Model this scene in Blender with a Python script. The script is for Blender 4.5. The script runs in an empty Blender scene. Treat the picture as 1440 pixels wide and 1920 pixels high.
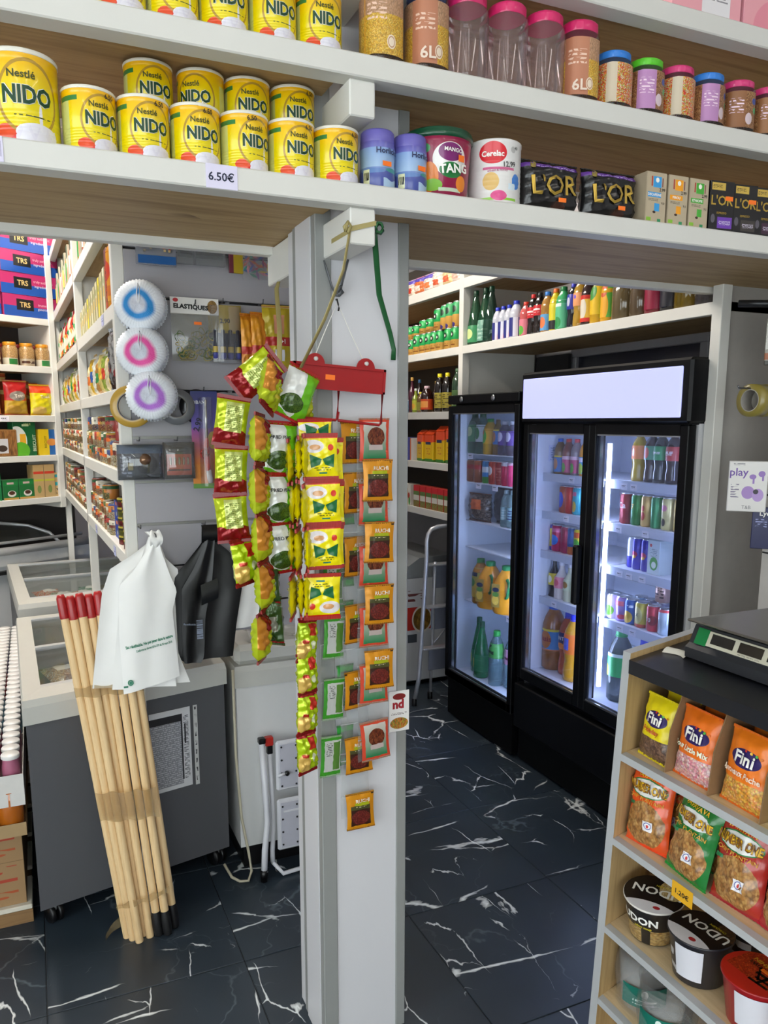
import bpy, bmesh, math, random
from mathutils import Vector, Matrix
random.seed(7)
S = bpy.context.scene
COL = S.collection
pi = math.pi
def R(a): return math.radians(a)

# ---------------------------------------------------------------- camera, world, lights, exposure
cd = bpy.data.cameras.new('camera'); cam = bpy.data.objects.new('camera', cd); COL.objects.link(cam)
cd.sensor_fit = 'HORIZONTAL'; cd.sensor_width = 36.0; cd.lens = 1474.0/1440.0*36.0
cd.shift_x = 8/1440; cd.shift_y = 83/1440
cd.clip_start = 0.05
cam.location = (0, 0, 1.75); cam.rotation_euler = (R(90-9.664), 0, R(-23.721))
S.camera = cam
S.view_settings.view_transform = 'Standard'; S.view_settings.look = 'None'
S.view_settings.gamma = 1; S.view_settings.use_curve_mapping = False
S.view_settings.exposure = 0.0
W = bpy.data.worlds.new('world'); S.world = W; W.use_nodes = True
W.node_tree.nodes['Background'].inputs[0].default_value = (.97, .98, 1, 1)
W.node_tree.nodes['Background'].inputs[1].default_value = 5.5
# ceiling tubes: x, y, length along y, emission strength (built as fixtures further down)
TUBES = [(.75, -1.4, 3.0, 13), (-.75, -1.4, 3.0, 13), (-.30, 4.1, 2.0, 150), (1.55, 4.0, 1.5, 55), (2.1, -1.4, 3.0, 13)]

# ---------------------------------------------------------------- materials
def lin(c):
    if isinstance(c, str):
        c = c.lstrip('#'); c = [int(c[i:i+2], 16)/255 for i in (0, 2, 4)]
        return tuple((x/12.92 if x <= .04045 else ((x+.055)/1.055)**2.4) for x in c)+(1,)
    return tuple(c[:3])+(1,)
_mats = {}
def nmat(name):
    m = bpy.data.materials.new(name); m.use_nodes = True
    nt = m.node_tree; b = nt.nodes['Principled BSDF']
    return m, nt, b
class NT:
    def __init__(s, nt): s.nt = nt
    def n(s, t, **kw):
        x = s.nt.nodes.new(t)
        for k, v in kw.items(): setattr(x, k, v)
        return x
    def l(s, a, b): s.nt.links.new(a, b)
    def math(s, op, a, b=None, c=None, clamp=False):
        x = s.n('ShaderNodeMath', operation=op, use_clamp=clamp)
        for i, v in enumerate((a, b, c)):
            if v is None: continue
            if isinstance(v, (int, float)): x.inputs[i].default_value = v
            else: s.l(v, x.inputs[i])
        return x.outputs[0]
    def mix(s, f, a, b, mode='MIX'):
        x = s.n('ShaderNodeMix', data_type='RGBA', blend_type=mode)
        if isinstance(f, (int, float)): x.inputs[0].default_value = f
        else: s.l(f, x.inputs[0])
        for i, v in ((6, a), (7, b)):
            if isinstance(v, tuple): x.inputs[i].default_value = v
            else: s.l(v, x.inputs[i])
        return x.outputs[2]
    def noise(s, vec, scale, detail=2, rough=.5, dist=0):
        x = s.n('ShaderNodeTexNoise'); x.inputs['Scale'].default_value = scale
        x.inputs['Detail'].default_value = detail; x.inputs['Roughness'].default_value = rough
        x.inputs['Distortion'].default_value = dist
        if vec is not None: s.l(vec, x.inputs['Vector'])
        return x
    def ramp(s, f, stops):
        x = s.n('ShaderNodeValToRGB'); e = x.color_ramp.elements
        while len(e) < len(stops): e.new(.5)
        for i, (p, c) in enumerate(stops): e[i].position = p; e[i].color = lin(c)
        s.l(f, x.inputs[0]); return x.outputs[0]
    def mapping(s, vec, scale=(1, 1, 1), rot=(0, 0, 0)):
        x = s.n('ShaderNodeMapping'); x.inputs['Scale'].default_value = scale; x.inputs['Rotation'].default_value = rot
        s.l(vec, x.inputs['Vector']); return x.outputs[0]
def bump(N, b, h, strength, dist=.002):
    x = N.n('ShaderNodeBump'); x.inputs['Strength'].default_value = strength; x.inputs['Distance'].default_value = dist
    N.l(h, x.inputs['Height']); N.l(x.outputs[0], b.inputs['Normal'])
def plain(col, rough=.5, metal=0, spec=.5, var=.06, scale=30, emit=0, bmp=0, coat=0):
    k = ('plain', str(col), rough, metal, spec, var, scale, emit, bmp, coat)
    if k in _mats: return _mats[k]
    m, nt, b = nmat('paint'); N = NT(nt)
    tc = N.n('ShaderNodeTexCoord'); nz = N.noise(tc.outputs['Object'], scale, 3)
    c = lin(col); d = tuple(x*(1-2*var) for x in c[:3])+(1,)
    N.l(N.mix(nz.outputs[0], d, c), b.inputs['Base Color'])
    b.inputs['Roughness'].default_value = rough; b.inputs['Metallic'].default_value = metal
    b.inputs['Specular IOR Level'].default_value = spec; b.inputs['Coat Weight'].default_value = coat
    if emit: b.inputs['Emission Color'].default_value = c; b.inputs['Emission Strength'].default_value = emit
    if bmp: bump(N, b, nz.outputs[0], bmp, .0012)
    _mats[k] = m; return m
def P(base, shapes=(), rough=.35, metal=0, spec=.5, bmp=0, alpha=None, coat=0):
    """flat print laid out in the UV square of a package: r rect, e ellipse, o ring, n blotches, l lines of small print"""
    k = ('P', str(base), str(shapes), rough, metal, spec, bmp, alpha, coat)
    if k in _mats: return _mats[k]
    m, nt, b = nmat('print'); N = NT(nt)
    uv = N.n('ShaderNodeUVMap'); sp = N.n('ShaderNodeSeparateXYZ'); N.l(uv.outputs[0], sp.inputs[0])
    u, v = sp.outputs[0], sp.outputs[1]
    col = lin(base)
    def rect(u0, v0, u1, v1):
        a = N.math('COMPARE', u, (u0+u1)/2, abs(u1-u0)/2); c = N.math('COMPARE', v, (v0+v1)/2, abs(v1-v0)/2)
        return N.math('MULTIPLY', a, c)
    def ell(cx, cy, rx, ry):
        a = N.math('DIVIDE', N.math('SUBTRACT', u, cx), rx); c = N.math('DIVIDE', N.math('SUBTRACT', v, cy), ry)
        return N.math('ADD', N.math('MULTIPLY', a, a), N.math('MULTIPLY', c, c))
    for s in shapes:
        t = s[0]
        if t == 'r': col = N.mix(rect(*s[1:5]), col, lin(s[5]))
        elif t == 'g':   # printed gradient between two inks
            f = N.math('DIVIDE', N.math('SUBTRACT', v, s[2]), s[4]-s[2], clamp=True)
            g = N.mix(f, lin(s[5]), lin(s[6])); col = N.mix(rect(*s[1:5]), col, g)
        elif t == 'e': col = N.mix(N.math('LESS_THAN', ell(*s[1:5]), 1), col, lin(s[5]))
        elif t == 'o': col = N.mix(N.math('COMPARE', N.math('SQRT', ell(*s[1:5])), 1, s[6]), col, lin(s[5]))
        elif t in 'nm':
            mp = N.mapping(uv.outputs[0], (s[5], s[6], 1)); vo = N.n('ShaderNodeTexVoronoi'); N.l(mp, vo.inputs[0])
            hue = N.n('ShaderNodeSeparateColor'); N.l(vo.outputs['Color'], hue.inputs[0])
            st = [(i/max(1, len(s[7])-1)*.8+.1, c) for i, c in enumerate(s[7])]
            rp = N.ramp(hue.outputs[0], st)
            sh = N.math('MULTIPLY', N.math('POWER', vo.outputs['Distance'], 2.0), .9, clamp=True)
            cc = N.mix(sh, rp, tuple(x*.25 for x in lin(s[7][0])[:3])+(1,))
            mk = rect(*s[1:5]) if t == 'n' else N.math('LESS_THAN', ell((s[1]+s[3])/2, (s[2]+s[4])/2, (s[3]-s[1])/2, (s[4]-s[2])/2), 1)
            col = N.mix(mk, col, cc)
        elif t == 'l':
            mp = N.mapping(uv.outputs[0], (s[6], s[7], 1)); nz = N.noise(mp, 1, 0)
            rowm = N.math('GREATER_THAN', N.math('FRACT', N.math('MULTIPLY', v, s[7])), .5)
            mk = N.math('MULTIPLY', N.math('MULTIPLY', N.math('GREATER_THAN', nz.outputs[0], .45), rowm), rect(*s[1:5]))
            col = N.mix(mk, col, lin(s[5]))
        elif t == 'w':   # wavy splash: area below a sine line
            wv = N.math('ADD', N.math('MULTIPLY', N.math('SINE', N.math('ADD', N.math('MULTIPLY', u, s[5]), s[6])), s[7]), s[4])
            mk = N.math('MULTIPLY', N.math('LESS_THAN', v, wv), rect(s[1], s[2], s[3], 1.01)); col = N.mix(mk, col, lin(s[8]))
    if isinstance(col, tuple): b.inputs['Base Color'].default_value = col
    else: N.l(col, b.inputs['Base Color'])
    b.inputs['Roughness'].default_value = rough; b.inputs['Metallic'].default_value = metal
    b.inputs['Specular IOR Level'].default_value = spec; b.inputs['Coat Weight'].default_value = coat
    if bmp:
        tc = N.n('ShaderNodeTexCoord'); nz = N.noise(N.mapping(tc.outputs['Object'], (1, 1, .45)), 70, 2, .5, .6); bump(N, b, nz.outputs[0], bmp, .0016)
    if alpha is not None: b.inputs['Alpha'].default_value = alpha
    _mats[k] = m; return m
def clear(col='#ffffff', opac=.12, rough=.05, gloss=.10, key=''):
    """thin clear plastic or pane: mostly see-through, a film of colour and a gloss"""
    k = ('clear', str(col), opac, rough, gloss, key)
    if k in _mats: return _mats[k]
    m = bpy.data.materials.new('clear_plastic'); m.use_nodes = True; nt = m.node_tree; N = NT(nt)
    nt.nodes.remove(nt.nodes['Principled BSDF']); out = nt.nodes['Material Output']
    tr = N.n('ShaderNodeBsdfTransparent'); di = N.n('ShaderNodeBsdfDiffuse'); gl = N.n('ShaderNodeBsdfGlossy')
    di.inputs[0].default_value = lin(col); gl.inputs['Roughness'].default_value = rough
    c = lin(col); tr.inputs[0].default_value = tuple(.5+.5*x for x in c[:3])+(1,)
    a = N.n('ShaderNodeMixShader'); a.inputs[0].default_value = opac; N.l(tr.outputs[0], a.inputs[1]); N.l(di.outputs[0], a.inputs[2])
    fr = N.n('ShaderNodeFresnel'); fr.inputs[0].default_value = 1.45
    f = N.math('ADD', N.math('MULTIPLY', fr.outputs[0], gloss*3), gloss*.2, clamp=True)
    d = N.n('ShaderNodeMixShader'); N.l(f, d.inputs[0]); N.l(a.outputs[0], d.inputs[1]); N.l(gl.outputs[0], d.inputs[2])
    N.l(d.outputs[0], out.inputs[0]); _mats[k] = m; return m
def emis(col, st):
    k = ('em', str(col), st)
    if k in _mats: return _mats[k]
    m, nt, b = nmat('lamp'); b.inputs['Base Color'].default_value = lin(col)
    b.inputs['Emission Color'].default_value = lin(col); b.inputs['Emission Strength'].default_value = st
    _mats[k] = m; return m
def wood(c1, c2, knot='#5a4028', ax=0, rough=.6, sc=1.0):
    k = ('wood', c1, c2, ax, rough, sc)
    if k in _mats: return _mats[k]
    m, nt, b = nmat('pine'); N = NT(nt); tc = N.n('ShaderNodeTexCoord')
    s = [14, 14, 14]; s[ax] = .9
    mp = N.mapping(tc.outputs['Object'], tuple(x*sc for x in s))
    n1 = N.noise(mp, 1.6, 4, .6, .5)
    c = N.ramp(n1.outputs[0], [(.3, c2), (.5, c1), (.72, c2)])
    s2 = [7, 7, 7]; s2[ax] = 2.2
    vo = N.n('ShaderNodeTexVoronoi'); N.l(N.mapping(tc.outputs['Object'], tuple(x*sc for x in s2)), vo.inputs[0])
    vo.inputs['Scale'].default_value = .8
    kn = N.math('SUBTRACT', 1, N.math('MULTIPLY', vo.outputs['Distance'], 7), clamp=True)
    n2 = N.noise(tc.outputs['Object'], 1.7*sc, 1); kn = N.math('MULTIPLY', kn, N.math('GREATER_THAN', n2.outputs[0], .5))
    N.l(N.mix(kn, c, lin(knot)), b.inputs['Base Color']); b.inputs['Roughness'].default_value = rough
    bump(N, b, n1.outputs[0], .15); _mats[k] = m; return m

WHITE = plain('#d9d8d2', .45, var=.03, scale=9, bmp=.10)      # painted timber
PANEL = plain('#cfcfd3', .30, var=.02, scale=3)
GREY = plain('#8f918f', .35, var=.03)
BLACK = plain('#0b0b0e', .35, var=.1)
DARK = plain('#17181c', .55, var=.1)
STEEL = plain('#b9bbbd', .28, .9, var=.05)
ORANGE = plain('#ff7a1e', .5, var=.02)
INK = plain('#121214', .6, var=.02)
PINE = wood('#b79a6e', '#96794f')
PINEY = wood('#b79a6e', '#96794f', ax=1)

# ---------------------------------------------------------------- mesh helper
_txt = {}
def text_geo(s, bold=.0, font=None):
    k = (s, bold)
    if k in _txt: return _txt[k]
    c = bpy.data.curves.new('t', 'FONT'); c.body = s; c.size = 1; c.resolution_u = 2; c.offset = bold
    o = bpy.data.objects.new('t', c); me = o.to_mesh()
    v = [tuple(p.co) for p in me.vertices]; f = [tuple(p.vertices) for p in me.polygons]
    o.to_mesh_clear(); bpy.data.objects.remove(o); bpy.data.curves.remove(c)
    if v:
        x0 = min(p[0] for p in v); x1 = max(p[0] for p in v); y0 = min(p[1] for p in v); y1 = max(p[1] for p in v)
        v = [(p[0]-(x0+x1)/2, p[1]-(y0+y1)/2) for p in v]; w, h = x1-x0, y1-y0
    else: w = h = 1
    _txt[k] = (v, f, w, h); return _txt[k]
class M:
    def __init__(s): s.v = []; s.f = []; s.m = []; s.uv = []; s.s = []; s.mats = []
    def mat(s, m):
        if m not in s.mats: s.mats.append(m)
        return s.mats.index(m)
    def add(s, vs, fs, mat, smooth=False, uvs=None):
        o = len(s.v); s.v += [tuple(p) for p in vs]; mi = s.mat(mat)
        for i, f in enumerate(fs):
            s.f.append([o+j for j in f]); s.m.append(mi); s.s.append(smooth)
            s.uv.append(uvs[i] if uvs else [(0.0, 0.0)]*len(f))
        return s
    def box(s, x0, x1, y0, y1, z0, z1, mat, front=None, tilt=None, bev=0):
        vs = [(x0, y0, z0), (x1, y0, z0), (x1, y1, z0), (x0, y1, z0), (x0, y0, z1), (x1, y0, z1), (x1, y1, z1), (x0, y1, z1)]
        q = [(0, 0), (1, 0), (1, 1), (0, 1)]
        fs = [(0, 1, 5, 4), (1, 2, 6, 5), (2, 3, 7, 6), (3, 0, 4, 7), (4, 5, 6, 7), (3, 2, 1, 0)]
        if bev:
            bm = bmesh.new(); bv = [bm.verts.new(p) for p in vs]
            for f in fs: bm.faces.new([bv[i] for i in f])
            bmesh.ops.bevel(bm, geom=list(bm.edges), offset=bev, segments=1, affect='EDGES', profile=.5)
            bm.verts.index_update()
            s.add([v.co[:] for v in bm.verts], [[v.index for v in f.verts] for f in bm.faces], mat,
                  False, [[((v.co.x-x0)/(x1-x0), (v.co.z-z0)/(z1-z0)) for v in f.verts] for f in bm.faces])
            bm.free()
            if front: s.add([(x0+bev, y0-.0003, z0+bev), (x1-bev, y0-.0003, z0+bev), (x1-bev, y0-.0003, z1-bev), (x0+bev, y0-.0003, z1-bev)], [(0, 1, 2, 3)], front, False, [q])
            return s
        s.add(vs, fs[1:], mat, False, [q]*5); s.add(vs[0:2]+vs[4:6], [(0, 1, 3, 2)], front or mat, False, [q]); return s
    def lathe(s, prof, n, mat, smooth=True, a0=0, a1=2*pi, cap=True, sq=0, c=(0, 0, 0)):
        full = abs(a1-a0-2*pi) < 1e-6; nn = n if full else n+1
        vs = []; L = [0]
        for i in range(1, len(prof)): L.append(L[-1]+math.dist(prof[i], prof[i-1]))
        zs = [p[1] for p in prof]; zr = max(1e-6, max(zs)-min(zs))
        for r, z in prof:
            for i in range(nn):
                a = a0+(a1-a0)*i/n - pi/2 - pi     # u=.5 faces -Y
                k = 1
                if sq: k = 1/max(abs(math.cos(a)), abs(math.sin(a)))**sq
                vs.append((c[0]+r*k*math.cos(a), c[1]+r*k*math.sin(a), c[2]+z))
        fs = []; uv = []
        for j in range(len(prof)-1):
            for i in range(n):
                i2 = (i+1) % nn if full else i+1
                fs.append((j*nn+i, j*nn+i2, (j+1)*nn+i2, (j+1)*nn+i))
                u0, u1 = (a0/(2*pi)+(a1-a0)/(2*pi)*i/n), (a0/(2*pi)+(a1-a0)/(2*pi)*(i+1)/n)
                v0, v1 = (zs[j]-min(zs))/zr, (zs[j+1]-min(zs))/zr
                uv.append([(u0, v0), (u1, v0), (u1, v1), (u0, v1)])
        s.add(vs, fs, mat, smooth, uv)
        if cap and full:
            if prof[0][0] > 1e-5: s.add(vs[:nn], [tuple(range(nn-1, -1, -1))], mat)
            if prof[-1][0] > 1e-5: s.add(vs[-nn:], [tuple(range(nn))], mat)
        return s
    def grid(s, fn, nu, nv, mat, smooth=True, u0=0, u1=1, v0=0, v1=1):
        vs = []; fs = []; uv = []
        for j in range(nv+1):
            for i in range(nu+1): vs.append(fn(u0+(u1-u0)*i/nu, v0+(v1-v0)*j/nv))
        for j in range(nv):
            for i in range(nu):
                a = j*(nu+1)+i; fs.append((a, a+1, a+nu+2, a+nu+1))
                A, B = u0+(u1-u0)*i/nu, u0+(u1-u0)*(i+1)/nu; C, D = v0+(v1-v0)*j/nv, v0+(v1-v0)*(j+1)/nv
                uv.append([(A, C), (B, C), (B, D), (A, D)])
        return s.add(vs, fs, mat, smooth, uv)
    def tube(s, pts, r, mat, n=8, closed=False, flat=1.0):
        pts = [Vector(p) for p in pts]; N = len(pts); vs = []; fs = []
        up = Vector((0, 0, 1))
        for i, p in enumerate(pts):
            t = (pts[(i+1) % N]-pts[i-1]) if closed else (pts[min(i+1, N-1)]-pts[max(i-1, 0)])
            t.normalize(); a = t.cross(up)
            if a.length < 1e-3: a = t.cross(Vector((1, 0, 0)))
            a.normalize(); b = t.cross(a); b.normalize()
            rr = r[i] if isinstance(r, (list, tuple)) else r
            for k in range(n): w = 2*pi*k/n; vs.append(p+a*(rr*math.cos(w))+b*(rr*flat*math.sin(w)))
        for i in range(N if closed else N-1):
            for k in range(n): j = (i+1) % N; fs.append((i*n+k, i*n+(k+1) % n, j*n+(k+1) % n, j*n+k))
        if not closed: fs += [tuple(range(n-1, -1, -1)), tuple(range((N-1)*n, N*n))]
        return s.add(vs, fs, mat, True)
    def prism(s, poly, h0, h1, mat, axis='z', side=None):
        """extrude a 2D outline; axis z: (x,y) outline, y: (x,z) outline"""
        n = len(poly)
        f3 = (lambda p, h: (p[0], p[1], h)) if axis == 'z' else ((lambda p, h: (p[0], h, p[1])) if axis == 'y' else (lambda p, h: (h, p[0], p[1])))
        vs = [f3(p, h0) for p in poly]+[f3(p, h1) for p in poly]
        xs = [p[0] for p in poly]; ys = [p[1] for p in poly]
        U = lambda p: ((p[0]-min(xs))/(max(xs)-min(xs)+1e-9), (p[1]-min(ys))/(max(ys)-min(ys)+1e-9))
        s.add(vs, [tuple(range(n)), tuple(range(2*n-1, n-1, -1))], mat, False, [[U(p) for p in poly], [U(p) for p in reversed(poly)]])
        s.add(vs, [(i, (i+1) % n, n+(i+1) % n, n+i) for i in range(n)], side or mat); return s
    def text(s, t, size, mat, fn, bold=0.0, width=None, shear=0, rot=0, cx=0, cy=0):
        v, f, w, h = text_geo(t, bold)
        kx = ky = size
        if width: kx = width/w; ky = size if size else kx
        c, sn = math.cos(rot), math.sin(rot); out = []
        for x, y in v:
            X, Y = (x+shear*y)*kx, y*ky
            out.append(fn(cx+X*c-Y*sn, cy+X*sn+Y*c))
        return s.add(out, f, mat)
    def disc(s, cx, cy, rx, ry, mat, fn, n=20, ring=None, rot=0):
        pts = []; c, sn = math.cos(rot), math.sin(rot)
        for k in range(n):
            a = 2*pi*k/n; X, Y = rx*math.cos(a), ry*math.sin(a); pts.append((cx+X*c-Y*sn, cy+X*sn+Y*c))
        if ring is None:
            return s.add([fn(cx, cy)]+[fn(*p) for p in pts], [(0, 1+k, 1+(k+1) % n) for k in range(n)], mat)
        inn = [(cx+(p[0]-cx)*ring, cy+(p[1]-cy)*ring) for p in pts]
        return s.add([fn(*p) for p in pts]+[fn(*p) for p in inn], [(k, (k+1) % n, n+(k+1) % n, n+k) for k in range(n)], mat)
    def quad(s, x0, y0, x1, y1, mat, fn, nx=1, ny=1):
        return s.grid(lambda u, v: fn(x0+(x1-x0)*u, y0+(y1-y0)*v), nx, ny, mat, False)
    def mesh(s, name='mesh'):
        me = bpy.data.meshes.new(name); me.from_pydata(s.v, [], s.f)
        for m in s.mats: me.materials.append(m)
        me.polygons.foreach_set('material_index', s.m); me.polygons.foreach_set('use_smooth', s.s)
        ul = me.uv_layers.new(name='UVMap'); flat = [c for f in s.uv for p in f for c in p]
        ul.data.foreach_set('uv', flat); me.update(); return me
    def build(s, name, parent=None, loc=None, rot=None):
        o = bpy.data.objects.new(name, s.mesh(name)); COL.objects.link(o)
        if parent: o.parent = parent
        if loc: o.location = loc
        if rot: o.rotation_euler = rot
        return o
def front(y): return lambda x, z: (x, y, z)
def wrap(r, off=.0012): return lambda x, z: ((r+off)*math.sin(x/r), -(r+off)*math.cos(x/r), z)

# ---------------------------------------------------------------- things
def tag(o, label=None, cat=None, group=None, kind=None):
    if label: o['label'] = label
    if cat: o['category'] = cat
    if group: o['group'] = group
    if kind: o['kind'] = kind
    return o
def empty(name, loc=(0, 0, 0), rz=0, label=None, cat=None, group=None):
    o = bpy.data.objects.new(name, None); COL.objects.link(o); o.empty_display_size = .05
    o.location = loc; o.rotation_euler = (0, 0, rz); return tag(o, label, cat, group)
_kids = {}
def copy_tree(o, parent=None):
    c = o.copy(); COL.objects.link(c)
    if parent: c.parent = parent
    for ch in o.children:
        if not ch.get('own'): copy_tree(ch, c)
    return c
_proto = {}
def get(key, fn):
    """first call builds the thing, later calls copy it with its parts"""
    if key in _proto: return copy_tree(_proto[key])
    o = fn(); _proto[key] = o; return o
class Frame:
    def __init__(s, ox, oy, deg): s.o = (ox, oy); s.a = R(deg)
    def w(s, u, d, z=0): c, n = math.cos(s.a), math.sin(s.a); return (s.o[0]+u*c-d*n, s.o[1]+u*n+d*c, z)
    def put(s, o, u, d, z, rz=0, label=None, cat=None, group=None, rx=0, ry=0):
        o.location = s.w(u, d, z); o.rotation_euler = (rx, ry, s.a+rz)
        for k in ('label', 'category', 'group'):
            if k in o.keys(): del o[k]
        return tag(o, label, cat, group)
OVER = Frame(0, 1.67, 0); GL = Frame(.266, 2.68, -88.4); SLAT = Frame(.266, 2.68, 1.6)
BACK = Frame(.18, 5.57, 30.5); RIGHT = Frame(2.29, 0, -90); FRI = Frame(2.22, 0, -90); CNT = Frame(1.28, 0, -90)
ORD = ['first', 'second', 'third', 'fourth', 'fifth', 'sixth', 'seventh', 'eighth', 'ninth', 'tenth', 'eleventh', 'twelfth', 'thirteenth', 'fourteenth', 'fifteenth', 'sixteenth', 'seventeenth', 'eighteenth', 'nineteenth', 'twentieth', 'twenty-first', 'twenty-second', 'twenty-third', 'twenty-fourth', 'twenty-fifth', 'twenty-sixth', 'twenty-seventh', 'twenty-eighth', 'twenty-ninth', 'thirtieth']
# ================================================================= SETTING
def struct(name, mb, parent=None):
    o = mb.build(name, parent)
    if parent is None: o['kind'] = 'structure'
    return o
def marble():
    m, nt, b = nmat('black_marble_tile'); N = NT(nt)
    tc = N.n('ShaderNodeTexCoord'); oi = N.n('ShaderNodeObjectInfo')
    off = N.n('ShaderNodeCombineXYZ'); k = N.math('MULTIPLY', oi.outputs['Random'], 37.0)
    N.l(k, off.inputs[0]); N.l(N.math('MULTIPLY', k, 1.7), off.inputs[1])
    ad = N.n('ShaderNodeVectorMath', operation='ADD'); N.l(tc.outputs['Object'], ad.inputs[0]); N.l(off.outputs[0], ad.inputs[1])
    p = ad.outputs[0]
    def vein(vec, scale, wid, detail, dist, mscale, mthr, soft=.05, seed=0):
        """broken hairline cracks: edges of stretched cells, kept only where a mask noise is high"""
        wn = N.noise(vec, 6.5, 3, .6); wv = N.n('ShaderNodeVectorMath', operation='SCALE'); N.l(wn.outputs['Color'], wv.inputs[0]); wv.inputs['Scale'].default_value = dist
        ad2 = N.n('ShaderNodeVectorMath', operation='ADD'); N.l(vec, ad2.inputs[0]); N.l(wv.outputs[0], ad2.inputs[1])
        vo = N.n('ShaderNodeTexVoronoi', feature='DISTANCE_TO_EDGE'); vo.inputs['Scale'].default_value = scale; N.l(ad2.outputs[0], vo.inputs['Vector'])
        mk = N.noise(vec, mscale, 2)
        mm = N.math('DIVIDE', N.math('SUBTRACT', mk.outputs[0], mthr), soft, clamp=True)
        w = N.math('MULTIPLY', N.math('MULTIPLY', mm, N.noise(vec, 9, 2).outputs[0]), wid)
        return N.math('MULTIPLY', N.math('SUBTRACT', 1, N.math('DIVIDE', vo.outputs['Distance'], N.math('ADD', w, .0004)), clamp=True), mm)
    r1 = N.mapping(p, (1, 2.3, 1), (0, 0, .55)); r2 = N.mapping(p, (2.6, 1, 1), (0, 0, -.3))
    v1 = vein(r1, 2.0, .052, 3, .10, 2.6, .53, .10); v2 = vein(r2, 2.4, .030, 3, .10, 2.3, .53, .08)
    v3 = vein(p, 3.4, .05, 4, .16, 2.2, .46, .2)
    base = N.mix(N.noise(p, 2.2, 4).outputs[0], lin('#1d252d'), lin('#35404b'))
    c = N.mix(N.math('MULTIPLY', v3, .22), base, lin('#9fb0ba'))
    st = N.math('ADD', N.math('POWER', v1, .6), N.math('POWER', v2, .6), clamp=True)
    c = N.mix(st, c, lin('#e6ecee'))
    N.l(c, b.inputs['Base Color']); b.inputs['Roughness'].default_value = .33; b.inputs['Specular IOR Level'].default_value = .4
    return m
TILE = marble()
floor = struct('floor', M().box(-3.1, 2.96, -3.2, 7.4, -.06, -.003, plain('#20262c', .8)))
tb = M().box(-.2985, .2985, -.2985, .2985, -.004, 0, TILE, bev=.0015).mesh('tile')
for i in range(-5, 5):
    for j in range(-4, 12):
        x, y = 1.73-.3+.6*(i-2), 2.313-.3+.6*(j-3)
        if not (-2.2 < x < 2.9 and -.6 < y < 6.3): continue
        o = bpy.data.objects.new('tile', tb); COL.objects.link(o); o.parent = floor; o.location = (x, y, 0)
CEIL = plain('#dcdcda', .8)
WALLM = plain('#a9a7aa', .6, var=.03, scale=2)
struct('ceiling', M().box(-3.1, 2.96, -3.2, 7.4, 3.62, 3.7, CEIL))
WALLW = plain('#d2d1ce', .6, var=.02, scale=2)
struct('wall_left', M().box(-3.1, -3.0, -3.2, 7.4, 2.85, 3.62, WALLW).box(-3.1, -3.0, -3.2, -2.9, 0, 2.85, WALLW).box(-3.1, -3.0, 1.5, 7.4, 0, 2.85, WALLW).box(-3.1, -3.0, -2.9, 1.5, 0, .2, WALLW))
wn = struct('window_3', M().box(-3.06, -3.05, -2.9, 1.5, .2, 2.85, clear('#e8f0f0', .02, .02, .04, 'shopfront')))
for y in (-2.9, -1.45, .0, 1.44): struct('window_frame', M().box(-3.08, -3.02, y, y+.06, .2, 2.85, GREY), wn)
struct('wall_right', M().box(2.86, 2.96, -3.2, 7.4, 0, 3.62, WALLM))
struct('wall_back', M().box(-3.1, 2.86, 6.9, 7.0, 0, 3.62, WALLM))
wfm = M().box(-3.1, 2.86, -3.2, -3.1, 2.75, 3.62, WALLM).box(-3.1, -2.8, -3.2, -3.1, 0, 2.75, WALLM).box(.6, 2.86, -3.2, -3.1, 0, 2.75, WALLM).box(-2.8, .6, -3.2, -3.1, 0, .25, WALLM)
struct('wall_front', wfm)
wn = struct('fill_window', M().box(-2.8, .6, -3.16, -3.15, .25, 2.75, clear('#e8f0f0', .02, .02, .04, 'shopfront')))  # unseen window added in the front wall to let in frontal fill daylight
for x in (-2.8, -1.1, .54): struct('window_frame', M().box(x, x+.06, -3.18, -3.12, .25, 2.75, GREY), wn)
for i, (x, y, L, st) in enumerate(TUBES):
    if not st: continue
    t = empty('ceiling_light', (x, y, 3.62), 0, 'long white ceiling tube light %s' % ['over the shop front right', 'over the shop front left', 'over the left aisle', 'over the right aisle', 'over the shop front far right'][i], 'light')
    M().box(-.06, .06, -L/2, L/2, -.05, 0, WHITE).build('housing', t)
    M().box(-.045, .045, -L/2+.02, L/2-.02, -.085, -.05, emis('#fff6ea', st)).build('diffuser', t)

# pillar: boxed column with grey corner trims
pl = struct('wall_pillar', M().box(.652, .892, 1.866, 2.08, 0, 3.62, PANEL))
struct('panel', M().box(.686, .868, 1.859, 1.867, 0, 3.62, PANEL), pl)
struct('panel', M().box(.645, .653, 1.885, 2.00, 0, 3.62, PANEL), pl)
for x0, x1, y0, y1 in ((.647, .688, 1.854, 1.886), (.866, .895, 1.854, 1.886), (.647, .661, 1.998, 2.03), (.647, .655, 1.954, 1.959)):
    struct('corner_strip', M().box(x0, x1, y0, y1, 0, 3.6, GREY, bev=.002), pl)

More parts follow.
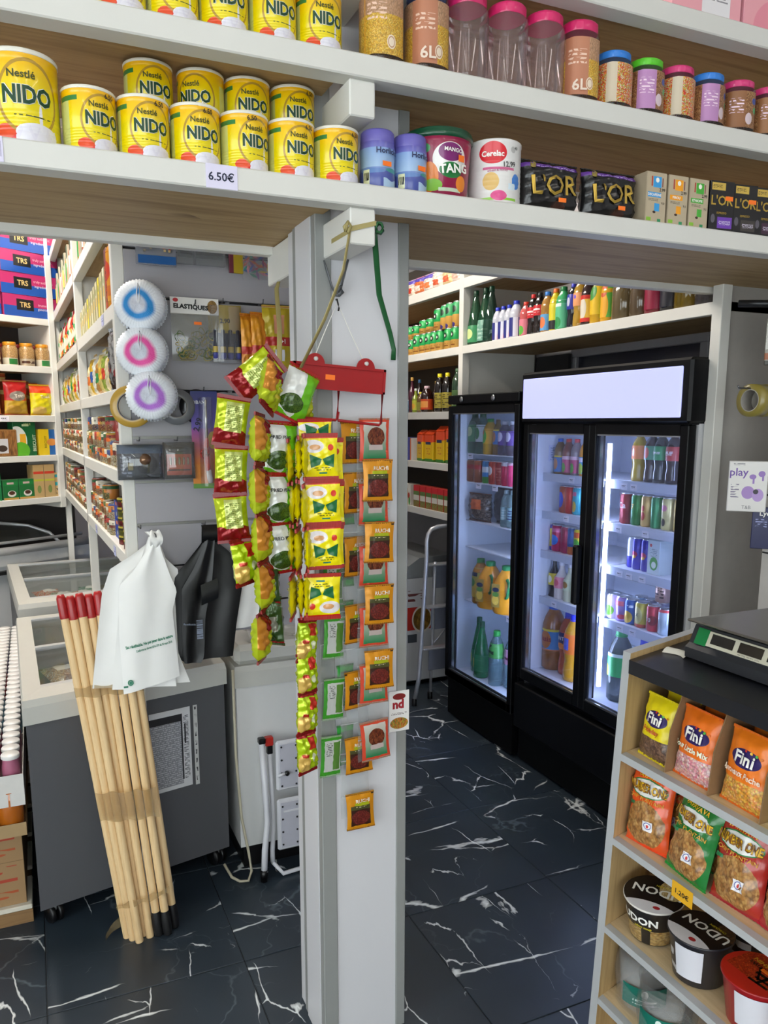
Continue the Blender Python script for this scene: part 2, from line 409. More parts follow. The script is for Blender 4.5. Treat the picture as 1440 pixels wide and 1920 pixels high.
# ================================================================= OVERHEAD SHELF
ov = empty('overhead_shelf', (0, 1.67, 0), 0, 'long white painted timber shelf unit spanning overhead in front of the pillar', 'shelf')
for z0, z1 in ((2.2125, 2.2595), (2.470, 2.517), (2.725, 2.772)):
    M().box(-1.6, 2.86, 0, .055, z0, z1, WHITE, bev=.003).build('front_rail', ov)
    M().box(-1.6, 2.86, .57, .61, z0, z1, WHITE, bev=.003).build('rear_rail', ov)
    for xa, xb in ((-1.6, .668), (.727, 2.86)):
        M().box(xa, xb, .055, .57, z0+.022, z1-.001, PINE).build('shelf_panel', ov)
for zb, zt, yb in ((2.135, 2.2125, .64), (2.396, 2.470, .208), (2.65, 2.725, .208)):
    M().box(.669, .729, .012, .1955 if zb < 2.2 else .1955, zb, zt, WHITE, bev=.003).build('cross_beam', ov)
M().box(.655, .73, .412, .62, 2.135, 2.232, WHITE, bev=.003).build('cross_beam', ov)
# ================================================================= GONDOLA with slatwall end
go = empty('gondola_shelf', (.266, 2.68, 0), R(1.6), 'tall white gondola shelf with slatwall end panel beside the pillar', 'shelf')
GB = [(1.268, 1.315), (1.543, 1.59), (1.812, 1.857), (2.075, 2.123), (2.385, 2.435), (2.75, 2.80)]
for z0, z1 in GB:
    M().box(0, .035, .04, 2.95, z0, z1, WHITE, bev=.002).build('front_rail', go)
    M().box(.035, .36, .04, 2.95, z1-.02, z1-.001, PINEY).build('shelf_panel', go)
M().box(.36, .375, .02, 2.95, 1.02, 3.0, PANEL).build('back_panel', go)
for y0 in (0, 1.33, 2.93):
    M().box(0, .037, y0, y0+.045, 0, 3.0, WHITE, bev=.002).build('post', go)
    if y0: M().box(.0371, .36, y0+.012, y0+.03, 1.26, 3.0, WHITE).build('divider', go)
M().box(.69, .727, 0, .045, 0, 3.0, WHITE, bev=.002).build('post', go)
SLATM = plain('#9f9da2', .4, var=.02, scale=3)
M().box(.0372, .69, .02, .028, 1.02, 2.9, DARK).build('slat_backing', go)
for za, zb in ((1.02, 1.117), (1.123, 1.267), (1.273, 1.412), (1.42, 1.553), (1.561, 1.697), (1.705, 1.848), (1.856, 2.138), (2.146, 2.285), (2.293, 2.58), (2.588, 2.9)):
    M().box(.0373, .69, 0, .02, za, zb, SLATM, bev=.0015).build('slat', go)
ALU = plain('#9a9a98', .35, .7)
for zg in (1.416, 1.557, 1.701): M().box(.0374, .69, -.001, .021, zg-.004, zg+.004, ALU).build('groove_strip', go)
# ================================================================= BACK SHELF
bs = empty('corner_shelf', (.18, 5.57, 0), R(30.5), 'white wall shelf across the far left corner holding groceries', 'shelf')
BB = [(1.235, 1.273), (1.504, 1.542), (1.753, 1.793), (2.057, 2.097), (2.351, 2.391), (3.0, 3.04)]
for z0, z1 in BB:
    M().box(-1.7, -.03, 0, .03, z0, z1, WHITE, bev=.002).build('front_rail', bs)
    M().box(-1.7, -.03, .03, .36, z0+.01, z1-.001, PINE).build('shelf_panel', bs)
for x in (-1.74, -.03): M().box(x, x+.04, -.002, .36, 0 if x < -1 else 1.2, 3.1, WHITE, bev=.002).build('post', bs)
M().box(-1.7, .3, .36, .375, .9, 3.2, plain('#3a3634', .7)).build('back_panel', bs)
# ================================================================= RIGHT WALL SHELF (boards run along the right wall)
rs = empty('timber_shelf', (2.29, 0, 0), R(-90), 'white timber wall shelf on the right above and beside the glass fridges', 'shelf')
for z0, z1, ua, ub in ((2.135, 2.18, -5.8, -2.19), (2.495, 2.55, -5.8, -2.19), (1.768, 1.814, -5.8, -4.06), (1.459, 1.503, -5.8, -4.06), (1.158, 1.203, -5.8, -4.06)):
    M().box(ua, ub, 0, .035, z0, z1, WHITE, bev=.002).build('front_rail', rs)
    M().box(ua, ub, .035, .5, z0+.012, z1-.001, PINE).build('shelf_panel', rs)
M().box(-2.222, -2.175, -.001, .045, 0, 2.9, WHITE, bev=.002).build('post', rs)
M().box(-2.205, -2.19, .045, .55, 0, 2.9, plain('#a8a49e', .5)).build('side_panel', rs)
M().box(-4.083, -4.035, -.001, .045, 0, 2.9, WHITE, bev=.002).build('post', rs)
M().box(-4.068, -4.05, .045, .5, 1.1, 2.9, WHITE).build('divider', rs)
M().box(-5.84, -5.8, 0, .5, 0, 2.9, WHITE).build('side_panel', rs)
M().box(-5.8, -4.07, .5, .52, 1.1, 2.9, plain('#4a4540', .7)).build('back_panel', rs)
# framed wall opening (dark pane) behind the fridges
M().box(-4.03, -3.72, .50, .52, 1.8, 2.13, DARK).build('back_panel', rs)
wf = struct('window_1', M().box(-.45, .45, 0, .02, 0, .36, plain('#2b2c38', .15)))
wf.location = (2.845, 3.25, 1.75); wf.rotation_euler = (0, 0, R(-90))
for b in ((-.5, .5, -.02, .03, .36, .42), (-.5, -.45, -.02, .03, -.02, .36), (.45, .5, -.02, .03, -.02, .36)):
    struct('window_frame', M().box(*b, plain('#8e8d92', .4), bev=.004), wf)
# ================================================================= PACKAGE BUILDERS
YEL = '#e9d400'
def nido_print():
    return P(YEL, (('g', 0, .55, 1, 1, '#e9d400', '#f0b400'), ('r', .0, .08, .30, .80, '#c9cd7c'), ('r', .70, .08, 1, .80, '#c9cd7c'),
        ('r', .22, .80, .36, .88, '#2f7a3c'), ('r', .36, .0, .46, .16, '#d8281a'), ('e', .40, .10, .05, .09, '#e04a1c'),
        ('o', .515, .50, .135, .42, '#b08a2c', .05), ('e', .55, .10, .10, .12, '#e4e2ec'), ('r', .46, .0, .63, .10, '#d9d6e4'), ('w', .45, 0, .64, .12, 150, 0, .06, '#dedbe8'), ('w', .45, 0, .64, .10, 90, 1, .08, '#e4e2ec'), ('e', .565, .28, .008, .16, '#e8e6ee'),
        ('l', .44, .28, .62, .31, '#3d4a1c', 60, 30)), .28, 0, .5, coat=.3)
RIM = plain('#c8b54e', .3, .3); LIDW = plain('#e6e3d6', .4)
GRN = plain('#123f25', .4, var=.01); WHT = plain('#f2f1ea', .45, var=.01)
def tin(r, h, kind='nido', name='milk_powder_tin'):
    def f():
        t = empty(name)
        pm = nido_print()
        pr = [(r*.97, 0), (r, .004)]
        nr = 6
        for k in range(nr): z = h*(.10+.045*k); pr += [(r, z), (r*.985, z+h*.012), (r, z+h*.024)]
        pr += [(r, h*.86), (r*.985, h*.875), (r, h*.89), (r, h*.955)]
        b = M().lathe(pr, 36, pm)
        k = r/.05; w = wrap(r)
        for bold, m, of in ((.060, WHT, .0010), (.034, GRN, .0017)):
            b.text('NIDO', .033*k, m, wrap(r, of), bold, width=.068*k, cx=.004, cy=h*.50)
        b.text('Nestlé', .0145*k, plain('#3a4316', .5), wrap(r), .02, cx=-.004*k, cy=h*.72)
        b.build('body', t)
        M().lathe([(r*1.012, h*.945), (r*1.02, h*.95), (r*1.02, h*.985), (r*1.0, h), (r*.95, h*1.0), (r*.93, h*.985), (0, h*.985)], 36, LIDW).build('lid', t)
        return t
    return get(('tin', r, h), f)
def price_writing(t, s, r, h, a):
    M().text(s, .012, INK, wrap(r, .0016), .02, cx=a*r, cy=h*.88, rot=.06).build('handwritten_price', t)['own'] = 1
def screw_jar(r, h, lidc, body, label, name='plastic_jar', fill=None):
    def f():
        t = empty(name); sq = .55
        pr = [(r*.9, 0), (r*.98, .006), (r, .015), (r, h*.80), (r*.95, h*.86), (r*.86, h*.885)]
        M().lathe(pr, 32, clear(body, .03 if label else .07, .05, .08 if label else .16), True, sq=.25).build('body', t)
        if label:
            M().lathe([(r*1.004, .014), (r*1.004, h*.78)], 32, label, True, sq=.25, cap=False).build('printed_sleeve', t)
        lr = r*.93
        L = M().lathe([(lr*.98, h*.87), (lr, h*.875), (lr, h*.985), (lr*.94, h), (0, h)], 32, plain(lidc, .3, var=.02, coat=.3), True, sq=.12)
        for k in range(4): L.lathe([(lr*1.012, h*.885), (lr*1.012, h*.97)], 4, plain(lidc, .3, var=.02), True, a0=k*pi/2+.2, a1=k*pi/2+1.2, sq=.12, cap=False)
        L.build('lid', t); return t
    return get(('jar', r, h, lidc, body, str(label)), f)
def carton(w, d, h, mat, side, texts=(), name='carton', stick=None, lip=True):
    """printed box; texts are (string, x, z, size, material, bold)"""
    b = M().box(-w/2, w/2, -d/2, d/2, 0, h, side, front=mat, bev=.0012)
    for t in texts: b.text(t[0], t[3], t[4], front(-d/2-.0009), t[5] if len(t) > 5 else .01, cx=t[1], cy=t[2], rot=t[6] if len(t) > 6 else 0)
    o = b.build(name)
    if lip: M().box(-w/2+.001, w/2-.001, -.0006, .0006, h-.0006, h+.0006, plain('#bdb6a6', .6)).build('flap_edge', o)
    if stick: M().box(-.012, .012, -d/2-.0016, -d/2-.0006, 0, .011, ORANGE).build('price_sticker', o, (stick[0], 0, stick[1]))
    return o
def pouch_pt(w, h, t, wob=.002, seam=.05, puff=.55, seed=0):
    def thick(u, v):
        a = max(0.0, 1-(2*u-1)**2)**puff; vv = min(1, max(0, (v-seam)/(1-2*seam)))
        return t/2*a*max(0.0, 1-(2*vv-1)**4)**.6 if seam < v < 1-seam else 0
    def fn(side):
        def g(u, v):
            pin = 1-.07*max(0.0, 1-(2*v-1)**2)
            x = (u-.5)*w*pin; z = v*h
            wv = wob*(math.sin(23*u+9*v+seed)+math.sin(31*v-11*u+2*seed)+.6*math.sin(57*u+40*v+seed))
            tk = thick(u, v)
            return (x, side*(tk+wv*min(1, tk/(t*.2+1e-6)))+.0012*math.sin(60*u)*(1 if tk == 0 else 0), z)
        return g
    return fn
def pouch(w, h, t, mat, back=None, texts=(), deco=(), seam_mat=None, name='pouch', seed=0, nu=16, nv=20, wob=.0022, seam=.05, puff=.55):
    """pillow bag with flat crimped ends; texts (string, x, z, size, mat, bold, rot); deco calls add flat shapes on the front"""
    f = pouch_pt(w, h, t, wob, seam, puff, seed); F = f(-1); B = f(1)
    b = M().grid(F, nu, nv, mat).grid(lambda u, v: B(1-u, v), nu, nv, back or mat)
    def onf(off=.0022):
        def g(x, z): p = F(min(.999, max(.001, x/w+.5)), min(.999, max(.001, z/h))); return (x, p[1]-off, z)
        return g
    for dd in deco:
        if dd[0] == 'e': b.disc(dd[1], dd[2], dd[3], dd[4], dd[5], onf(dd[7] if len(dd) > 7 else .0010), 24, rot=dd[6] if len(dd) > 6 else 0)
        else: b.quad(dd[1], dd[2], dd[3], dd[4], dd[5], onf(.0010), 4, 3)
    for s in texts:
        tw = text_geo(s[0], s[5] if len(s) > 5 else .01)[2]*s[3]; lim = w*(.84-2*abs(s[1])/w) if not (len(s) > 6 and abs(s[6]) > 1) else 9
        b.text(s[0], s[3], s[4], onf(.0034), s[5] if len(s) > 5 else .01, width=(lim if tw > lim else tw), cx=s[1], cy=s[2], rot=s[6] if len(s) > 6 else 0)
    o = b.build(name)
    sm = seam_mat or back or mat
    for z0, z1 in ((-.001, seam*h*.8), (h-seam*h*.8, h+.001)):
        k = M(); n = 14
        for i in range(n):
            x0 = (-.5+i/n)*w; k.box(x0, x0+w/n*.5, -.0022, .0022, z0, z1, sm)
            k.box(x0+w/n*.5, x0+w/n, -.0014, .0014, z0, z1, sm)
        k.build('crimped_seam', o)
    return o
def bottle(h, r, liquid, capc, label=None, lab=(.35, .65), shape='cola', name='drink_bottle', texts=(), opaque=False, glass=False):
    def f():
        t = empty(name)
        if shape == 'cola': pr = [(.80, 0), (.98, .02), (1, .08), (.97, .2), (.86, .30), (.90, .36), (1, .46), (1, .66), (.9, .76), (.62, .85), (.36, .91), (.36, .955)]
        elif shape == 'straight': pr = [(.85, 0), (1, .03), (1, .62), (.97, .68), (.80, .78), (.52, .87), (.40, .91), (.40, .955)]
        elif shape == 'cone': pr = [(.8, 0), (1, .03), (1, .30), (.86, .48), (.56, .70), (.34, .86), (.30, .955)]
        elif shape == 'long': pr = [(.9, 0), (1, .02), (1, .52), (.9, .60), (.45, .74), (.36, .84), (.36, .955)]
        elif shape == 'wide': pr = [(.9, 0), (1, .03), (1, .78), (.93, .84), (.80, .87), (.80, .955)]
        elif shape == 'can': pr = [(.8, 0), (1, .04), (1, .9), (.85, .955)]
        lq = plain(liquid, .12, var=.08, scale=12, spec=.6, coat=.5) if not glass else clear(liquid, .30, .04, .18)
        p2 = [(a*r, b*h) for a, b in pr]
        b = M().lathe(p2, 20, lq)
        if shape in ('cola', 'straight') and not glass: pass
        b.build('body', t)
        if label:
            def rad(z):
                z /= h
                for (a0, b0), (a1, b1) in zip(pr, pr[1:]):
                    if b0 <= z <= b1: return (a0+(a1-a0)*(z-b0)/(b1-b0+1e-9))*r
                return r
            z0, z1 = lab[0]*h, lab[1]*h; n = 5
            L = M().lathe([(rad(z0+(z1-z0)*i/n)+.0008, z0+(z1-z0)*i/n) for i in range(n+1)], 20, label, cap=False)
            rm = max(rad(z0), rad(z1), rad((z0+z1)/2))
            for s in texts: L.text(s[0], s[2], s[3], (lambda x, z, q=rm: wrap(q, .0018)(x, z)), .02, cy=z0+(z1-z0)*s[1], rot=s[4] if len(s) > 4 else 0)
            L.build('label', t)
        cr = pr[-1][0]*r*1.12
        c = M().lathe([(cr, h*.925), (cr, h*.99), (cr*.92, h), (0, h)], 16, plain(capc, .35, var=.03))
        c.lathe([(cr*1.08, h*.905), (cr*1.08, h*.92)], 16, plain(capc, .35, var=.03)); c.build('cap', t)
        return t
    return get(('bot', h, r, liquid, capc, str(label), shape, str(texts)), f)
ALT = plain('#c4c6c8', .25, .9)
def can(h, r, mat, name='drink_can', texts=()):
    def f():
        t = empty(name)
        b = M().lathe([(r*.82, 0), (r, h*.05), (r, h*.90), (r*.86, h*.965)], 20, mat, cap=False)
        for s in texts: b.text(s[0], s[2], s[3], wrap(r, .001), .02, cy=h*s[1], rot=s[4] if len(s) > 4 else 0)
        b.build('body', t)
        M().lathe([(r*.86, h*.965), (r*.88, h), (r*.80, h), (r*.78, h*.975), (0, h*.975)], 20, ALT).build('rim', t); return t
    return get(('can', h, r, mat.name, str(texts)), f)
def pos(i, n, what='row'):
    return ORD[i]

# ================================================================= OVERHEAD SHELF GOODS
TZ, AZ = 2.2595, 2.517
xs = [.146, .247, .349, .450, .552, .654]; rz = [.38, .12, .10, .30, .16, .16]
hh = .113
def put_tin(t, x, d, z, rz, lab, grp): OVER.put(t, x, d, z, R(0)+rz, lab, 'tin', grp)
big = tin(.0635, .157); put_tin(big, .030, .072, TZ, .05, 'large yellow milk powder tin at the left end of the lower overhead board', 'milk powder tins')
for i, x in enumerate(xs):
    t = tin(.0498, hh); put_tin(t, x, .060, TZ, rz[i], 'small yellow milk powder tin with handwritten price, %s from the left in front row' % ORD[i], 'milk powder tins')
    price_writing(t, '6.50', .0498, hh, (.45, .5, .35, -.1, .5, .55)[i]-.1)
for i, (x, r2) in enumerate(((.16, .3), (.275, .12), (.385, -.55), (.487, -.02), (.592, .06))):
    t = tin(.0498, hh); put_tin(t, x-.004, .176, TZ, r2+.1, 'small yellow milk powder tin under a second tin, %s from the left in back row' % ORD[i], 'milk powder tins')
    if i:
        t = tin(.0498, hh); put_tin(t, x+.003, .178, TZ+hh, r2, 'small yellow milk powder tin stacked on top in the back row, %s from the left' % ORD[i-1], 'milk powder tins')
        if i == 4: price_writing(t, '6.50', .0498, hh, .5)
for i, (x, r2) in enumerate(((.112, .2), (.213, .1), (.314, .15), (.415, .0), (.517, .1), (.618, .05))):
    t = tin(.0498, hh); put_tin(t, x, .062, AZ, r2, 'small yellow milk powder tin on the middle overhead board, %s from the left' % ORD[i], 'milk powder tins')
# drink powder jars and other tins
hor = P('#6b86bd', (('g', 0, .45, 1, .86, '#9db9d8', '#7f9fd0'), ('g', 0, .86, 1, 1, '#6a6cb8', '#5d58a8'), ('r', 0, 0, 1, .38, '#46529a'), ('e', .62, .40, .10, .05, '#3f8f8a'), ('e', .40, .37, .12, .05, '#5c7fb8'),
    ('r', .30, .08, .37, .40, '#d8d9b0'), ('l', .305, .1, .365, .38, '#222222', 200, 3), ('w', .5, 0, .7, .2, 40, 0, .03, '#a9c4de')), .3, coat=.2)
HB = plain('#1c2350', .4, var=0)
for i, (x, r2) in enumerate(((.752, .15), (.832, .3))):
    def f():
        t = empty('malt_drink_jar'); b = M().lathe([(.036, 0), (.039, .004), (.040, .03), (.038, .055), (.040, .085), (.038, .098)], 28, hor)
        b.text('Horlicks', .017, HB, wrap(.040, .0012), .02, cx=.012, cy=.078)
        b.text('.', .01, WHT, wrap(.04), cy=.02); b.build('body', t)
        M().lathe([(.0375, .097), (.0385, .10), (.0375, .120), (.034, .124), (0, .124)], 28, plain('#6a63b4', .35)).build('lid', t)
        M().box(-.011, .011, -.0412, -.0404, .046, .056, ORANGE).build('price_sticker', t, None, (0, 0, .2)); return t
    OVER.put(get('hor', f), x, .055, TZ, r2-.2, 'blue malt drink jar with orange sticker, %s of the pair beside the tins' % ('left' if i == 0 else 'right'), 'jar', 'malt drink jars')
tg = P('#8e1040', (('e', .53, .62, .09, .28, '#e9e6e2'), ('e', .53, .74, .062, .15, '#7a1f6a'), ('e', .535, .45, .062, .13, '#1f7a3a'), ('e', .42, .33, .05, .25, '#e07a1e'), ('e', .44, .20, .05, .10, '#7fb83a'), ('r', .47, .10, .60, .16, '#c9d9c0'), ('e', .60, .25, .035, .13, '#f08a1c'), ('e', .40, .80, .03, .08, '#2f8a4a')), .3, coat=.3)
t = empty('drink_powder_tub')
b = M().lathe([(.066, 0), (.070, .004), (.079, .118), (.080, .128), (.077, .130)], 36, tg)
b.text('TANG', .026, WHT, wrap(.077, .003), .035, cx=.022, cy=.061, rot=.10); b.text('MANGO', .012, WHT, wrap(.078, .003), .02, cx=.020, cy=.100, rot=-.05); b.build('body', t)
M().lathe([(.080, .128), (.084, .131), (.084, .139), (.081, .141), (.081, .146), (.078, .149), (0, .149)], 36, plain('#0f4a30', .3, coat=.3)).build('lid', t)
M().box(-.009, .009, -.0788, -.0780, .078, .092, ORANGE).build('price_sticker', t, None, (0, 0, .55))
OVER.put(t, .922, .092, TZ, R(-14), 'crimson mango drink powder tub with dark green lid', 'tub')
ce = P('#dcdad8', (('e', .46, .78, .085, .17, '#d3222e'), ('r', .40, .52, .60, .56, '#c65a86'), ('e', .45, .34, .05, .14, '#d9b36a'), ('e', .62, .36, .035, .12, '#3f7fd0'), ('r', .36, .05, .62, .09, '#8ec63f'), ('e', .50, .12, .05, .08, '#d94a8a'), ('r', .56, .22, .61, .32, '#cfe0ea'), ('e', .59, .84, .018, .05, '#b8b6b4')), .3, coat=.2)
t = empty('baby_cereal_tin')
pr = [(.061, 0), (.0635, .004)]
for k in range(8): pr += [(.0635, .02+.011*k), (.0625, .0235+.011*k), (.0635, .027+.011*k)]
pr += [(.0635, .132), (.0645, .135), (.0645, .141), (.062, .143), (.060, .138), (0, .138)]
b = M().lathe(pr, 36, ce); w = wrap(.0635)
b.text('Cerelac', .017, WHT, w, .03, cx=-.016, cy=.109); b.text('12,99', .016, INK, w, .01, cx=.026, cy=.086, rot=.08); b.text('40', .010, plain('#666666', .5), w, .02, cx=.044, cy=.124)
b.text('wheat & honey', .008, plain('#b04a7a', .5), w, .01, cx=-.004, cy=.072, rot=.06); b.build('body', t)
OVER.put(t, 1.068, .075, TZ, R(-20), 'white baby cereal tin with red oval badge', 'tin')
# coffee packs
GOLD = plain('#c9a84a', .3, .6, var=.02)
def coffee_brick():
    m = P('#101012', (('r', 0, .84, 1, .92, '#5b2c8a'), ('l', .1, .86, .9, .90, '#c9b8e0', 40, 24), ('e', .60, .08, .12, .14, '#3a1c12')), .22, 0, .6, .35)
    o = pouch(.172, .118, .062, m, plain('#0d0d0f', .25, spec=.6, bmp=.3), [("L'OR", -.0, .060, .062, GOLD, .012, .06)], [('e', -.058, .104, .009, .009, plain('#8d7a3a', .4))], name='coffee_pack', seam=.02, puff=.22, seed=3)
    M().box(-.011, .011, -.034, -.033, 0, .010, ORANGE).build('price_sticker', o, (.022, 0, .022)); return o
for i, x in enumerate((1.210, 1.393)):
    OVER.put(get('cb', coffee_brick), x, .055, TZ, .0, 'black foil coffee pack with gold lettering and purple band, %s of two' % ('left' if i == 0 else 'right'), 'coffee pack', 'foil coffee packs')
for i, (x, c, nm) in enumerate(((1.515, '#3a9ad8', 'DECAFEINE'), (1.588, '#f0a020', 'PEROU'), (1.660, '#4aa83a', 'ETHIOPIE'))):
    m = P('#b7a88e', (('r', .32, .70, .74, .92, c), ('e', .53, .85, .09, .05, '#f2efe6'), ('r', .22, .72, .29, .92, '#a83a2a'), ('r', .78, .72, .83, .9, '#7a3a3a'), ('r', .06, .50, .74, .60, c), ('r', .42, .22, .68, .38, c), ('e', .42, .20, .08, .025, '#3a2418'), ('r', .03, .02, .27, .09, '#86b93a'), ('r', .60, .0, .78, .07, '#2f8a5a'), ('l', .1, .42, .6, .47, '#4a4034', 40, 60)), .6)
    o = carton(.066, .075, .122, m, plain('#a4957c', .7), [(nm, -.006, .067, .0085, WHT, .03), ('2.99', .018, .080, .011, INK, .02), ('9.0', .022, .048, .008, INK, .01)], 'capsule_box')
    OVER.put(o, x, .048, TZ, 0, 'beige coffee capsule box with %s print' % ('blue', 'orange', 'green')[i], 'box', 'beige capsule boxes')
for i, (x, c) in enumerate(((1.748, '#6a3aa8'), (1.834, '#3a3430'), (1.913, '#3a1c34'))):
    m = P('#121214', (('r', .04, .82, .62, .97, '#c9a94a'), ('l', .08, .85, .5, .94, '#2a2410', 30, 40), ('r', .34, .05, .97, .28, c), ('e', .14, .24, .09, .09, '#5a5560'), ('l', .4, .12, .9, .2, '#d8d0e0', 30, 40)), .3, coat=.2)
    o = carton(.078, .075, .127, m, plain('#0e0e10', .35), [("L'OR", .0, .078, .034, GOLD, .016), ('ESPRESSO', .0, .046, .0075, GOLD, .01)], 'capsule_box', (.022, .078))
    OVER.put(o, x, .050, TZ, R(-6), 'black coffee capsule box with gold lettering and %s panel' % ('violet', 'charcoal', 'plum')[i], 'box', 'black capsule boxes')
for i, (x, d) in enumerate(((1.74, .135), (1.80, .17), (1.87, .14), (1.94, .16))):
    o = carton(.06, .05, .136, P('#1b1b20', (('r', .1, .3, .9, .4, '#3a3a44'),), .3), plain('#101013', .35), (), 'capsule_box')
    OVER.put(o, x, d, TZ, R(4*i-5), 'plain black capsule box half hidden behind the gold lettered boxes, %s from left' % ORD[i], 'box', 'half hidden black boxes')
# plastic storage jars
PASTA = ('#e6b93a', '#d9a02c', '#f0cf6a', '#c98f2a')
def jl(base, kind):
    if kind == 'pasta': return P('#d9ae3a', (('n', 0, 0, 1, 1, 28, 11, PASTA), ('n', 0, .62, 1, 1, 60, 6, ('#c99a78', '#b58860', '#d7aa88')), ('r', .30, 0, .50 if base != '#e0a030' else .31, 1, base), ('l', .33, .5, .48, .8, '#e6c3ae', 40, 14), ('e', .515, .20, .035, .11, '#e8d6c0'), ('o', .515, .20, .025, .08, '#b98a6a', .12)), .4)
    if kind == 'candy': return P('#d8402a', (('n', 0, 0, 1, 1, 30, 9, ('#d83a2a', '#f0d02a', '#e85a2a', '#f2efe0', '#8ac63a', '#e03a3a')), ('r', .33, .0, .42, 1, '#cdbfa8')), .4)
    return P('#8a5a3a', (('n', 0, 0, 1, 1, 26, 8, ('#a8744a', '#c79a6a', '#7a4a2c', '#8f5f3c')), ('r', .33, .0, .50, 1, base), ('l', .35, .4, .48, .8, '#e8cfe0', 30, 12), ('e', .54, .25, .04, .16, '#d9c6cc'), ('e', .60, .75, .03, .09, '#3a4f9a'), ('e', .62, .5, .03, .09, '#4aa86a')), .4)
SAL = '#b97a5c'; PUR = '#b886b8'
BJ = [(.764, '#6aa83a', 'pasta', '#e0a030', 'with green lid and pasta print'), (.875, '#2f6fd0', 'pasta', SAL, 'with blue lid and pasta print'), (.978, '#d8286a', None, '', 'empty clear with pink lid, left of three'), (1.085, '#d8286a', None, '', 'empty clear with pink lid, middle of three'),
      (1.189, '#d8286a', None, '', 'empty clear with pink lid, right of three'), (1.292, '#d8286a', 'pasta', SAL, 'with pink lid and pasta print')]
for i, (x, lc, k, c, tx) in enumerate(BJ):
    o = screw_jar(.047, .182, lc, '#e9d9de', jl(c, k) if k else None)
    OVER.put(o, x, .062, AZ, (0, .1, .3, .2, .25, -.05)[i], 'tall plastic storage jar %s' % tx, 'jar', 'tall storage jars')
    if i in (1, 5): M().text('6L', .034, plain('#ecd8c6', .5), wrap(.0475, .0045), .02, cx=-.022, cy=.035).build('lettering', o)['own'] = 1
SJ = [(1.398, '#2f7fd8', 'candy', '', 'blue lid and sweets print'), (1.501, '#5ac82a', 'nut', PUR, 'bright green lid and nut print'), (1.605, '#d8387a', 'candy', '', 'pink lid and sweets print'), (1.710, '#2f7fd8', 'nut', PUR, 'blue lid and nut print'),
      (1.820, '#d8387a', 'nut', '#8f5f3c', 'pink lid and nut print, left of two'), (1.930, '#d8387a', 'nut', '#9a6a44', 'pink lid and nut print, right of two'), (2.04, '#5ac82a', 'nut', PUR, 'green lid and nut print at the right end')]
for i, (x, lc, k, c, tx) in enumerate(SJ):
    OVER.put(screw_jar(.0455, .134, lc, '#e2dfe2', jl(c, k)), x, .062, AZ, (.1, .0, .15, .1, -.2, -.1, 0)[i], 'short plastic storage jar with %s' % tx, 'jar', 'short storage jars')
for i, x in enumerate((1.641, 1.881)):
    o = carton(.228, .17, .14, P('#e9a3ac', (('r', .42, 0, 1, 1, '#e4e0e2') if i == 0 else ('e', .75, .0, .6, .62, '#e58f9e'), ('r', .84, 0, 1, 1, '#e9a3ac') if i == 0 else ('r', 0, .8, 1, 1, '#e8e4e8'), ('l', .5, .2, .8, .6, '#8a868c', 20, 20)), .5), plain('#e6a0ac', .5), (), 'pink_box')
    OVER.put(o, x, .09, 2.772, 0, 'pink cardboard box on the top overhead board, %s of two' % ('left' if i == 0 else 'right'), 'box', 'pink boxes')
# price cards on the board edge
o = M().box(-.032, .032, -.0012, 0, -.023, .023, P('#d9d4ea', (), .6), bev=.0003).text('6.50€', .022, plain('#17203c', .6), front(-.0016), .02, width=.052, cx=-.001, cy=.0).build('price_card')
OVER.put(o, .387, -.0002, 2.236, 0, 'handwritten price card reading 6.50 on the lower board edge', 'price tag')
o = M().box(-.03, .03, -.0012, 0, -.022, .022, P('#d9d4ea', (('r', .7, .2, .95, .8, '#b9b4cc'),), .6), bev=.0003).build('price_card')
OVER.put(o, -.040, -.0002, 2.237, 0, 'pale price card at the left edge below the large tin', 'price tag')
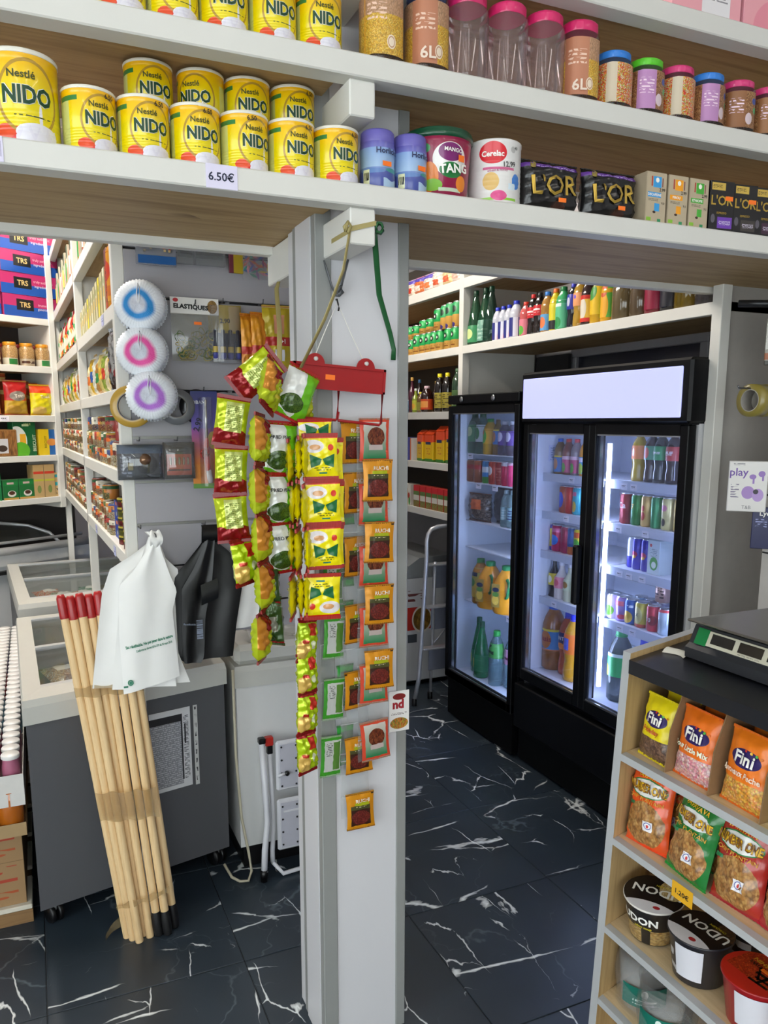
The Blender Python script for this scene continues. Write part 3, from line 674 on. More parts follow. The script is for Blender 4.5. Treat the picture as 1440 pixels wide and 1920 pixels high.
# ================================================================= GLASS FRIDGES
FB = plain('#06070b', .42, spec=.22, var=.1); FBM = plain('#050608', .6, spec=.15, var=.1)
FIN = plain('#dfe6f2', .4, var=.02); GLASS = clear('#dfe8ff', .015, .02, .05, 'pane')
CHROME = plain('#c4c8ce', .2, .9)
LED = emis('#cfdcff', 24); LED2 = emis('#d4e4f8', 34)
def fridge(name, lab, ya, yb, x0, depth, ztop, zk, doors, zg0, zg1, shelves, ledz, canopy=None, cab=None):
    """root at the front lower corner; local x runs along the front (towards the viewer), y into the fridge"""
    L = yb-ya; t = empty(name, (x0, yb, 0), R(-90), lab, 'fridge'); th = .035
    side = cab or FB
    M().box(0, th, .05, depth, .06, ztop, side).build('side_wall', t); M().box(L-th, L, .05, depth, .06, ztop, side).build('side_wall', t)
    M().box(th, L-th, depth-th, depth, .06, ztop, FBM).build('rear_wall', t)
    M().box(th, L-th, .05, depth-th, zg1+.03, ztop, FB).build('top_wall', t)
    M().box(th, L-th, .06, depth-th, .07, zg0-.02, FB).build('machine_box', t)
    li = M(); li.box(th, th+.012, .055, depth-th, zg0-.02, zg1+.03, FIN).box(L-th-.012, L-th, .055, depth-th, zg0-.02, zg1+.03, FIN)
    li.box(th+.012, L-th-.012, depth-th-.012, depth-th, zg0-.02, zg1+.03, FIN).box(th+.012, L-th-.012, .055, depth-th-.012, zg1+.018, zg1+.03, FIN).box(th+.012, L-th-.012, .055, depth-th-.012, zg0-.02, zg0-.005, FIN)
    for k in range(7):
        li.box(th+.1, L-th-.1, depth-th-.016, depth-th-.012, zg0+.1+k*.17, zg0+.106+k*.17, plain('#b4bccb', .4))
    li.build('liner', t)
    M().box(0, L, -.012 if canopy else 0, .055, zk+.045 if not canopy else .19, zg0-.055 if not canopy else zk, FB, bev=.006).build('kick_panel', t)
    M().box(.01, L-.01, 0.02, .055, .012, .185 if canopy else zk+.04, FBM).build('plinth', t)
    if canopy:
        M().box(-.01, L+.01, -.012, .17, canopy[0], ztop+.01, FB, bev=.01).build('canopy', t)
        M().box(.012, L-.03, -.0165, -.012, canopy[1], canopy[2], emis('#bfc4f6', .66), bev=.004).build('light_panel', t)
        M().box(0, L, .0, .05, zg1+.045, canopy[0]-.004, FBM).build('header', t)
    else:
        M().box(0, L, -.004, .05, ztop-.05, ztop, FB, bev=.005).build('header', t)
        for xk in (.16, .49): M().lathe([(.0, 0), (.016, 0), (.016, .004), (0, .004)], 16, CHROME).build('dial', t, (xk, -.006, ztop-.025), (R(90), 0, 0))
    for (a, b) in doors:
        d = M(); fw = .042
        d.box(a, a+fw, 0, .04, zg0-.05, zg1+.04, FB, bev=.003).box(b-fw, b, 0, .04, zg0-.05, zg1+.04, FB, bev=.003)
        d.box(a+fw, b-fw, 0, .04, zg0-.05, zg0, FB).box(a+fw, b-fw, 0, .04, zg1, zg1+.04, FB)
        d = d.build('door', t)
        M().box(a+fw, b-fw, .012, .016, zg0, zg1, GLASS).build('glass_pane', d)
        g = M(); g.box(a+fw, a+fw+.012, .017, .034, zg0, zg1, CHROME).box(b-fw-.006, b-fw, .017, .034, zg0, zg1, CHROME)
        g.box(a+fw, b-fw, .006, .011, zg0, zg0+.008, CHROME).box(a+fw, b-fw, .006, .011, zg1-.006, zg1, CHROME); g.build('seal_strip', d)
    if canopy:
        a = doors[0][1]
        M().box(a-.045, a-.008, -.035, -.001, .94, 1.21, FB, bev=.008).build('door_handle', t)
        M().box(doors[1][0]+.001, doors[1][0]+.035, .045, .06, zg0, zg1, FB).build('mullion', t)
    for x, z0, z1 in ledz:
        M().box(x, x+.012, .075, .090, z0, z1, LED if canopy else LED2).build('led_strip', t)
    for (a, b, z, strip) in shelves:
        s = M().box(a, b, .10, depth-.08, z-.006, z, plain('#e4e8ee', .4)).build('wire_shelf', t)
        if strip: M().box(a, b, .092, .10, z-.034, z+.004, plain('#cfd6e6', .35)).build('price_rail', s)
    return t
PTAG = P('#e6e4ee', (('l', .15, .3, .85, .75, '#22243a', 9, 3),), .5)
Z0 = 2.245; YB, YA = 3.297, 2.226
def fu(y): return YB-y
big_f = fridge('glass_door_fridge', 'large black two door drinks fridge with glowing blank canopy panel', YA, YB, 2.22, .62, 1.975, .425,
    [(.0, .505), (.505, 1.071)], .505, 1.70, [(fu(3.25), fu(2.80), z, True) for z in (1.50, 1.313, 1.115, .88)]+[(fu(2.745), fu(2.27), z, True) for z in (1.50, 1.312, 1.12, .876)],
    [(.538, .56, 1.66), (.455, .53, 1.68), (1.015, .55, 1.66)], (1.745, 1.768, 1.955), cab=plain('#c4c5c8', .4, var=.02))
YB2, YA2 = 4.03, 3.31
def fu2(y): return YB2-y
sm_f = fridge('glass_door_fridge', 'narrow black single door drinks fridge beside the stepladder', YA2, YB2, 2.20, .60, 1.90, .25,
    [(.0, .72)], .295, 1.80, [(.05, .67, z, False) for z in (1.575, 1.413, 1.19, 1.035, .715)], [(.655, .35, 1.72), (.60, 1.775, 1.79)])
# blank printed note inside the big fridge
o = M().box(0, .0008, .12, .22, 1.56, 1.64, P('#c9d2ee', (('l', .1, .1, .9, .9, '#7a86b4', 8, 7),), .6)).build('paper_note')
o.location = (2.22, 3.297-.0475, 0); o.rotation_euler = (0, 0, R(-90)); tag(o, 'small printed note on the inner left wall of the large fridge', 'note')

def fr(o, y, z, lab, cat, grp, x=2.385, rz=0, dn=True):
    o.location = (x, y, z); o.rotation_euler = (0, 0, R(-90)+rz); tag(o, lab, cat, grp)
def lb(base, *sh): return P(base, sh, .35, coat=.2)
LBLU = lb('#3f7fc8', ('e', .5, .5, .08, .35, '#c98a5a'), ('r', 0, .9, 1, 1, '#e8d24a'))
LPNK = lb('#c84a7a', ('e', .5, .3, .07, .3, '#5aa83a'), ('r', 0, .8, 1, 1, '#e8c0d0'))
LTRO = lb('#2f9ad8', ('e', .5, .3, .08, .35, '#b8d84a'), ('r', .4, .7, .6, .95, '#e8e0f0'))
LORG = lb('#f07a1e', ('r', .44, .2, .56, .8, '#5a6ad8'))
LRED = lb('#c8202a', ('l', .35, .3, .65, .7, '#f2e8e8', 20, 3)); LGRN = lb('#1f8a4a', ('l', .38, .3, .62, .7, '#e8f2e8', 20, 3))
LYEL = lb('#e8d02a', ('e', .5, .5, .08, .3, '#f2f2e0')); LPUR = lb('#5a3a8a', ('e', .5, .6, .10, .35, '#d8d0e8'))
LGL = P('#5f9a6a', (('e', .5, .6, .1, .3, '#c9d8a0'),), .4); LWH = lb('#dfe6e8', ('e', .5, .5, .08, .35, '#3a8a4a'))
S5 = .235; r5 = .033
L1 = [(3.215, '#8a6a3a', '#2f6ad0', LBLU, 'blue cap'), (3.150, '#8a4a3a', '#d83a2a', LPNK, 'red cap and pink label'), (3.085, '#9a8a8a', '#d83a4a', LPNK, 'red cap and pale body'), (3.020, '#e89a20', '#d83a2a', LTRO, 'red cap and tropical label')]
GF = 'drinks in the large fridge'
for y, lq, cp, lbl, tx in L1: fr(bottle(.172, .030, lq, cp, lbl, (.06, .52), 'straight'), y, 1.50, 'small juice bottle with %s, upper left shelf of the large fridge' % tx, 'bottle', GF)
CBR = lambda *a: P(a[0], a[1:], .28, .35, coat=.2)
cans2 = [(3.165, CBR('#b8502a', ('e', .5, .5, .1, .3, '#3a5ad0')), 'orange and blue'), (3.118, CBR('#c8281e', ('e', .5, .5, .05, .3, '#d84a3a')), 'plain red'), (3.06, CBR('#2fa8b8', ('e', .5, .3, .08, .2, '#e0c040'), ('r', .42, .7, .58, .85, '#d86a8a')), 'turquoise tropical')]
for y, m, tx in cans2: fr(can(.133, .028, m), y, 1.313, '%s slim drink can on the second left shelf of the large fridge' % tx, 'can', GF)
cans3 = [(3.262, CBR('#d8c84a', ('r', 0, .85, 1, 1, '#4a3aa0'), ('e', .5, .5, .1, .2, '#8a6a9a'), ('r', 0, 0, 1, .15, '#3a4ac0')), .024, 'yellow and violet'), (3.205, CBR('#c8185a', ('e', .5, .45, .14, .2, '#2f7ad8'), ('r', .3, .75, .7, .9, '#e070a0')), .033, 'magenta sparkling'), (3.135, CBR('#a8184a'), .031, 'dark pink'), (3.09, CBR('#2f5a9a', ('r', 0, 0, 1, .3, '#c86a2a')), .026, 'blue'), (3.03, CBR('#e8d82a', ('r', 0, .7, 1, .9, '#e8601e'), ('e', .5, .45, .12, .2, '#5ac83a')), .033, 'bright yellow citrus')]
for y, m, r, tx in cans3: fr(can(.134, r, m), y, 1.115, '%s drink can on the third left shelf of the large fridge' % tx, 'can', GF)
L4 = [(3.225, '#1c1210', '#c8c8c8', LYEL, 'dark malt glass bottle with yellow label', 'long', .20, .03), (3.165, '#e8dcd0', '#d8d8dc', lb('#e88a9a', ('e', .5, .5, .08, .3, '#d85a6a')), 'milky glass bottle with pink label', 'long', .185, .037), (3.095, '#d4d4b0', '#d8d8dc', lb('#c8d0a8', ('e', .5, .5, .08, .3, '#a87a3a')), 'milky glass bottle with pale green label', 'long', .185, .035), (3.03, '#efe6b8', '#d8d8dc', lb('#f0d83a', ('e', .5, .5, .08, .3, '#e8e0a0')), 'milky glass bottle with yellow label', 'long', .185, .035)]
for y, lq, cp, lbl, tx, sh, h, r in L4: fr(bottle(h, r, lq, cp, lbl, (.30, .60), sh), y, .88, '%s on the fourth left shelf of the large fridge' % tx, 'bottle', GF)
fr(bottle(.345, .060, '#a8682a', '#2f7ae8', P('#4a8ac8', (('e', .52, .5, .09, .42, '#c87a3a'), ('r', 0, .90, 1, 1, '#e8d23a'), ('r', 0, 0, 1, .06, '#d87a3a')), .35), (.30, .62), 'straight', texts=(('Oasis', .55, .040, plain('#8a1a2a', .5)),)), 3.225, .50, 'large amber juice bottle with blue label at the bottom left of the large fridge', 'bottle', GF, 2.395)
fr(bottle(.318, .046, '#b8501e', '#2f3fd0', P('#c8501e', (('r', 0, .30, 1, .95, '#1f2a6a'), ('e', .5, .15, .1, .2, '#e8801e')), .35), (.42, .70), 'cola', texts=(('FANTA', .62, .026, WHT),)), 3.115, .50, 'large orange soda bottle with dark blue label band in the large fridge', 'bottle', GF, 2.40)
fr(bottle(.33, .046, '#eaa81a', '#2a3af0', LORG, (.42, .72), 'cola'), 3.02, .50, 'large yellow orange soda bottle with orange label beside the door frame', 'bottle', GF, 2.36)
R1 = [(2.675, '#b89a1e', '#9ab83a', P('#e88a4a', (('e', .48, .5, .03, .3, '#e8e0e8'),), .35), 'yellow citrus soda bottle with orange label'), (2.60, '#3a2a28', '#2f8a4a', P('#4a9a7a', (('e', .5, .5, .06, .4, '#d86a5a'), ('r', .3, 0, .45, 1, '#e0e8e8')), .35), 'dark soda bottle with green white label'), (2.545, '#1a2420', '#2f8a4a', P('#1f9a5a', (('l', .42, .35, .6, .6, '#e8f4ea', 30, 3),), .35), 'clear lemon soda bottle with green label'), (2.475, '#241412', '#c8302a', P('#b83a3a', (('l', .42, .4, .6, .7, '#f0d8d8', 30, 3),), .35), 'dark cola bottle with red label')]
for i, (y, lq, cp, lbl, tx) in enumerate(R1): fr(bottle(.212, .033, lq, cp, lbl, (.45, .72), 'cola', texts=((('Sprite', .5, .016, WHT),) if i == 2 else (('Cola', .5, .018, WHT),) if i == 3 else ())), y, 1.50, tx+' on the upper right shelf of the large fridge', 'bottle', GF, 2.40)
R2 = [(2.715, CBR('#8a1a22', ('l', .4, .55, .62, .75, '#e0c8c8', 14, 2)), .034, 'dark red cola', (('Ca', .6, .036, plain('#d8c4c4', .4)),)), (2.65, CBR('#0f6a3a', ('r', .5, 0, .7, 1, '#2a8a3a')), .031, 'deep green ginger', (('7', .6, .03, plain('#e8c060', .4)),)), (2.590, CBR('#d8b060', ('e', .5, .6, .05, .1, '#c84a3a'), ('e', .5, .35, .06, .14, '#b83a2a')), .029, 'tan and red peach', ()), (2.530, CBR('#1f8a4a', ('r', .55, 0, .6, 1, '#5ab87a')), .030, 'bright green', ()), (2.468, CBR('#d8cc8a', ('e', .5, .7, .08, .1, '#d88aa0'), ('e', .5, .25, .05, .12, '#4a4030')), .030, 'cream coloured iced', ()) , (2.40, CBR('#c8a83a'), .030, 'mustard yellow', ())]
for y, m, r, tx, tt in R2: fr(can(.135, r, m, texts=tt), y, 1.312, '%s drink can on the second right shelf of the large fridge' % tx, 'can', GF)
RBL = CBR('#2a24a0', ('r', 0, 0, .46, .5, '#d8dae6'), ('r', .54, 0, 1, .45, '#3a34b8'), ('e', .5, .5, .10, .10, '#b8285a'), ('e', .5, .42, .06, .05, '#e8b83a'))
for i, y in enumerate((2.682, 2.632, 2.578)): fr(can(.140 if i else .134, .0265, RBL if i else CBR('#c8ccd8', ('r', 0, 0, 1, .4, '#2a24b0'))), y, 1.12, 'slim blue and silver energy drink can, %s from the left on the third shelf' % ORD[i], 'can', GF, 2.385 if i else 2.40)
o = carton(.07, .07, .145, P('#c8d6d8', (('e', .55, .32, .34, .20, '#3f9a3a'), ('e', .55, .28, .2, .10, '#e8f0e0'), ('e', .25, .85, .1, .05, '#c83a3a'), ('l', .2, .5, .8, .75, '#8a9aa0', 12, 20)), .4), plain('#b8c6c8', .4), (), 'juice_carton'); fr(o, 2.505, 1.12, 'pale coconut water carton on the third right shelf of the large fridge', 'carton', GF)
R4 = [(2.760, CBR('#c8b8d8', ('e', .5, .35, .14, .22, '#7ab83a')), 'lilac and green'), (2.70, CBR('#a88ac8', ('r', .35, .65, .65, .85, '#e06a7a'), ('e', .6, .2, .1, .1, '#c83a4a')), 'lavender'), (2.640, CBR('#2a5ab0', ('e', .5, .3, .14, .25, '#e8c03a'), ('l', .35, .6, .65, .8, '#d8e0f0', 14, 5)), 'blue mango'), (2.575, CBR('#c8b83a', ('e', .5, .5, .12, .35, '#e0d890'), ('r', 0, 0, 1, .15, '#c84a2a')), 'yellow tonic'), (2.505, CBR('#c82a3a', ('r', .2, .0, .42, .8, '#c8c8cc'), ('e', .58, .45, .10, .2, '#8a1a20')), 'red and silver'), (2.437, CBR('#b8c8d0', ('r', 0, .9, 1, 1, '#d84a4a')), 'plain silver')]
for i, (y, m, tx) in enumerate(R4): fr(can(.112, .0325, m, texts=((('X', .5, .02, plain('#3a3a20', .5)),) if i == 3 else (('10', .45, .026, plain('#f0e0e0', .5)),) if i == 4 else ())), y, .876, '%s drink can on the fourth right shelf of the large fridge' % tx, 'can', GF, 2.375)
for i, y in enumerate((2.665, 2.600, 2.53)): fr(can(.112, .0325, CBR('#8a8aa0' if i else '#7aa0c0')), y, .876, 'grey drink can in the second row of the fourth right shelf, %s from left' % ORD[i], 'can', GF, 2.445)
fr(can(.085, .033, CBR('#d0a898', ('l', .36, .2, .64, .8, '#4a2a28', 14, 6))), 2.535, .988, 'small rose gold can stacked on top of another can', 'can', GF, 2.445)
fr(bottle(.33, .056, '#5a6a68', '#2fa05a', P('#2aa85a', (('r', 0, .86, 1, 1, '#d8e8e0'), ('e', .42, .2, .05, .3, '#c8d83a')), .35), (.36, .68), 'straight', glass=True), 2.71, .50, 'large clear lemonade bottle with green label at the bottom of the large fridge', 'bottle', GF, 2.385)
for i, (y, c) in enumerate(((2.62, '#2f3fc8'), (2.55, '#d8384a'), (2.47, '#3a3a40'))): fr(bottle(.30, .045, '#b8c8d0', c, None, shape='straight', glass=True), y, .50, 'clear water bottle with %s cap behind the counter corner' % ('blue', 'red', 'dark')[i], 'bottle', GF, 2.44)
for i, (y, z, c) in enumerate(((2.66, 1.473, 0), (2.60, 1.473, 0), (2.68, 1.285, 1), (2.515, 1.285, 0), (2.66, 1.092, 1), (2.60, 1.092, 0), (2.52, 1.092, 0), (2.64, .852, 0), (2.56, .852, 0), (3.02, 1.475, 0), (3.05, 1.29, 0), (3.12, .856, 0))):
    o = M().box(-.020, .020, -.0010, 0, -.0125, .0155, PTAG).build('price_label'); o.location = (2.31, y, z+.005); o.rotation_euler = (0, R(-0), R(-90))
    tag(o, 'white price label on a fridge shelf rail, %s of the rail labels' % ORD[i], 'price label', 'fridge shelf labels')
# narrow fridge
GS = 'drinks in the narrow fridge'; X2 = 2.335
k = .965
def fy(y): return y*k
S1 = [(4.10, '#6a9a7a', '#1f5a3a', LGL, 'green mineral water', .225, .040, 'straight'), (4.01, '#7aa88a', '#1f6a3a', LWH, 'pale green mineral water', .225, .040, 'straight'), (3.925, '#c8981e', '#2f9a3a', P('#d8a01e', (('e', .45, .5, .12, .5, '#4aa83a'), ('e', .45, .75, .05, .15, '#d85a2a')), .35), 'mango juice', .195, .042, 'straight'), (3.845, '#8a6a2a', '#7a5a2a', LBLU, 'brown juice', .19, .028, 'straight'), (3.772, '#8a7a88', '#b8b8c0', LPUR, 'purple labelled clear', .18, .038, 'straight'), (3.690, '#8a7a88', '#b8b8c0', LPUR, 'second purple labelled clear', .18, .038, 'straight')]
for y, lq, cp, lbl, tx, h, r, sh in S1: fr(bottle(h, r, lq, cp, lbl, (.3, .72), sh, glass=(r > .036 and 'mango' not in tx)), fy(y), 1.575, '%s bottle on the top shelf of the narrow fridge' % tx, 'bottle', GS, X2)
S2 = [(4.115, CBR('#9a5a3a', ('r', 0, .6, 1, .8, '#a82a2a')), .036, 'brown iced tea jar'), (4.035, CBR('#a05a3a', ('r', 0, .6, 1, .8, '#b83030')), .036, 'second brown iced tea jar'), (3.95, CBR('#3f8ac0', ('r', 0, .5, 1, .75, '#d8e4e8'), ('r', 0, 0, 1, .3, '#4aa03a')), .030, 'blue white and green can'), (3.875, CBR('#b83a20', ('e', .5, .6, .1, .2, '#d8d0c8')), .032, 'rust red can'), (3.81, CBR('#a83028', ('l', .3, .2, .7, .8, '#c86a5a', 9, 8)), .029, 'dark red can'), (3.748, CBR('#c8204a', ('r', 0, .85, 1, 1, '#d8d0d4')), .029, 'crimson can'), (3.687, CBR('#e03a70', ('r', 0, .9, 1, 1, '#e8c0d0')), .029, 'hot pink can')]
for y, m, r, tx in S2: fr(can(.128, r, m), fy(y), 1.413, tx+' on the second shelf of the narrow fridge', 'can', GS, X2)
# bag of dates, grey bag, water bottles
o = pouch(.19, .16, .09, P('#4a3a34', (('n', 0, 0, 1, 1, 8, 7, ('#3a2a22', '#6a5648', '#8a7a6a')), ('r', .3, .45, .75, .8, '#c8602a')), .2, 0, .6, .4), name='food_bag', seed=2); fr(o, fy(4.02), 1.19, 'clear bag of dark dried food with orange label in the narrow fridge', 'bag', GS, X2, R(10))
o = pouch(.17, .20, .11, plain('#4a4c52', .5, bmp=.3), name='carrier_bag', seed=5); fr(o, fy(3.845), 1.19, 'dark grey plastic bag slumped on the third shelf of the narrow fridge', 'bag', GS, X2+.06)
for i, y in enumerate((3.74, 3.675)): fr(bottle(.200, .031, '#9ab8b8', '#8aa0a0', P('#7a9a9a', (('l', .35, .1, .65, .9, '#1f2a5a' if i else '#a8b8b8', 6, 5),), .4), (.2, .55), 'straight', glass=True), fy(y), 1.19, 'clear water bottle on the third shelf of the narrow fridge, %s' % ('left' if i == 0 else 'right'), 'bottle', GS, X2)
fr(bottle(.262, .050, '#b87a1e', '#2f8a3a', P('#a8a03a', (('e', .5, .25, .12, .25, '#d8b03a'), ('r', .40, .72, .60, .88, '#1f2a4a'), ('e', .45, .5, .1, .15, '#4a8a3a')), .35), (.15, .80), 'straight'), fy(4.0), .715, 'green capped guava juice bottle on the fifth shelf of the narrow fridge', 'bottle', GS, X2)
def jug():
    t = empty('juice_jug'); f = pouch_pt(.15, .245, .11, 0, .001, .45, 0); JM = plain('#e89a1a', .2, var=.05, coat=.4)
    M().lathe([(.058, 0), (.068, .015), (.068, .13), (.060, .18), (.035, .225), (.026, .24)], 24, JM, sq=.35).build('body', t)
    M().lathe([(.0275, .238), (.0275, .262), (.024, .265), (0, .265)], 16, plain('#1f8a4a', .35)).build('cap', t)
    M().tube([(.035, -.064, .20), (.046, -.070, .185), (.048, -.072, .14), (.042, -.070, .105), (.030, -.066, .095)], .009, plain('#157a3f', .35), 8).build('handle', t)
    M().quad(-.055, .04, -.005, .17, P('#a8883a', (('e', .5, .3, .4, .2, '#e0b84a'), ('e', .5, .75, .4, .1, '#1f2a4a'), ('e', .5, .55, .4, .1, '#5a8a3a')), .35), lambda x, z: (x, -.0700-.0, z), 3, 3).build('label', t); return t
fr(get('jug', jug), fy(3.872), .715, 'orange juice jug with green handle on the fifth shelf, whole one', 'jug', GS, X2-.01, R(30))
fr(get('jug', jug), fy(3.715), .715, 'orange juice jug with green handle on the fifth shelf, cut by the door edge', 'jug', GS, X2, R(30))
for i, (y, x) in enumerate(((4.035, X2+.02), (3.935, X2-.02))): fr(bottle(.33, .048, '#1a8a4a', '#14603a', P('#1f8a50', (('e', .45, .5, .05, .3, '#c8c84a'),), .3), (.12, .42), 'cone'), fy(y), .288, 'tall green sparkling water bottle at the bottom of the narrow fridge, %s' % ('rear' if i == 0 else 'front'), 'bottle', GS, x)
fr(bottle(.315, .044, '#8ab0b8', '#2fa84a', P('#4a9a4a', (('l', .42, .2, .6, .9, '#103018', 5, 2), ('e', .35, .5, .06, .5, '#a8c8c0')), .35), (.52, .78), 'straight', glass=True), fy(3.77), .288, 'clear water bottle with green cap and green label in the narrow fridge', 'bottle', GS, X2-.02)
fr(bottle(.315, .044, '#8ab0b8', '#2f8a5a', P('#b88aa8', (('l', .42, .3, .6, .7, '#6a2a4a', 5, 2),), .35), (.45, .72), 'straight', glass=True), fy(3.685), .288, 'clear water bottle with mauve label in the narrow fridge', 'bottle', GS, X2+.03)
for i, (y, z) in enumerate(((4.08, 1.575), (3.98, 1.413), (3.80, 1.413), (3.62, .715))):
    o = M().box(-.028, .028, -.0010, 0, -.030, .004, PTAG).build('price_label'); o.location = (2.2975, fy(y), z-.002); o.rotation_euler = (0, 0, R(-90))
    tag(o, 'paper price label on the narrow fridge shelves, %s from the top' % ORD[i], 'price label', 'narrow fridge labels')

# ================================================================= RIGHT WALL SHELF GOODS
GB_ = 'bottles above the fridges'
up = [(4.0, .30, .046, '#1f6a44', '#1a4a34', P('#3a8a5a', (('e', .5, .5, .1, .3, '#c8d890'),), .3), (.05, .36), 'cone', 'tall green glass', True), (3.895, .30, .046, '#1f6a44', '#1a4a34', P('#6a9a88', (('l', .3, .1, .7, .9, '#a8c8b8', 10, 5),), .3), (.05, .42), 'cone', 'second tall green glass', True), (3.835, .30, .046, '#14503a', '#1a4a34', None, 0, 'cone', 'third tall green glass', True)]
FRU = P('#2a3a8a', (('r', .3, 0, .7, 1, '#d8dcea'), ('r', .42, 0, .58, 1, '#2a2f7a'), ('e', .35, .1, .1, .2, '#d83a5a')), .35)
for i, y in enumerate((3.768, 3.712, 3.655, 3.588)): up.append((y, .178 if i < 3 else .19, .029 if i < 3 else .037, '#c8ccd8', '#2a3ac0', FRU, (.05, .55), 'straight', 'fruit milk with blue cap, %s of four' % ORD[i], False))
up += [(3.500, .172, .033, '#c85a5a', '#d83a2a', P('#d87a8a', (('e', .5, .3, .1, .3, '#5aa83a'),), .35), (.05, .5), 'straight', 'pink juice with red cap', False), (3.437, .20, .030, '#1a0e0c', '#d82a2a', LRED, (.42, .68), 'cola', 'cola with red cap', False), (3.382, .20, .031, '#1a0e0c', '#1a1a1c', LRED, (.45, .70), 'cola', 'cola with black cap', False), (3.316, .195, .033, '#a87a3a', '#2f7ad0', P('#5a9ad0', (('e', .5, .5, .1, .35, '#e07a4a'),), .35), (.06, .45), 'straight', 'amber juice with blue label', False), (3.25, .20, .031, '#d8c01e', '#e86a1e', P('#d8c82a', (('r', 0, 0, 1, .3, '#1a1a1a'),), .35), (.05, .75), 'straight', 'yellow squash with orange cap', False), (3.19, .20, .036, '#3fa86a', '#157a3f', P('#5ab88a', (('e', .5, .2, .1, .2, '#2a8a4a'), ('r', .4, .75, .6, .9, '#d8e8e0')), .35), (.05, .7), 'straight', 'aloe drink with green cap', False),
    (3.115, .205, .030, '#121420', '#2a34c0', P('#2a2f9a', (('e', .5, .5, .05, .3, '#c8c8d8'),), .35), (.42, .75), 'cola', 'dark soda with blue label', False), (3.063, .225, .033, '#b08a2a', '#d8c82a', P('#e8a06a', (('e', .5, .7, .04, .15, '#7a5ac8'),), .35), (.42, .68), 'cola', 'golden soda with orange label', False), (3.005, .215, .034, '#2a0e10', '#c82a2a', P('#d8b03a', (('e', .5, .5, .1, .4, '#d8d0c0'), ('r', 0, 0, 1, .15, '#c82a1e'), ('r', 0, .85, 1, 1, '#c82a1e')), .35), (.08, .62), 'straight', 'dark syrup with red and yellow label', False), (2.935, .205, .036, '#d8a81a', '#2f8a4a', P('#e0b81e', (('e', .45, .8, .15, .3, '#3a8a3a'),), .35), (.2, .8), 'straight', 'yellow mango nectar', False), (2.862, .205, .037, '#e0a81a', '#3a9a3a', P('#5aa83a', (('e', .5, .3, .12, .4, '#e8a82a'), ('e', .5, .75, .1, .2, '#c8502a')), .35), (.1, .85), 'straight', 'green and orange mango nectar', False),
    (2.765, .165, .052, '#6a5a3a', '#1fa85a', None, 0, 'wide', 'brown spice jar with wide green lid', False), (2.665, .16, .045, '#5a4a34', '#1f8a4a', None, 0, 'wide', 'second brown spice jar', False), (2.575, .18, .046, '#7a1a2a', '#3a1a1a', P('#8a1a3a', (), .3), (.1, .7), 'straight', 'dark red large', False), (2.495, .18, .042, '#15151c', '#1a1a1a', P('#22222c', (), .3), (.1, .7), 'straight', 'black large', False), (2.405, .18, .050, '#a88a1e', '#2a2a1a', None, 0, 'wide', 'cloudy golden large', True), (2.30, .18, .05, '#5a5458', '#2a2a2a', None, 0, 'wide', 'grey shrink wrapped', True)]
for y, h, r, lq, cp, lbl, lr, sh, tx, gl_ in up:
    RIGHT.put(bottle(h, r, lq, cp, lbl, lr or (.3, .6), sh, glass=gl_), -y, .062, 2.18, 0, '%s bottle on the board above the fridges' % tx, 'bottle', GB_)
# canned goods, green
def cm(a, b): return P('#159a4a', (('r', 0, 0, 1, .42, a), ('e', .5, .68, .08, .14, '#10281a'), ('e', .5, .68, .03, .06, '#e8e8d8'), ('r', 0, .95, 1, 1, b), ('l', .38, .15, .62, .35, '#8a4a1e', 20, 10)), .35, .1, coat=.2)
CG = cm('#c89a4a', '#0f7a3a')
i = 0
for y in (4.86, 4.775, 4.69, 4.60, 4.525, 4.45, 4.375, 4.27, 4.185):
    h = .10 if y > 4.73 else .122
    RIGHT.put(can(h, .036, CG, 'food_can'), -y, .045, 2.18, R((i*37) % 40-20), 'green and tan food can, lower layer, %s from the left' % ORD[i], 'can', 'green food cans'); i += 1
i = 0
for y, h, b, z in ((4.80, .085, .10, 0), (4.715, .085, .10, 0), (4.62, .085, .122, 0), (4.525, .085, .122, 0), (4.42, .13, .122, 0), (4.335, .14, .122, 1), (4.27, .145, .122, 1), (4.185, .145, .122, 1)):
    m = CG if z == 0 else P('#2f9a5a', (('r', 0, .0, 1, .5, '#c89a4a'), ('e', .5, .72, .1, .14, '#22382a'), ('e', .45, .1, .12, .1, '#4a3a8a')), .35)
    RIGHT.put(can(h, .038, m, 'food_can'), -y, .055 if b == .122 and y < 4.72 else .05, 2.18+b, 0, 'green and tan food can, upper layer, %s from the left' % ORD[i], 'can', 'green food cans'); i += 1
# wrapped noodles above
for i, y in enumerate((4.93, 4.80, 4.68, 4.55, 4.43, 4.30, 4.19)):
    m = P(('#c8502a', '#d8c8b8', '#c86a3a', '#d8d0c8', '#e0d4c8', '#d8c090', '#e0d0c8')[i], (('r', .2, .2, .8, .5, ('#e8d8c8', '#b83a2a', '#e8d0c0', '#d87a4a', '#c85a3a', '#d86a4a', '#d8b0a0')[i]), ('r', 0, .7, 1, 1, '#5a4aa8' if i < 4 else '#d8ccc4')), .2, 0, .6, .4)
    RIGHT.put(pouch(.12, .11, .06, m, name='food_bag', seed=i), -y, .05, 2.55, 0, 'shiny wrapped food pack on the top right board, %s from the left' % ORD[i], 'bag', 'wrapped packs on the top right board')
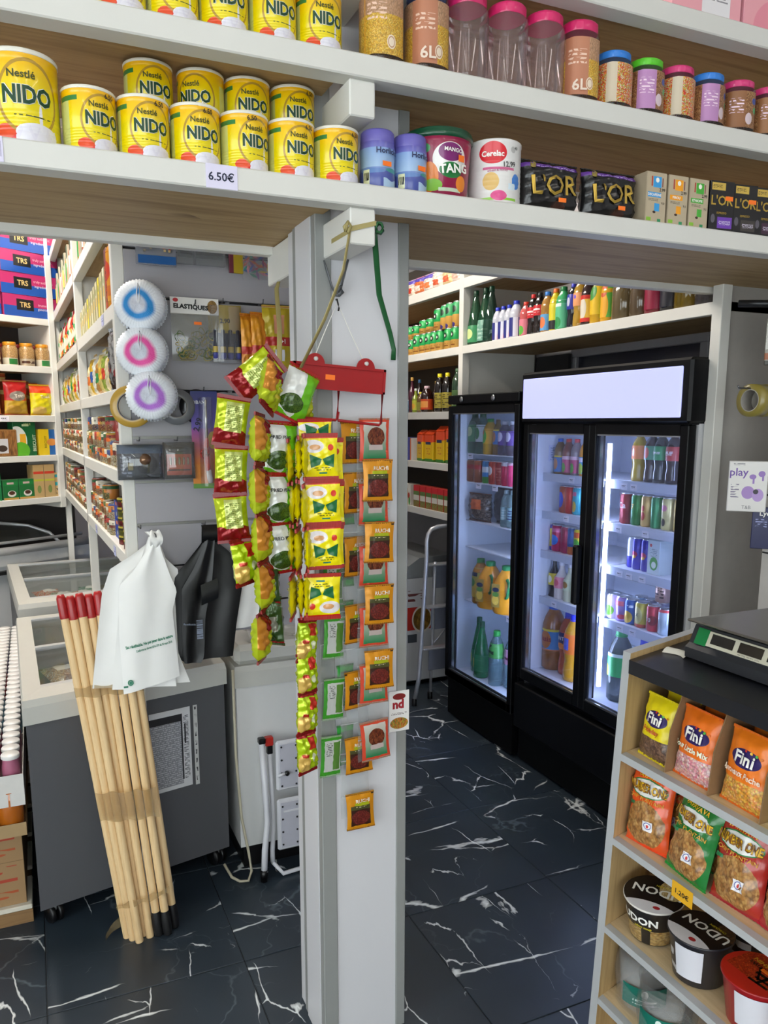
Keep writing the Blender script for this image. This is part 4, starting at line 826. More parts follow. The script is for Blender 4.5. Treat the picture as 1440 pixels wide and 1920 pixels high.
# sauces
sc = [(4.80, .085, .028, '#7aa0b8', '#c8d0d8', None, 'can', 'small pale blue tub'), (4.735, .155, .024, '#8a9a2a', '#d8d8d0', P('#b8b83a', (('e', .5, .4, .15, .3, '#d8a03a'),), .4), 'long', 'olive green sauce'), (4.79, .23, .026, '#4a1a2a', '#c89a4a', None, 'long', 'tall wine red sauce'), (4.66, .13, .026, '#6a4a1e', '#e0d03a', P('#8a8a3a', (), .4), 'straight', 'squat yellow capped sauce'), (4.575, .165, .040, '#2a1210', '#d8b8c0', P('#c84a1e', (('r', .3, .2, .7, .8, '#e89a4a'),), .4), 'straight', 'dark red chilli sauce'), (4.40, .232, .033, '#140c0a', '#e8d81e', P('#a89a3a', (('l', .3, .1, .7, .9, '#4a4010', 10, 8),), .4), 'straight', 'tall soy sauce with yellow cap, left'), (4.30, .232, .033, '#140c0a', '#e8d81e', P('#a89a3a', (('l', .3, .1, .7, .9, '#4a4010', 10, 8),), .4), 'straight', 'tall soy sauce with yellow cap, right'), (4.175, .25, .035, '#24402a', '#3a5a3a', P('#4a6a3a', (('e', .5, .4, .1, .3, '#a8b86a'),), .4), 'straight', 'tall dark green'),
      (4.86, .22, .026, '#2a1a1c', '#3a6a9a', None, 'long', 'tall dark sauce with blue cap'), (4.62, .20, .026, '#3a1a10', '#8a6a2a', None, 'long', 'rear brown sauce'), (4.50, .19, .026, '#3a1a10', '#8a6a2a', None, 'long', 'second rear brown sauce')]
for i, (y, h, r, lq, cp, lbl, sh, tx) in enumerate(sc): RIGHT.put(bottle(h, r, lq, cp, lbl, (.1, .5), sh), -y, .05 if i < 8 else .14, 1.814, 0, tx+' bottle on the sauce board', 'bottle', 'sauces')
# pasta bags and boxes
for i, (y, w, h, c, tx) in enumerate(((4.80, .08, .15, '#5a5aa0', 'violet'), (4.71, .05, .145, '#d8d0c8', 'white and orange'))):
    RIGHT.put(carton(w, .1, h, P(c, (('r', 0, 0, .3, 1, '#d8702a'),) if i else (('l', .2, .2, .8, .5, '#8a8ac0', 9, 9),), .5), plain(c, .5), name='food_box'), -y, .06, 1.503, 0, '%s food box beside the yellow bags on the wall shelf' % tx, 'box')
FL = P('#e0b81a', (('r', 0, .72, 1, 1, '#e0502a'), ('r', .12, .64, .8, .74, '#1f2a5a'), ('l', .2, .25, .8, .5, '#c8782a', 10, 10), ('r', 0, 0, 1, .08, '#3a7a2a')), .3, 0, .5, .2)
for i, (y, h) in enumerate(((4.605, .20), (4.485, .20), (4.335, .225), (4.21, .235))):
    o = M().box(-.052, .052, -.035, .035, 0, h*.86, FL, front=FL, bev=.006)
    o.add([(-.052, -.035, h*.86), (.052, -.035, h*.86), (.052, .035, h*.86), (-.052, .035, h*.86), (-.05, 0, h), (.05, 0, h)], [(0, 1, 5, 4), (2, 3, 4, 5), (1, 2, 5), (3, 0, 4)], plain('#d84a22', .3)); o = o.build('flour_bag')
    RIGHT.put(o, -y, .052, 1.503, R((i*53) % 14-7), 'yellow and orange paper bag on the wall shelf, %s from the left' % ORD[i], 'bag', 'yellow and orange bags')
JU = P('#d8d4c8', (('r', 0, .74, 1, 1, '#c8202a'), ('n', 0, 0, 1, .30, 5, 5, ('#4a8a3a', '#c85a3a', '#7aa84a')), ('r', 0, .55, 1, .74, '#5a7a3a')), .35, coat=.2)
JO = P('#e0dcd0', (('r', 0, 0, .35, .8, '#d8a83a'), ('e', .6, .45, .25, .15, '#b83a2a'), ('e', .75, .2, .2, .2, '#4a9a3a')), .35)
for i, (y, w) in enumerate(((4.83, .06), (4.755, .065), (4.635, .085), (4.545, .075), (4.462, .075), (4.38, .075), (4.30, .075), (4.215, .075))):
    RIGHT.put(carton(w, .07, .14, JO if i < 2 else JU, plain('#c8c0b4' if i < 2 else '#b8302a', .5), name='juice_carton'), -y, .045, 1.203, 0, 'small %s on the lowest right wall board, %s from the left' % ('cream and orange carton' if i < 2 else 'red topped vegetable soup carton', ORD[i]), 'carton', 'cartons on the lowest right board')
# aluminium step ladder and white boxed chest next to the narrow fridge
AL = plain('#c9ccd4', .3, .5, var=.03)
t = empty('stepladder', (2.09, 4.22, 0), 0, 'tall silver stepladder with curved hoop beside the narrow fridge', 'ladder')
M().tube([(.0, .0, .02), (.032, 0, .18), (.055, 0, .56), (.079, 0, .95), (.079, 0, 1.04), (.088, 0, 1.08), (.108, 0, 1.108), (.150, 0, 1.121), (.22, 0, 1.124), (.34, 0, 1.124), (.385, 0, 1.11), (.41, 0, 1.07), (.42, 0, .95), (.44, 0, .5), (.48, 0, .02)], .0135, AL, 10).build('hoop_rail', t)
for sx in (0, 1): M().tube([(.150+.18*sx, .075, .02), (.158+.17*sx, .07, .28), (.157+.16*sx, .05, .62), (.148+.16*sx, .02, .90)], .0095, AL, 8).build('rear_leg', t)
for z, x in ((.36, .06), (.625, .075), (.892, .085)):
    M().box(x, .475-x*.5, -.015, .05, z-.012, z, AL, bev=.004).build('step', t)
    M().box(x+.065, .46-x*.5, .052, .058, z-.165, z-.006, plain('#8f94a6', .45, .2), bev=.003).build('tread_panel', t)
for z0, z1 in ((.58, .47), (.36, .46)): M().tube([(.155, .062, z0), (.26, .064, z1)], .006, AL, 6).build('brace', t)
for p in ((0, 0), (.48, 0), (.150, .075), (.33, .075)): M().lathe([(.017, 0), (.017, .04), (.014, .045)], 10, BLACK).build('rubber_foot', t, (p[0], p[1], 0))
t = empty('chest_freezer', (2.19, 4.56, 0), 0, 'white chest freezer with curved lid and round food picture behind the stepladder', 'freezer')
WF = plain('#c4c8cc', .35, var=.02)
M().box(0, .34, 0, .6, .03, .74, P('#c4c8cc', (('r', .04, .50, .90, .72, '#b83028'), ('e', .36, .60, .22, .13, '#d8d4cc'), ('m', .17, .49, .55, .71, 6, 6, ('#8a6a2a', '#6a4a1e', '#a8803a')), ('r', .05, .38, .25, .46, '#4a5058'), ('l', .05, .76, .45, .88, '#6a3a3a', 6, 20)), .35), bev=.008).build('body', t)
M().prism([(0, .74), (.02, .82), (.10, .87), (.34, .88), (.34, .74)], 0, .6, plain('#8a8f92', .3), 'y').build('lid', t)
for z in (.14, .17): M().box(.2, .33, -.003, 0, z, z+.015, DARK).build('vent', t)
M().box(.02, .32, .03, .58, 0, .03, BLACK).build('base', t)
# ================================================================= RED HANGER AND STRIPS ON THE PILLAR
REDP = plain('#a01418', .35, var=.04, coat=.2)
t = empty('display_hanger', (.692, 1.815, 1.855), 0, 'red plastic display hanger with two eyelets hung on white string', 'hanger')
t.rotation_euler = (0, R(3.6), 0)
b = M().box(-.119, .119, -.002, .002, -.028, .028, REDP)
b.box(-.119, .119, -.006, .006, .024, .030, REDP).box(-.119, .119, -.006, .006, -.030, -.025, REDP).box(-.119, -.113, -.006, .006, -.030, .030, REDP).box(.113, .119, -.006, .006, -.030, .030, REDP); b.build('plate', t)
for x in (-.064, .066):
    m = M(); n = 14; po = [(x+.024*math.cos(pi*k/n), .029+.024*math.sin(pi*k/n)) for k in range(n+1)]
    m.prism(po, -.002, .002, REDP, 'y'); m.build('eyelet', t)
    M().lathe([(0, 0), (.005, 0), (.005, .005), (0, .005)], 12, plain('#d8d4d0', .6)).build('eyelet_hole', t, (x, -.0022, .040), (R(90), 0, 0))
M().tube([(-.117, 0, -.028), (-.117, 0, -.095), (-.113, 0, -.1), (-.005, 0, -.100), (-.001, 0, -.095), (-.001, 0, -.028)], .0035, REDP, 8).build('hanging_arm', t)
M().tube([(.001, .0, -.08), (.001, 0, -.1), (.110, 0, -.105), (.115, 0, -.1), (.115, 0, -.028)], .0035, REDP, 8).build('hanging_arm', t)
M().box(-.012, .012, -.0029, -.0021, -.006, .006, ORANGE).build('price_sticker', t, (-.025, 0, 0))
STR = plain('#e6e4de', .7)
t = M().tube([(.627, 1.815, 1.899), (.66, 1.825, 1.965), (.700, 1.848, 2.035), (.728, 1.83, 1.962), (.757, 1.815, 1.893)], .0013, STR, 6).build('white_string'); tag(t, 'thin white string holding up the red hanger', 'string')
t = M().tube([(.701, 1.866, 2.043), (.701, 1.852, 2.043), (.701, 1.844, 2.030), (.702, 1.842, 2.022), (.702, 1.846, 2.016)], .0022, plain('#4a4a4c', .4, .6), 6).build('wall_hook'); tag(t, 'small dark metal hook on the pillar above the string', 'hook')
GB2 = plain('#55585c', .4)
t = M().tube([(.668, 1.850, 2.13), (.672, 1.849, 2.115), (.685, 1.848, 2.075), (.697, 1.847, 2.050), (.703, 1.846, 2.049), (.712, 1.842, 2.09), (.722, 1.83, 2.133)], [.0045, .006, .006, .006, .008, .009, .005], GB2, 8, flat=.35)
t.tube([(.700, 1.84, 2.052), (.709, 1.838, 2.060), (.707, 1.838, 2.072), (.699, 1.838, 2.068), (.698, 1.839, 2.056)], .006, GB2, 8); tag(t.build('grey_tie'), 'knotted dark grey plastic tie hanging on the pillar', 'tie')
YB_ = plain('#a89a62', .5, var=.08); 
t = M().box(.6685, .669, 1.68, 1.80, 2.158, 2.168, YB_).add([(.6685, 1.6795, 2.160), (.7295, 1.6795, 2.178), (.7295, 1.6795, 2.188), (.6685, 1.6795, 2.171)], [(0, 1, 2, 3)], YB_)
t.tube([(.668, 1.68, 2.166), (.655, 1.69, 2.08), (.625, 1.73, 1.98), (.586, 1.79, 1.875)], .0062, YB_, 8, flat=.3)
for k in range(3): t.tube([(.655, 1.676, 2.158), (.651+.004*k, 1.674, 2.166+.004*k), (.660, 1.674, 2.178), (.668, 1.675, 2.17), (.66, 1.676, 2.156+.003*k)], .0035, YB_, 6)
tag(t.build('yellow_band'), 'yellow plastic strapping band knotted round the beam end', 'band')
t = M().tube([(.662, 2.20, 2.14), (.652, 2.195, 2.115), (.600, 2.0, 1.985), (.538, 1.80, 1.872)], .0062, YB_, 8, flat=.3).build('yellow_band'); tag(t, 'yellow strapping band hanging straight down left of the pillar', 'band')
GR_ = plain('#1d5a2f', .45, var=.08)
t = M().tube([(.733, 1.70, 2.178), (.742, 1.715, 2.15), (.785, 1.79, 2.05), (.838, 1.844, 1.97), (.851, 1.849, 1.93), (.851, 1.852, 1.905)], .0068, GR_, 8, flat=.3)
for k in range(4): t.tube([(.738+.009*math.cos(a+k)+.002*k, 1.682+.004*k, 2.175+.011*math.sin(a+k)) for a in (0, 1, 2, 3, 4, 5, 6.1)], .003, GR_, 6)
tag(t.build('green_ribbon'), 'dark green ribbon tied from the beam to the pillar edge', 'ribbon')
# snack packs -------------------------------------------------------
LIME = '#b4c41a'
SN = P(LIME, (('r', 0, 0, 1, .30, '#8a1216'), ('w', 0, 0, 1, .30, 9, .5, .05, '#8a1216'), ('r', .30, .30, .84, .88, '#c2cc78'), ('l', .34, .36, .78, .82, '#7a8a3a', 30, 26), ('r', 0, .92, 1, 1, '#8a1216')), .20, .35, .6, .5)
SN2 = P(LIME, (('e', .12, .62, .30, .34, '#c8842a'), ('r', .30, .62, 1, 1, '#8a1216'), ('r', 0, 0, 1, .08, '#8a1216'), ('l', .5, .2, .8, .5, '#e0d040', 6, 6)), .20, .35, .6, .5)
SN3 = P('#b0cc12', (('r', 0, 0, 1, .10, '#a0161a'), ('r', 0, .9, 1, 1, '#a0161a'), ('r', .40, .62, .75, .88, '#c8301e'), ('e', .2, .3, .22, .25, '#d8b05a'), ('r', .1, .45, .35, .52, '#b8301e'), ('e', .62, .4, .12, .1, '#e8ecc8')), .20, .3, .6, .5)
PEA = P('#e2e4e0', (('r', .55, 0, 1, 1, '#6fc21a'), ('w', 0, 0, 1, .10, 5, 2, .05, '#6fc21a'), ('m', .02, .10, .70, .46, 14, 14, ('#3a5a1e', '#2a4418', '#5a7a2a', '#4a6a22')), ('r', 0, .93, 1, 1, '#b01c1c'), ('r', 0, 0, 1, .05, '#b01c1c')), .22, .1, .6, .4)
PEAB = P('#2e4a14', (('r', .6, .3, .9, .6, '#8a8a7a'), ('r', 0, 0, 1, .08, '#a01c1c')), .25, .2, .6, .4)
REDS = plain('#7e0c10', .35, 0, bmp=.3)
LIMES = plain('#a8b81a', .25, .1, bmp=.4)
def hang(o, x, y, z, rz, ry, lab, cat, grp): o.location = (x, y-(.02 if y >= 1.82 else 0), z); o.rotation_euler = (0, ry, rz); tag(o, lab, cat, grp)
GS1 = 'lime and red snack packs hanging left of the pillar'
WAY = plain('#5a6a1e', .5)
def sp(m, back, seed, w=.075, h=.115, tt=.040):
    o = pouch(w, h, tt, m, back, name='snack_pack', seam_mat=REDS, seed=seed, wob=.0024, seam=.07, puff=.5)
    # origin at the middle so that a pack can be tilted
    for v in o.data.vertices: v.co.z -= h/2
    for c in o.children:
        for v in c.data.vertices: v.co.z -= h/2
    return o
S1 = [(.476, 1.858, -18, 52), (.416, 1.752, -12, 9), (.412, 1.642, -12, 3), (.411, 1.534, -14, -4), (.440, 1.432, 25, -8)]
for i, (x, z, a, r) in enumerate(S1):
    hang(sp(SN if i < 4 else SN3, LIMES, i, .076, .122 if i == 0 else .113), x, 1.778, z, R(a), R(r), 'lime and red snack pack in the outer left strip, %s from the top' % ORD[i], 'snack pack', GS1)
S2 = [(.500, 1.830, 50, 26), (.472, 1.712, 58, 5), (.468, 1.598, 60, -2), (.472, 1.490, 56, -3), (.475, 1.378, 58, -5), (.464, 1.255, 60, 2)]
for i, (x, z, a, r) in enumerate(S2):
    hang(sp(SN2, LIMES, 10+i, .076, .116), x, 1.745, z, R(a), R(r), 'lime and red snack pack turned sideways in the second strip, %s from the top' % ORD[i], 'snack pack', GS1)
hang(sp(SN2, LIMES, 31, .07, .11), .598, 1.845, 1.80, R(35), R(-4), 'lime snack pack glimpsed behind the red hanger arm', 'snack pack', GS1)
LOW = [(.598, 1.215, 5), (.597, 1.128, -3), (.596, 1.024, 3), (.594, .918, -3)]
for i, (x, z, r) in enumerate(LOW):
    hang(sp(SN3, LIMES, 20+i, .062, .112), x, 1.835, z, R(22), R(r), 'bright lime snack pack low on the pillar edge, %s from the top' % ORD[i], 'snack pack', GS1)
PE = [(.578, 1.815, 10, 24, 0), (.536, 1.690, 14, 4, 1), (.534, 1.570, 18, 2, 2), (.538, 1.455, 16, -2, 3)]
PK = plain('#23282a', .5)
for i, (x, z, a, r, k) in enumerate(PE):
    o = pouch(.088, .125, .045, PEA, plain('#6fc21a', .25, .1, bmp=.3), [('FRIED PEAS', -.012, .088 if i != 2 else .086, .011, PK, .02, 0)] if i else [], name='snack_pack', seam_mat=plain('#b01c1c', .3), seed=40+i, wob=.0014)
    for m in [o]+list(o.children):
        for v in m.data.vertices: v.co.z -= .0625
    hang(o, x, 1.80, z, R(a), R(r), 'white and green fried peas pack hanging beside the yellow sachets, %s from the top' % ORD[i], 'snack pack', 'fried peas packs')
for i, (x, z) in enumerate(((.500, 1.375), (.508, 1.275))):
    o = pouch(.07, .12, .04, PEAB, PEAB, name='snack_pack', seed=50+i)
    for m in [o]+list(o.children):
        for v in m.data.vertices: v.co.z -= .06
    hang(o, x, 1.81, z, R(-55), R(-4), 'dark olive back of a peas pack low behind the strips, %s' % ('upper' if i == 0 else 'lower'), 'snack pack', 'fried peas packs')
# yellow coffee mix sachets --------------------------------------------
YS = P('#f0e000', (('r', 0, .90, 1, 1, '#c8240e'), ('e', .30, .73, .30, .14, '#e6e0e2'), ('e', .34, .71, .16, .06, '#d8a06a'), ('r', 0, .02, 1, .045, '#c8240e'), ('l', .30, .20, .78, .29, '#5a5a10', 14, 22), ('r', .45, .13, .68, .165, '#2a7a6a'), ('e', .80, .70, .085, .07, '#d83a2a')), .25, .0, .6, .2, coat=.3)
YS2 = P('#e6d800', (('r', 0, .9, 1, 1, '#c03a18'), ('r', .55, .1, .8, .85, '#e8e29a'), ('l', .57, .12, .78, .83, '#4a4a20', 14, 26)), .28, coat=.3)
LEAF = plain('#1a6a3a', .35); REDC = plain('#a81a10', .4)
def coffee(w=.088, h=.108, t=.016, seed=0):
    o = pouch(w, h, t, YS, YS2, name='coffee_sachet', seam_mat=REDC, seed=seed, wob=.0010, seam=.09, puff=.35)
    f = pouch_pt(w, h, t, .0010, .09, .35, seed)(-1); m = M()
    for sx in (-1, 1):
        C4 = [(sx*.001, .049), (sx*.030, .061), (sx*.027, .029), (sx*.006, .036)]
        if sx > 0: C4 = [C4[0], C4[3], C4[2], C4[1]]
        def lf(u, v, C4=C4):
            x = (C4[0][0]*(1-u)+C4[1][0]*u)*(1-v)+(C4[3][0]*(1-u)+C4[2][0]*u)*v; z = (C4[0][1]*(1-u)+C4[1][1]*u)*(1-v)+(C4[3][1]*(1-u)+C4[2][1]*u)*v
            return (x+.003, f(min(.99, max(.01, (x+.003)/w+.5)), z/h)[1]-.0014, z)
        m.grid(lf, 6, 6, LEAF)
    m.build('printed_leaf', o)
    for q in [o]+list(o.children):
        for v in q.data.vertices: v.co.z -= h/2
    return o
GC = 'yellow coffee sachets on the red hanger'
for i, (x, z, y, a) in enumerate(((.619, 1.722, 1.79, 0), (.6235, 1.670, 1.768, -10), (.628, 1.562, 1.764, -8), (.629, 1.455, 1.764, -8))):
    o = coffee(.086, .108 if i else .072, .016, 60+i); hang(o, x, y, z, R(a), R(-1), 'yellow coffee sachet with red seam in the front strip, %s from the top' % ORD[i], 'sachet', GC)
o = coffee(.092, .112, .018, 70); o2 = o; hang(o, .620, 1.756, 1.335, R(-6), R(180+1), 'yellow coffee sachet hanging upside down at the bottom of the front strip', 'sachet', GC)
kk = 0
for c, (x, y) in enumerate(((.560, 1.80), (.574, 1.79), (.590, 1.78))):
    for r_ in range(4):
        o = pouch(.088, .108, .015, YS2, YS2, name='coffee_sachet', seam_mat=REDC, seed=80+kk, nu=10, nv=12, wob=.002, seam=.09)
        for q in [o]+list(o.children):
            for v in q.data.vertices: v.co.z -= .054
        hang(o, x+.002*math.sin(kk*2), y, (1.665, 1.560, 1.455, 1.34)[r_]+.006*((kk*7) % 3-1), R(64+5*((kk*5) % 3)), R(1.5*((kk*3) % 3-1)), 'yellow coffee sachet seen edge on, %s row down, %s column from the left' % (ORD[r_], ORD[c]), 'sachet', GC); kk += 1
for i, (x, z) in enumerate(((.668, 1.66), (.67, 1.555), (.668, 1.45))):
    o = pouch(.086, .106, .015, YS, YS2, name='coffee_sachet', seam_mat=REDC, seed=95+i, nu=10, nv=12, seam=.09)
    for q in [o]+list(o.children):
        for v in q.data.vertices: v.co.z -= .053
    hang(o, x-.02, 1.795, z, R(-8), R(0), 'yellow coffee sachet peeking out right behind the front strip, %s from the top' % ORD[i], 'sachet', GC)
# masala sachets in clear strips ------------------------------------------
RU = P('#d08a12', (('r', .14, .10, .86, .62, '#3a1e14'), ('m', .16, .12, .84, .52, 7, 6, ('#7a2a22', '#5a1c18', '#8a3a30')), ('r', .14, .55, .86, .66, '#4a4a26'), ('r', .30, .66, .82, .74, '#a8b01a'), ('l', .34, .60, .74, .64, '#e8d8b0', 18, 30), ('r', .90, .93, 1, 1, '#1a140c')), .32, .2, .5, .35)
GRS = P('#c8ccc8', (('r', 0, 0, 1, .12, '#3f9a2a'), ('r', 0, 0, .16, 1, '#3f9a2a'), ('r', 0, .9, 1, 1, '#3f9a2a'), ('l', .25, .5, .55, .85, '#5a605a', 10, 24), ('r', .6, .15, .95, .85, '#5a8a3a')), .3, .2)
RGS = P('#c8442a', (('g', .12, .08, .90, .92, '#1a7a4a', '#c8c0b8'), ('m', .25, .35, .85, .80, 5, 4, ('#6a2a1a', '#8a4a2a', '#4a1a10')), ('r', .30, .28, .78, .40, '#b8a8a4')), .3, .1)
IV = plain('#e8dcc8', .4)
def sachet(mat, w, h, t, texts=(), seed=0, back=None):
    o = pouch(w, h, t, mat, back or mat, texts, name='spice_sachet', seed=seed, nu=10, nv=12, wob=.0012, seam=.04, puff=.4)
    for q in [o]+list(o.children):
        for v in q.data.vertices: v.co.z -= h/2
    return o
CL = clear('#e4e8e8', .14, .10, .16, 'wrap')
def strip(x, y, w, z0, z1, lab):
    y -= .02
    m = M().grid(lambda u, v: (x+(u-.5)*w, y+.0022*math.sin(9*u+40*v)+.0015*math.sin(70*v), z0+(z1-z0)*v), 8, 60, CL)
    z = z0+.06
    while z < z1: m.box(x-w/2, x+w/2, y-.0015, y+.001, z, z+.002, clear('#f4f6f6', .45, .1, .2, 'weld')); z += .102
    tag(m.build('clear_strip'), lab, 'plastic strip')
strip(.782, 1.842, .088, .86, 1.752, 'clear plastic strip carrying the brown bean sachets')
strip(.735, 1.858, .08, .70, 1.752, 'clear plastic strip behind the brown bean sachets')
strip(.680, 1.864, .07, .82, 1.45, 'clear plastic strip carrying the green edged sachets')
GRU = 'ochre spice sachets on the pillar'
for i, (x, y, z, r) in enumerate(((.788, 1.826, 1.607, 0), (.792, 1.826, 1.450, 1), (.792, 1.826, 1.289, 0), (.792, 1.826, 1.116, -1), (.747, 1.850, .718, -2))):
    o = sachet(RU, .080, .102, .010, [('RUCHI', .006, .082, .0135, IV, .02)], 100+i); hang(o, x, y, z, R(-4), R(r), 'ochre bean spice sachet facing front, %s' % ('%s from the top in the right strip' % ORD[i] if i < 4 else 'lowest one alone on the pillar'), 'sachet', GRU)
for i, (x, z) in enumerate(((.735, 1.70), (.742, 1.576), (.742, 1.414), (.742, 1.238), (.740, 1.06), (.744, .878))):
    o = sachet(RU, .078, .100, .010, [('RUCHI', .006, .080, .013, IV, .02)], 110+i); hang(o, x, 1.852, z, R(12 if i < 5 else 0), R(0 if i < 5 else -2), 'ochre bean spice sachet half hidden in the middle strip, %s from the top' % ORD[i], 'sachet', GRU)
for i, (x, z) in enumerate(((.784, 1.706), (.782, 1.548), (.782, 1.39), (.782, 1.23), (.782, 1.075), (.781, .922))):
    o = sachet(RGS, .082, .108, .008, [], 120+i); hang(o, x, 1.838 if i < 5 else 1.828, z, 0, R(0 if i < 5 else -4), 'red bordered green spice sachet in the right strip, %s from the top' % ORD[i], 'sachet', 'red and green spice sachets')
for i, (x, z) in enumerate(((.718, 1.55), (.716, 1.39), (.714, 1.24), (.713, 1.07), (.712, .905))):
    o = sachet(P('#2f9a3a', (('r', .2, .15, 1, .85, '#4a6a4a'),), .3), .05, .11, .006, [], 140+i); hang(o, x, 1.868, z, R(8), 0, 'plain green spice sachet at the back of the middle strip, %s from the top' % ORD[i], 'sachet', 'green spice sachets')
for i, (x, z) in enumerate(((.680, 1.345), (.679, 1.205), (.675, 1.042), (.664, .888))):
    o = sachet(GRS, .060, .108, .008, [], 130+i); hang(o, x, 1.862-.004*i, z, R(6), R(3), 'green edged silver spice sachet in the left strip, %s from the top' % ORD[i], 'sachet', 'green edged spice sachets')
o = M().box(-.030, .030, 0, .0012, 0, .115, P('#e4e2e0', (('m', .05, .06, .95, .34, 6, 4, ('#b8502a', '#d8a03a', '#6a8a3a')), ('e', .5, .86, .32, .08, '#7a1f1f'), ('l', .1, .40, .9, .46, '#5a4a4a', 14, 30)), .4), bev=.0003)
o.text('nd', .034, plain('#a01c2a', .5), front(-.0006), .05, cx=-.003, cy=.078); o = o.build('sticker_card'); o.location = (.872, 1.8525, .915); tag(o, 'white sticker reading nd with a bean picture low on the pillar edge', 'sticker')

# ================================================================= ITEMS HUNG ON THE SLATWALL
HK = plain('#6a6a6c', .35, .8)
def hook(lx, z, ln=.08):
    o = M().tube([(0, .0, 0), (0, -ln, 0), (0, -ln-.006, .012)], .0022, HK, 6).build('peg_hook'); 
    SLAT.put(o, lx, -.0005, z, 0, 'metal peg hook on the slatwall at %d centimetres height' % round(z*100), 'hook', 'slatwall hooks'); return o
for i, (lx, z) in enumerate(((.07, 2.12), (.07, 1.985), (.09, 1.845), (.245, 2.125), (.335, 2.135), (.47, 2.14), (.575, 2.14), (.05, 1.692), (.17, 1.692), (.262, 1.852), (.04, 1.41), (.25, 1.41))):
    o = hook(lx, z, .05 if i not in (0, 1, 2) else .11); o['label'] = 'metal peg hook on the white slatwall, %s in reading order' % ORD[i]
def netmat(c):
    """white nylon net with a soft dyed ring, laid out by distance from the knot"""
    m, nt, b = nmat('nylon_net'); N = NT(nt); tc = N.n('ShaderNodeTexCoord'); sp = N.n('ShaderNodeSeparateXYZ'); N.l(tc.outputs['Object'], sp.inputs[0])
    nz = N.noise(tc.outputs['Object'], 22, 2); ang = N.noise(tc.outputs['Object'], 11, 1)
    x = N.math('ADD', sp.outputs[0], N.math('MULTIPLY', N.math('SUBTRACT', ang.outputs[0], .5), .035)); z = sp.outputs[2]
    r = N.math('SQRT', N.math('ADD', N.math('MULTIPLY', x, x), N.math('MULTIPLY', z, z)))
    r = N.math('ADD', r, N.math('MULTIPLY', N.math('SUBTRACT', nz.outputs[0], .5), .012))
    w0, w1 = '#c6cad6', '#e2e6ec'
    col = N.ramp(N.math('DIVIDE', r, .085, clamp=True), [(.0, w0), (.26, w0), (.37, c), (.48, c), (.62, w1), (1, '#e8ecf2')])
    N.l(col, b.inputs['Base Color']); b.inputs['Roughness'].default_value = .6
    f2 = N.noise(tc.outputs['Object'], 150, 2); bump(N, b, f2.outputs[0], .6, .002); return m
def scourer(c):
    t = empty('net_scourer'); N_ = 46; mm = netmat(c); b = M()
    def fn(u, v):
        a = 2*pi*u; rr = .001+.076*math.sin(v*pi/2)**.75; rip = 1+(.05*v**3)*math.sin(N_*a)
        dome = -.052*math.cos(v*pi/2)**.7+.006*math.sin(3*a+1)*v*(1-v)*4
        return (rr*rip*math.cos(a), dome+.006*math.sin(N_*a)*v**2, rr*rip*math.sin(a))
    b.grid(fn, 138, 18, mm)
    b.grid(lambda u, v: (lambda p: (p[0]*(1-.45*v), p[1]+.045*v, p[2]*(1-.45*v)))(fn(u, 1.0)), 138, 3, mm); b.build('pleated_net', t)
    for k in range(5):   # layered frill edge behind the dome
        M().grid(lambda u, v, k=k: ((.058+.020*v+.0035*math.sin(N_*2*pi*u+k))*math.cos(2*pi*u), .004+.007*k+.004*math.sin(N_*2*pi*u+k), (.058+.020*v+.0035*math.sin(N_*2*pi*u+k))*math.sin(2*pi*u)), 138, 1, mm).build('frill_layer', t)
    M().tube([(0, -.050, .0), (.003, -.058, .02), (.005, -.062, .045), (.0, -.058, .058), (-.005, -.054, .03), (0, -.050, 0)], .0018, plain('#e4e4e8', .6), 6).build('loop_cord', t)
    return t
for i, (lx, z, c, n_, rx) in enumerate(((.072, 2.106, '#1f84c8', 'blue', .1), (.070, 1.967, '#e04f9c', 'pink', 0), (.089, 1.833, '#a868c8', 'lilac', 0))):
    SLAT.put(scourer(c), lx, -.065-.02*(i == 2), z, R(-14), 'white pleated net scourer with %s ring on the slatwall' % n_, 'scourer', 'net scourers')
# rubber bands bag
t = empty('rubber_band_bag')
b = M().box(-.078, .078, -.0015, .0015, .148, .200, P('#dcdad6', (('e', .11, .82, .055, .12, '#b01f2a'), ('m', .76, .1, .97, .9, 5, 5, ('#8a6a2a', '#a8803a', '#6a4a1e'))), .5), bev=.0004)
b.text('ELASTIQUES', .019, INK, front(-.0026), .05, width=.112, cx=-.012, cy=.170, rot=-.03); b.build('header_card', t)
M().grid(lambda u, v: ((u-.5)*.155, -.012*math.sin(pi*u)*math.sin(pi*v)-.002, v*.15), 10, 10, clear('#d0d0c8', .22, .08, .2, 'bag')).build('clear_bag', t)
bm_ = M(); random.seed(3)
for k in range(46):
    cx, cz = random.uniform(-.055, .055), .012+abs(random.gauss(.032, .022)); r1, r2, a = random.uniform(.010, .020), random.uniform(.006, .015), random.uniform(0, 3)
    tl = random.uniform(-.6, .6)
    bm_.tube([(cx+r1*math.cos(w)*math.cos(a)-r2*math.sin(w)*math.sin(a), -.004-.004*random.random()+tl*.004*math.sin(w), min(.125, max(.004, cz+r1*math.cos(w)*math.sin(a)+r2*math.sin(w)*math.cos(a)))) for w in [2*pi*j/10 for j in range(10)]], .0013, plain(random.choice(('#8a7a2a', '#a8943a', '#4a6a2a', '#6a6a3a', '#b0a050', '#3a6a4a')), .6), 4, True)
o = bm_.build('rubber_bands', t); o['kind'] = 'stuff'
M().box(-.012, .012, -.017, -.0155, 0, .009, ORANGE).build('price_sticker', t, (.005, 0, .115))
SLAT.put(t, .246, -.035, 1.945, 0, 'clear bag of rubber bands with white header card on the slatwall', 'bag')
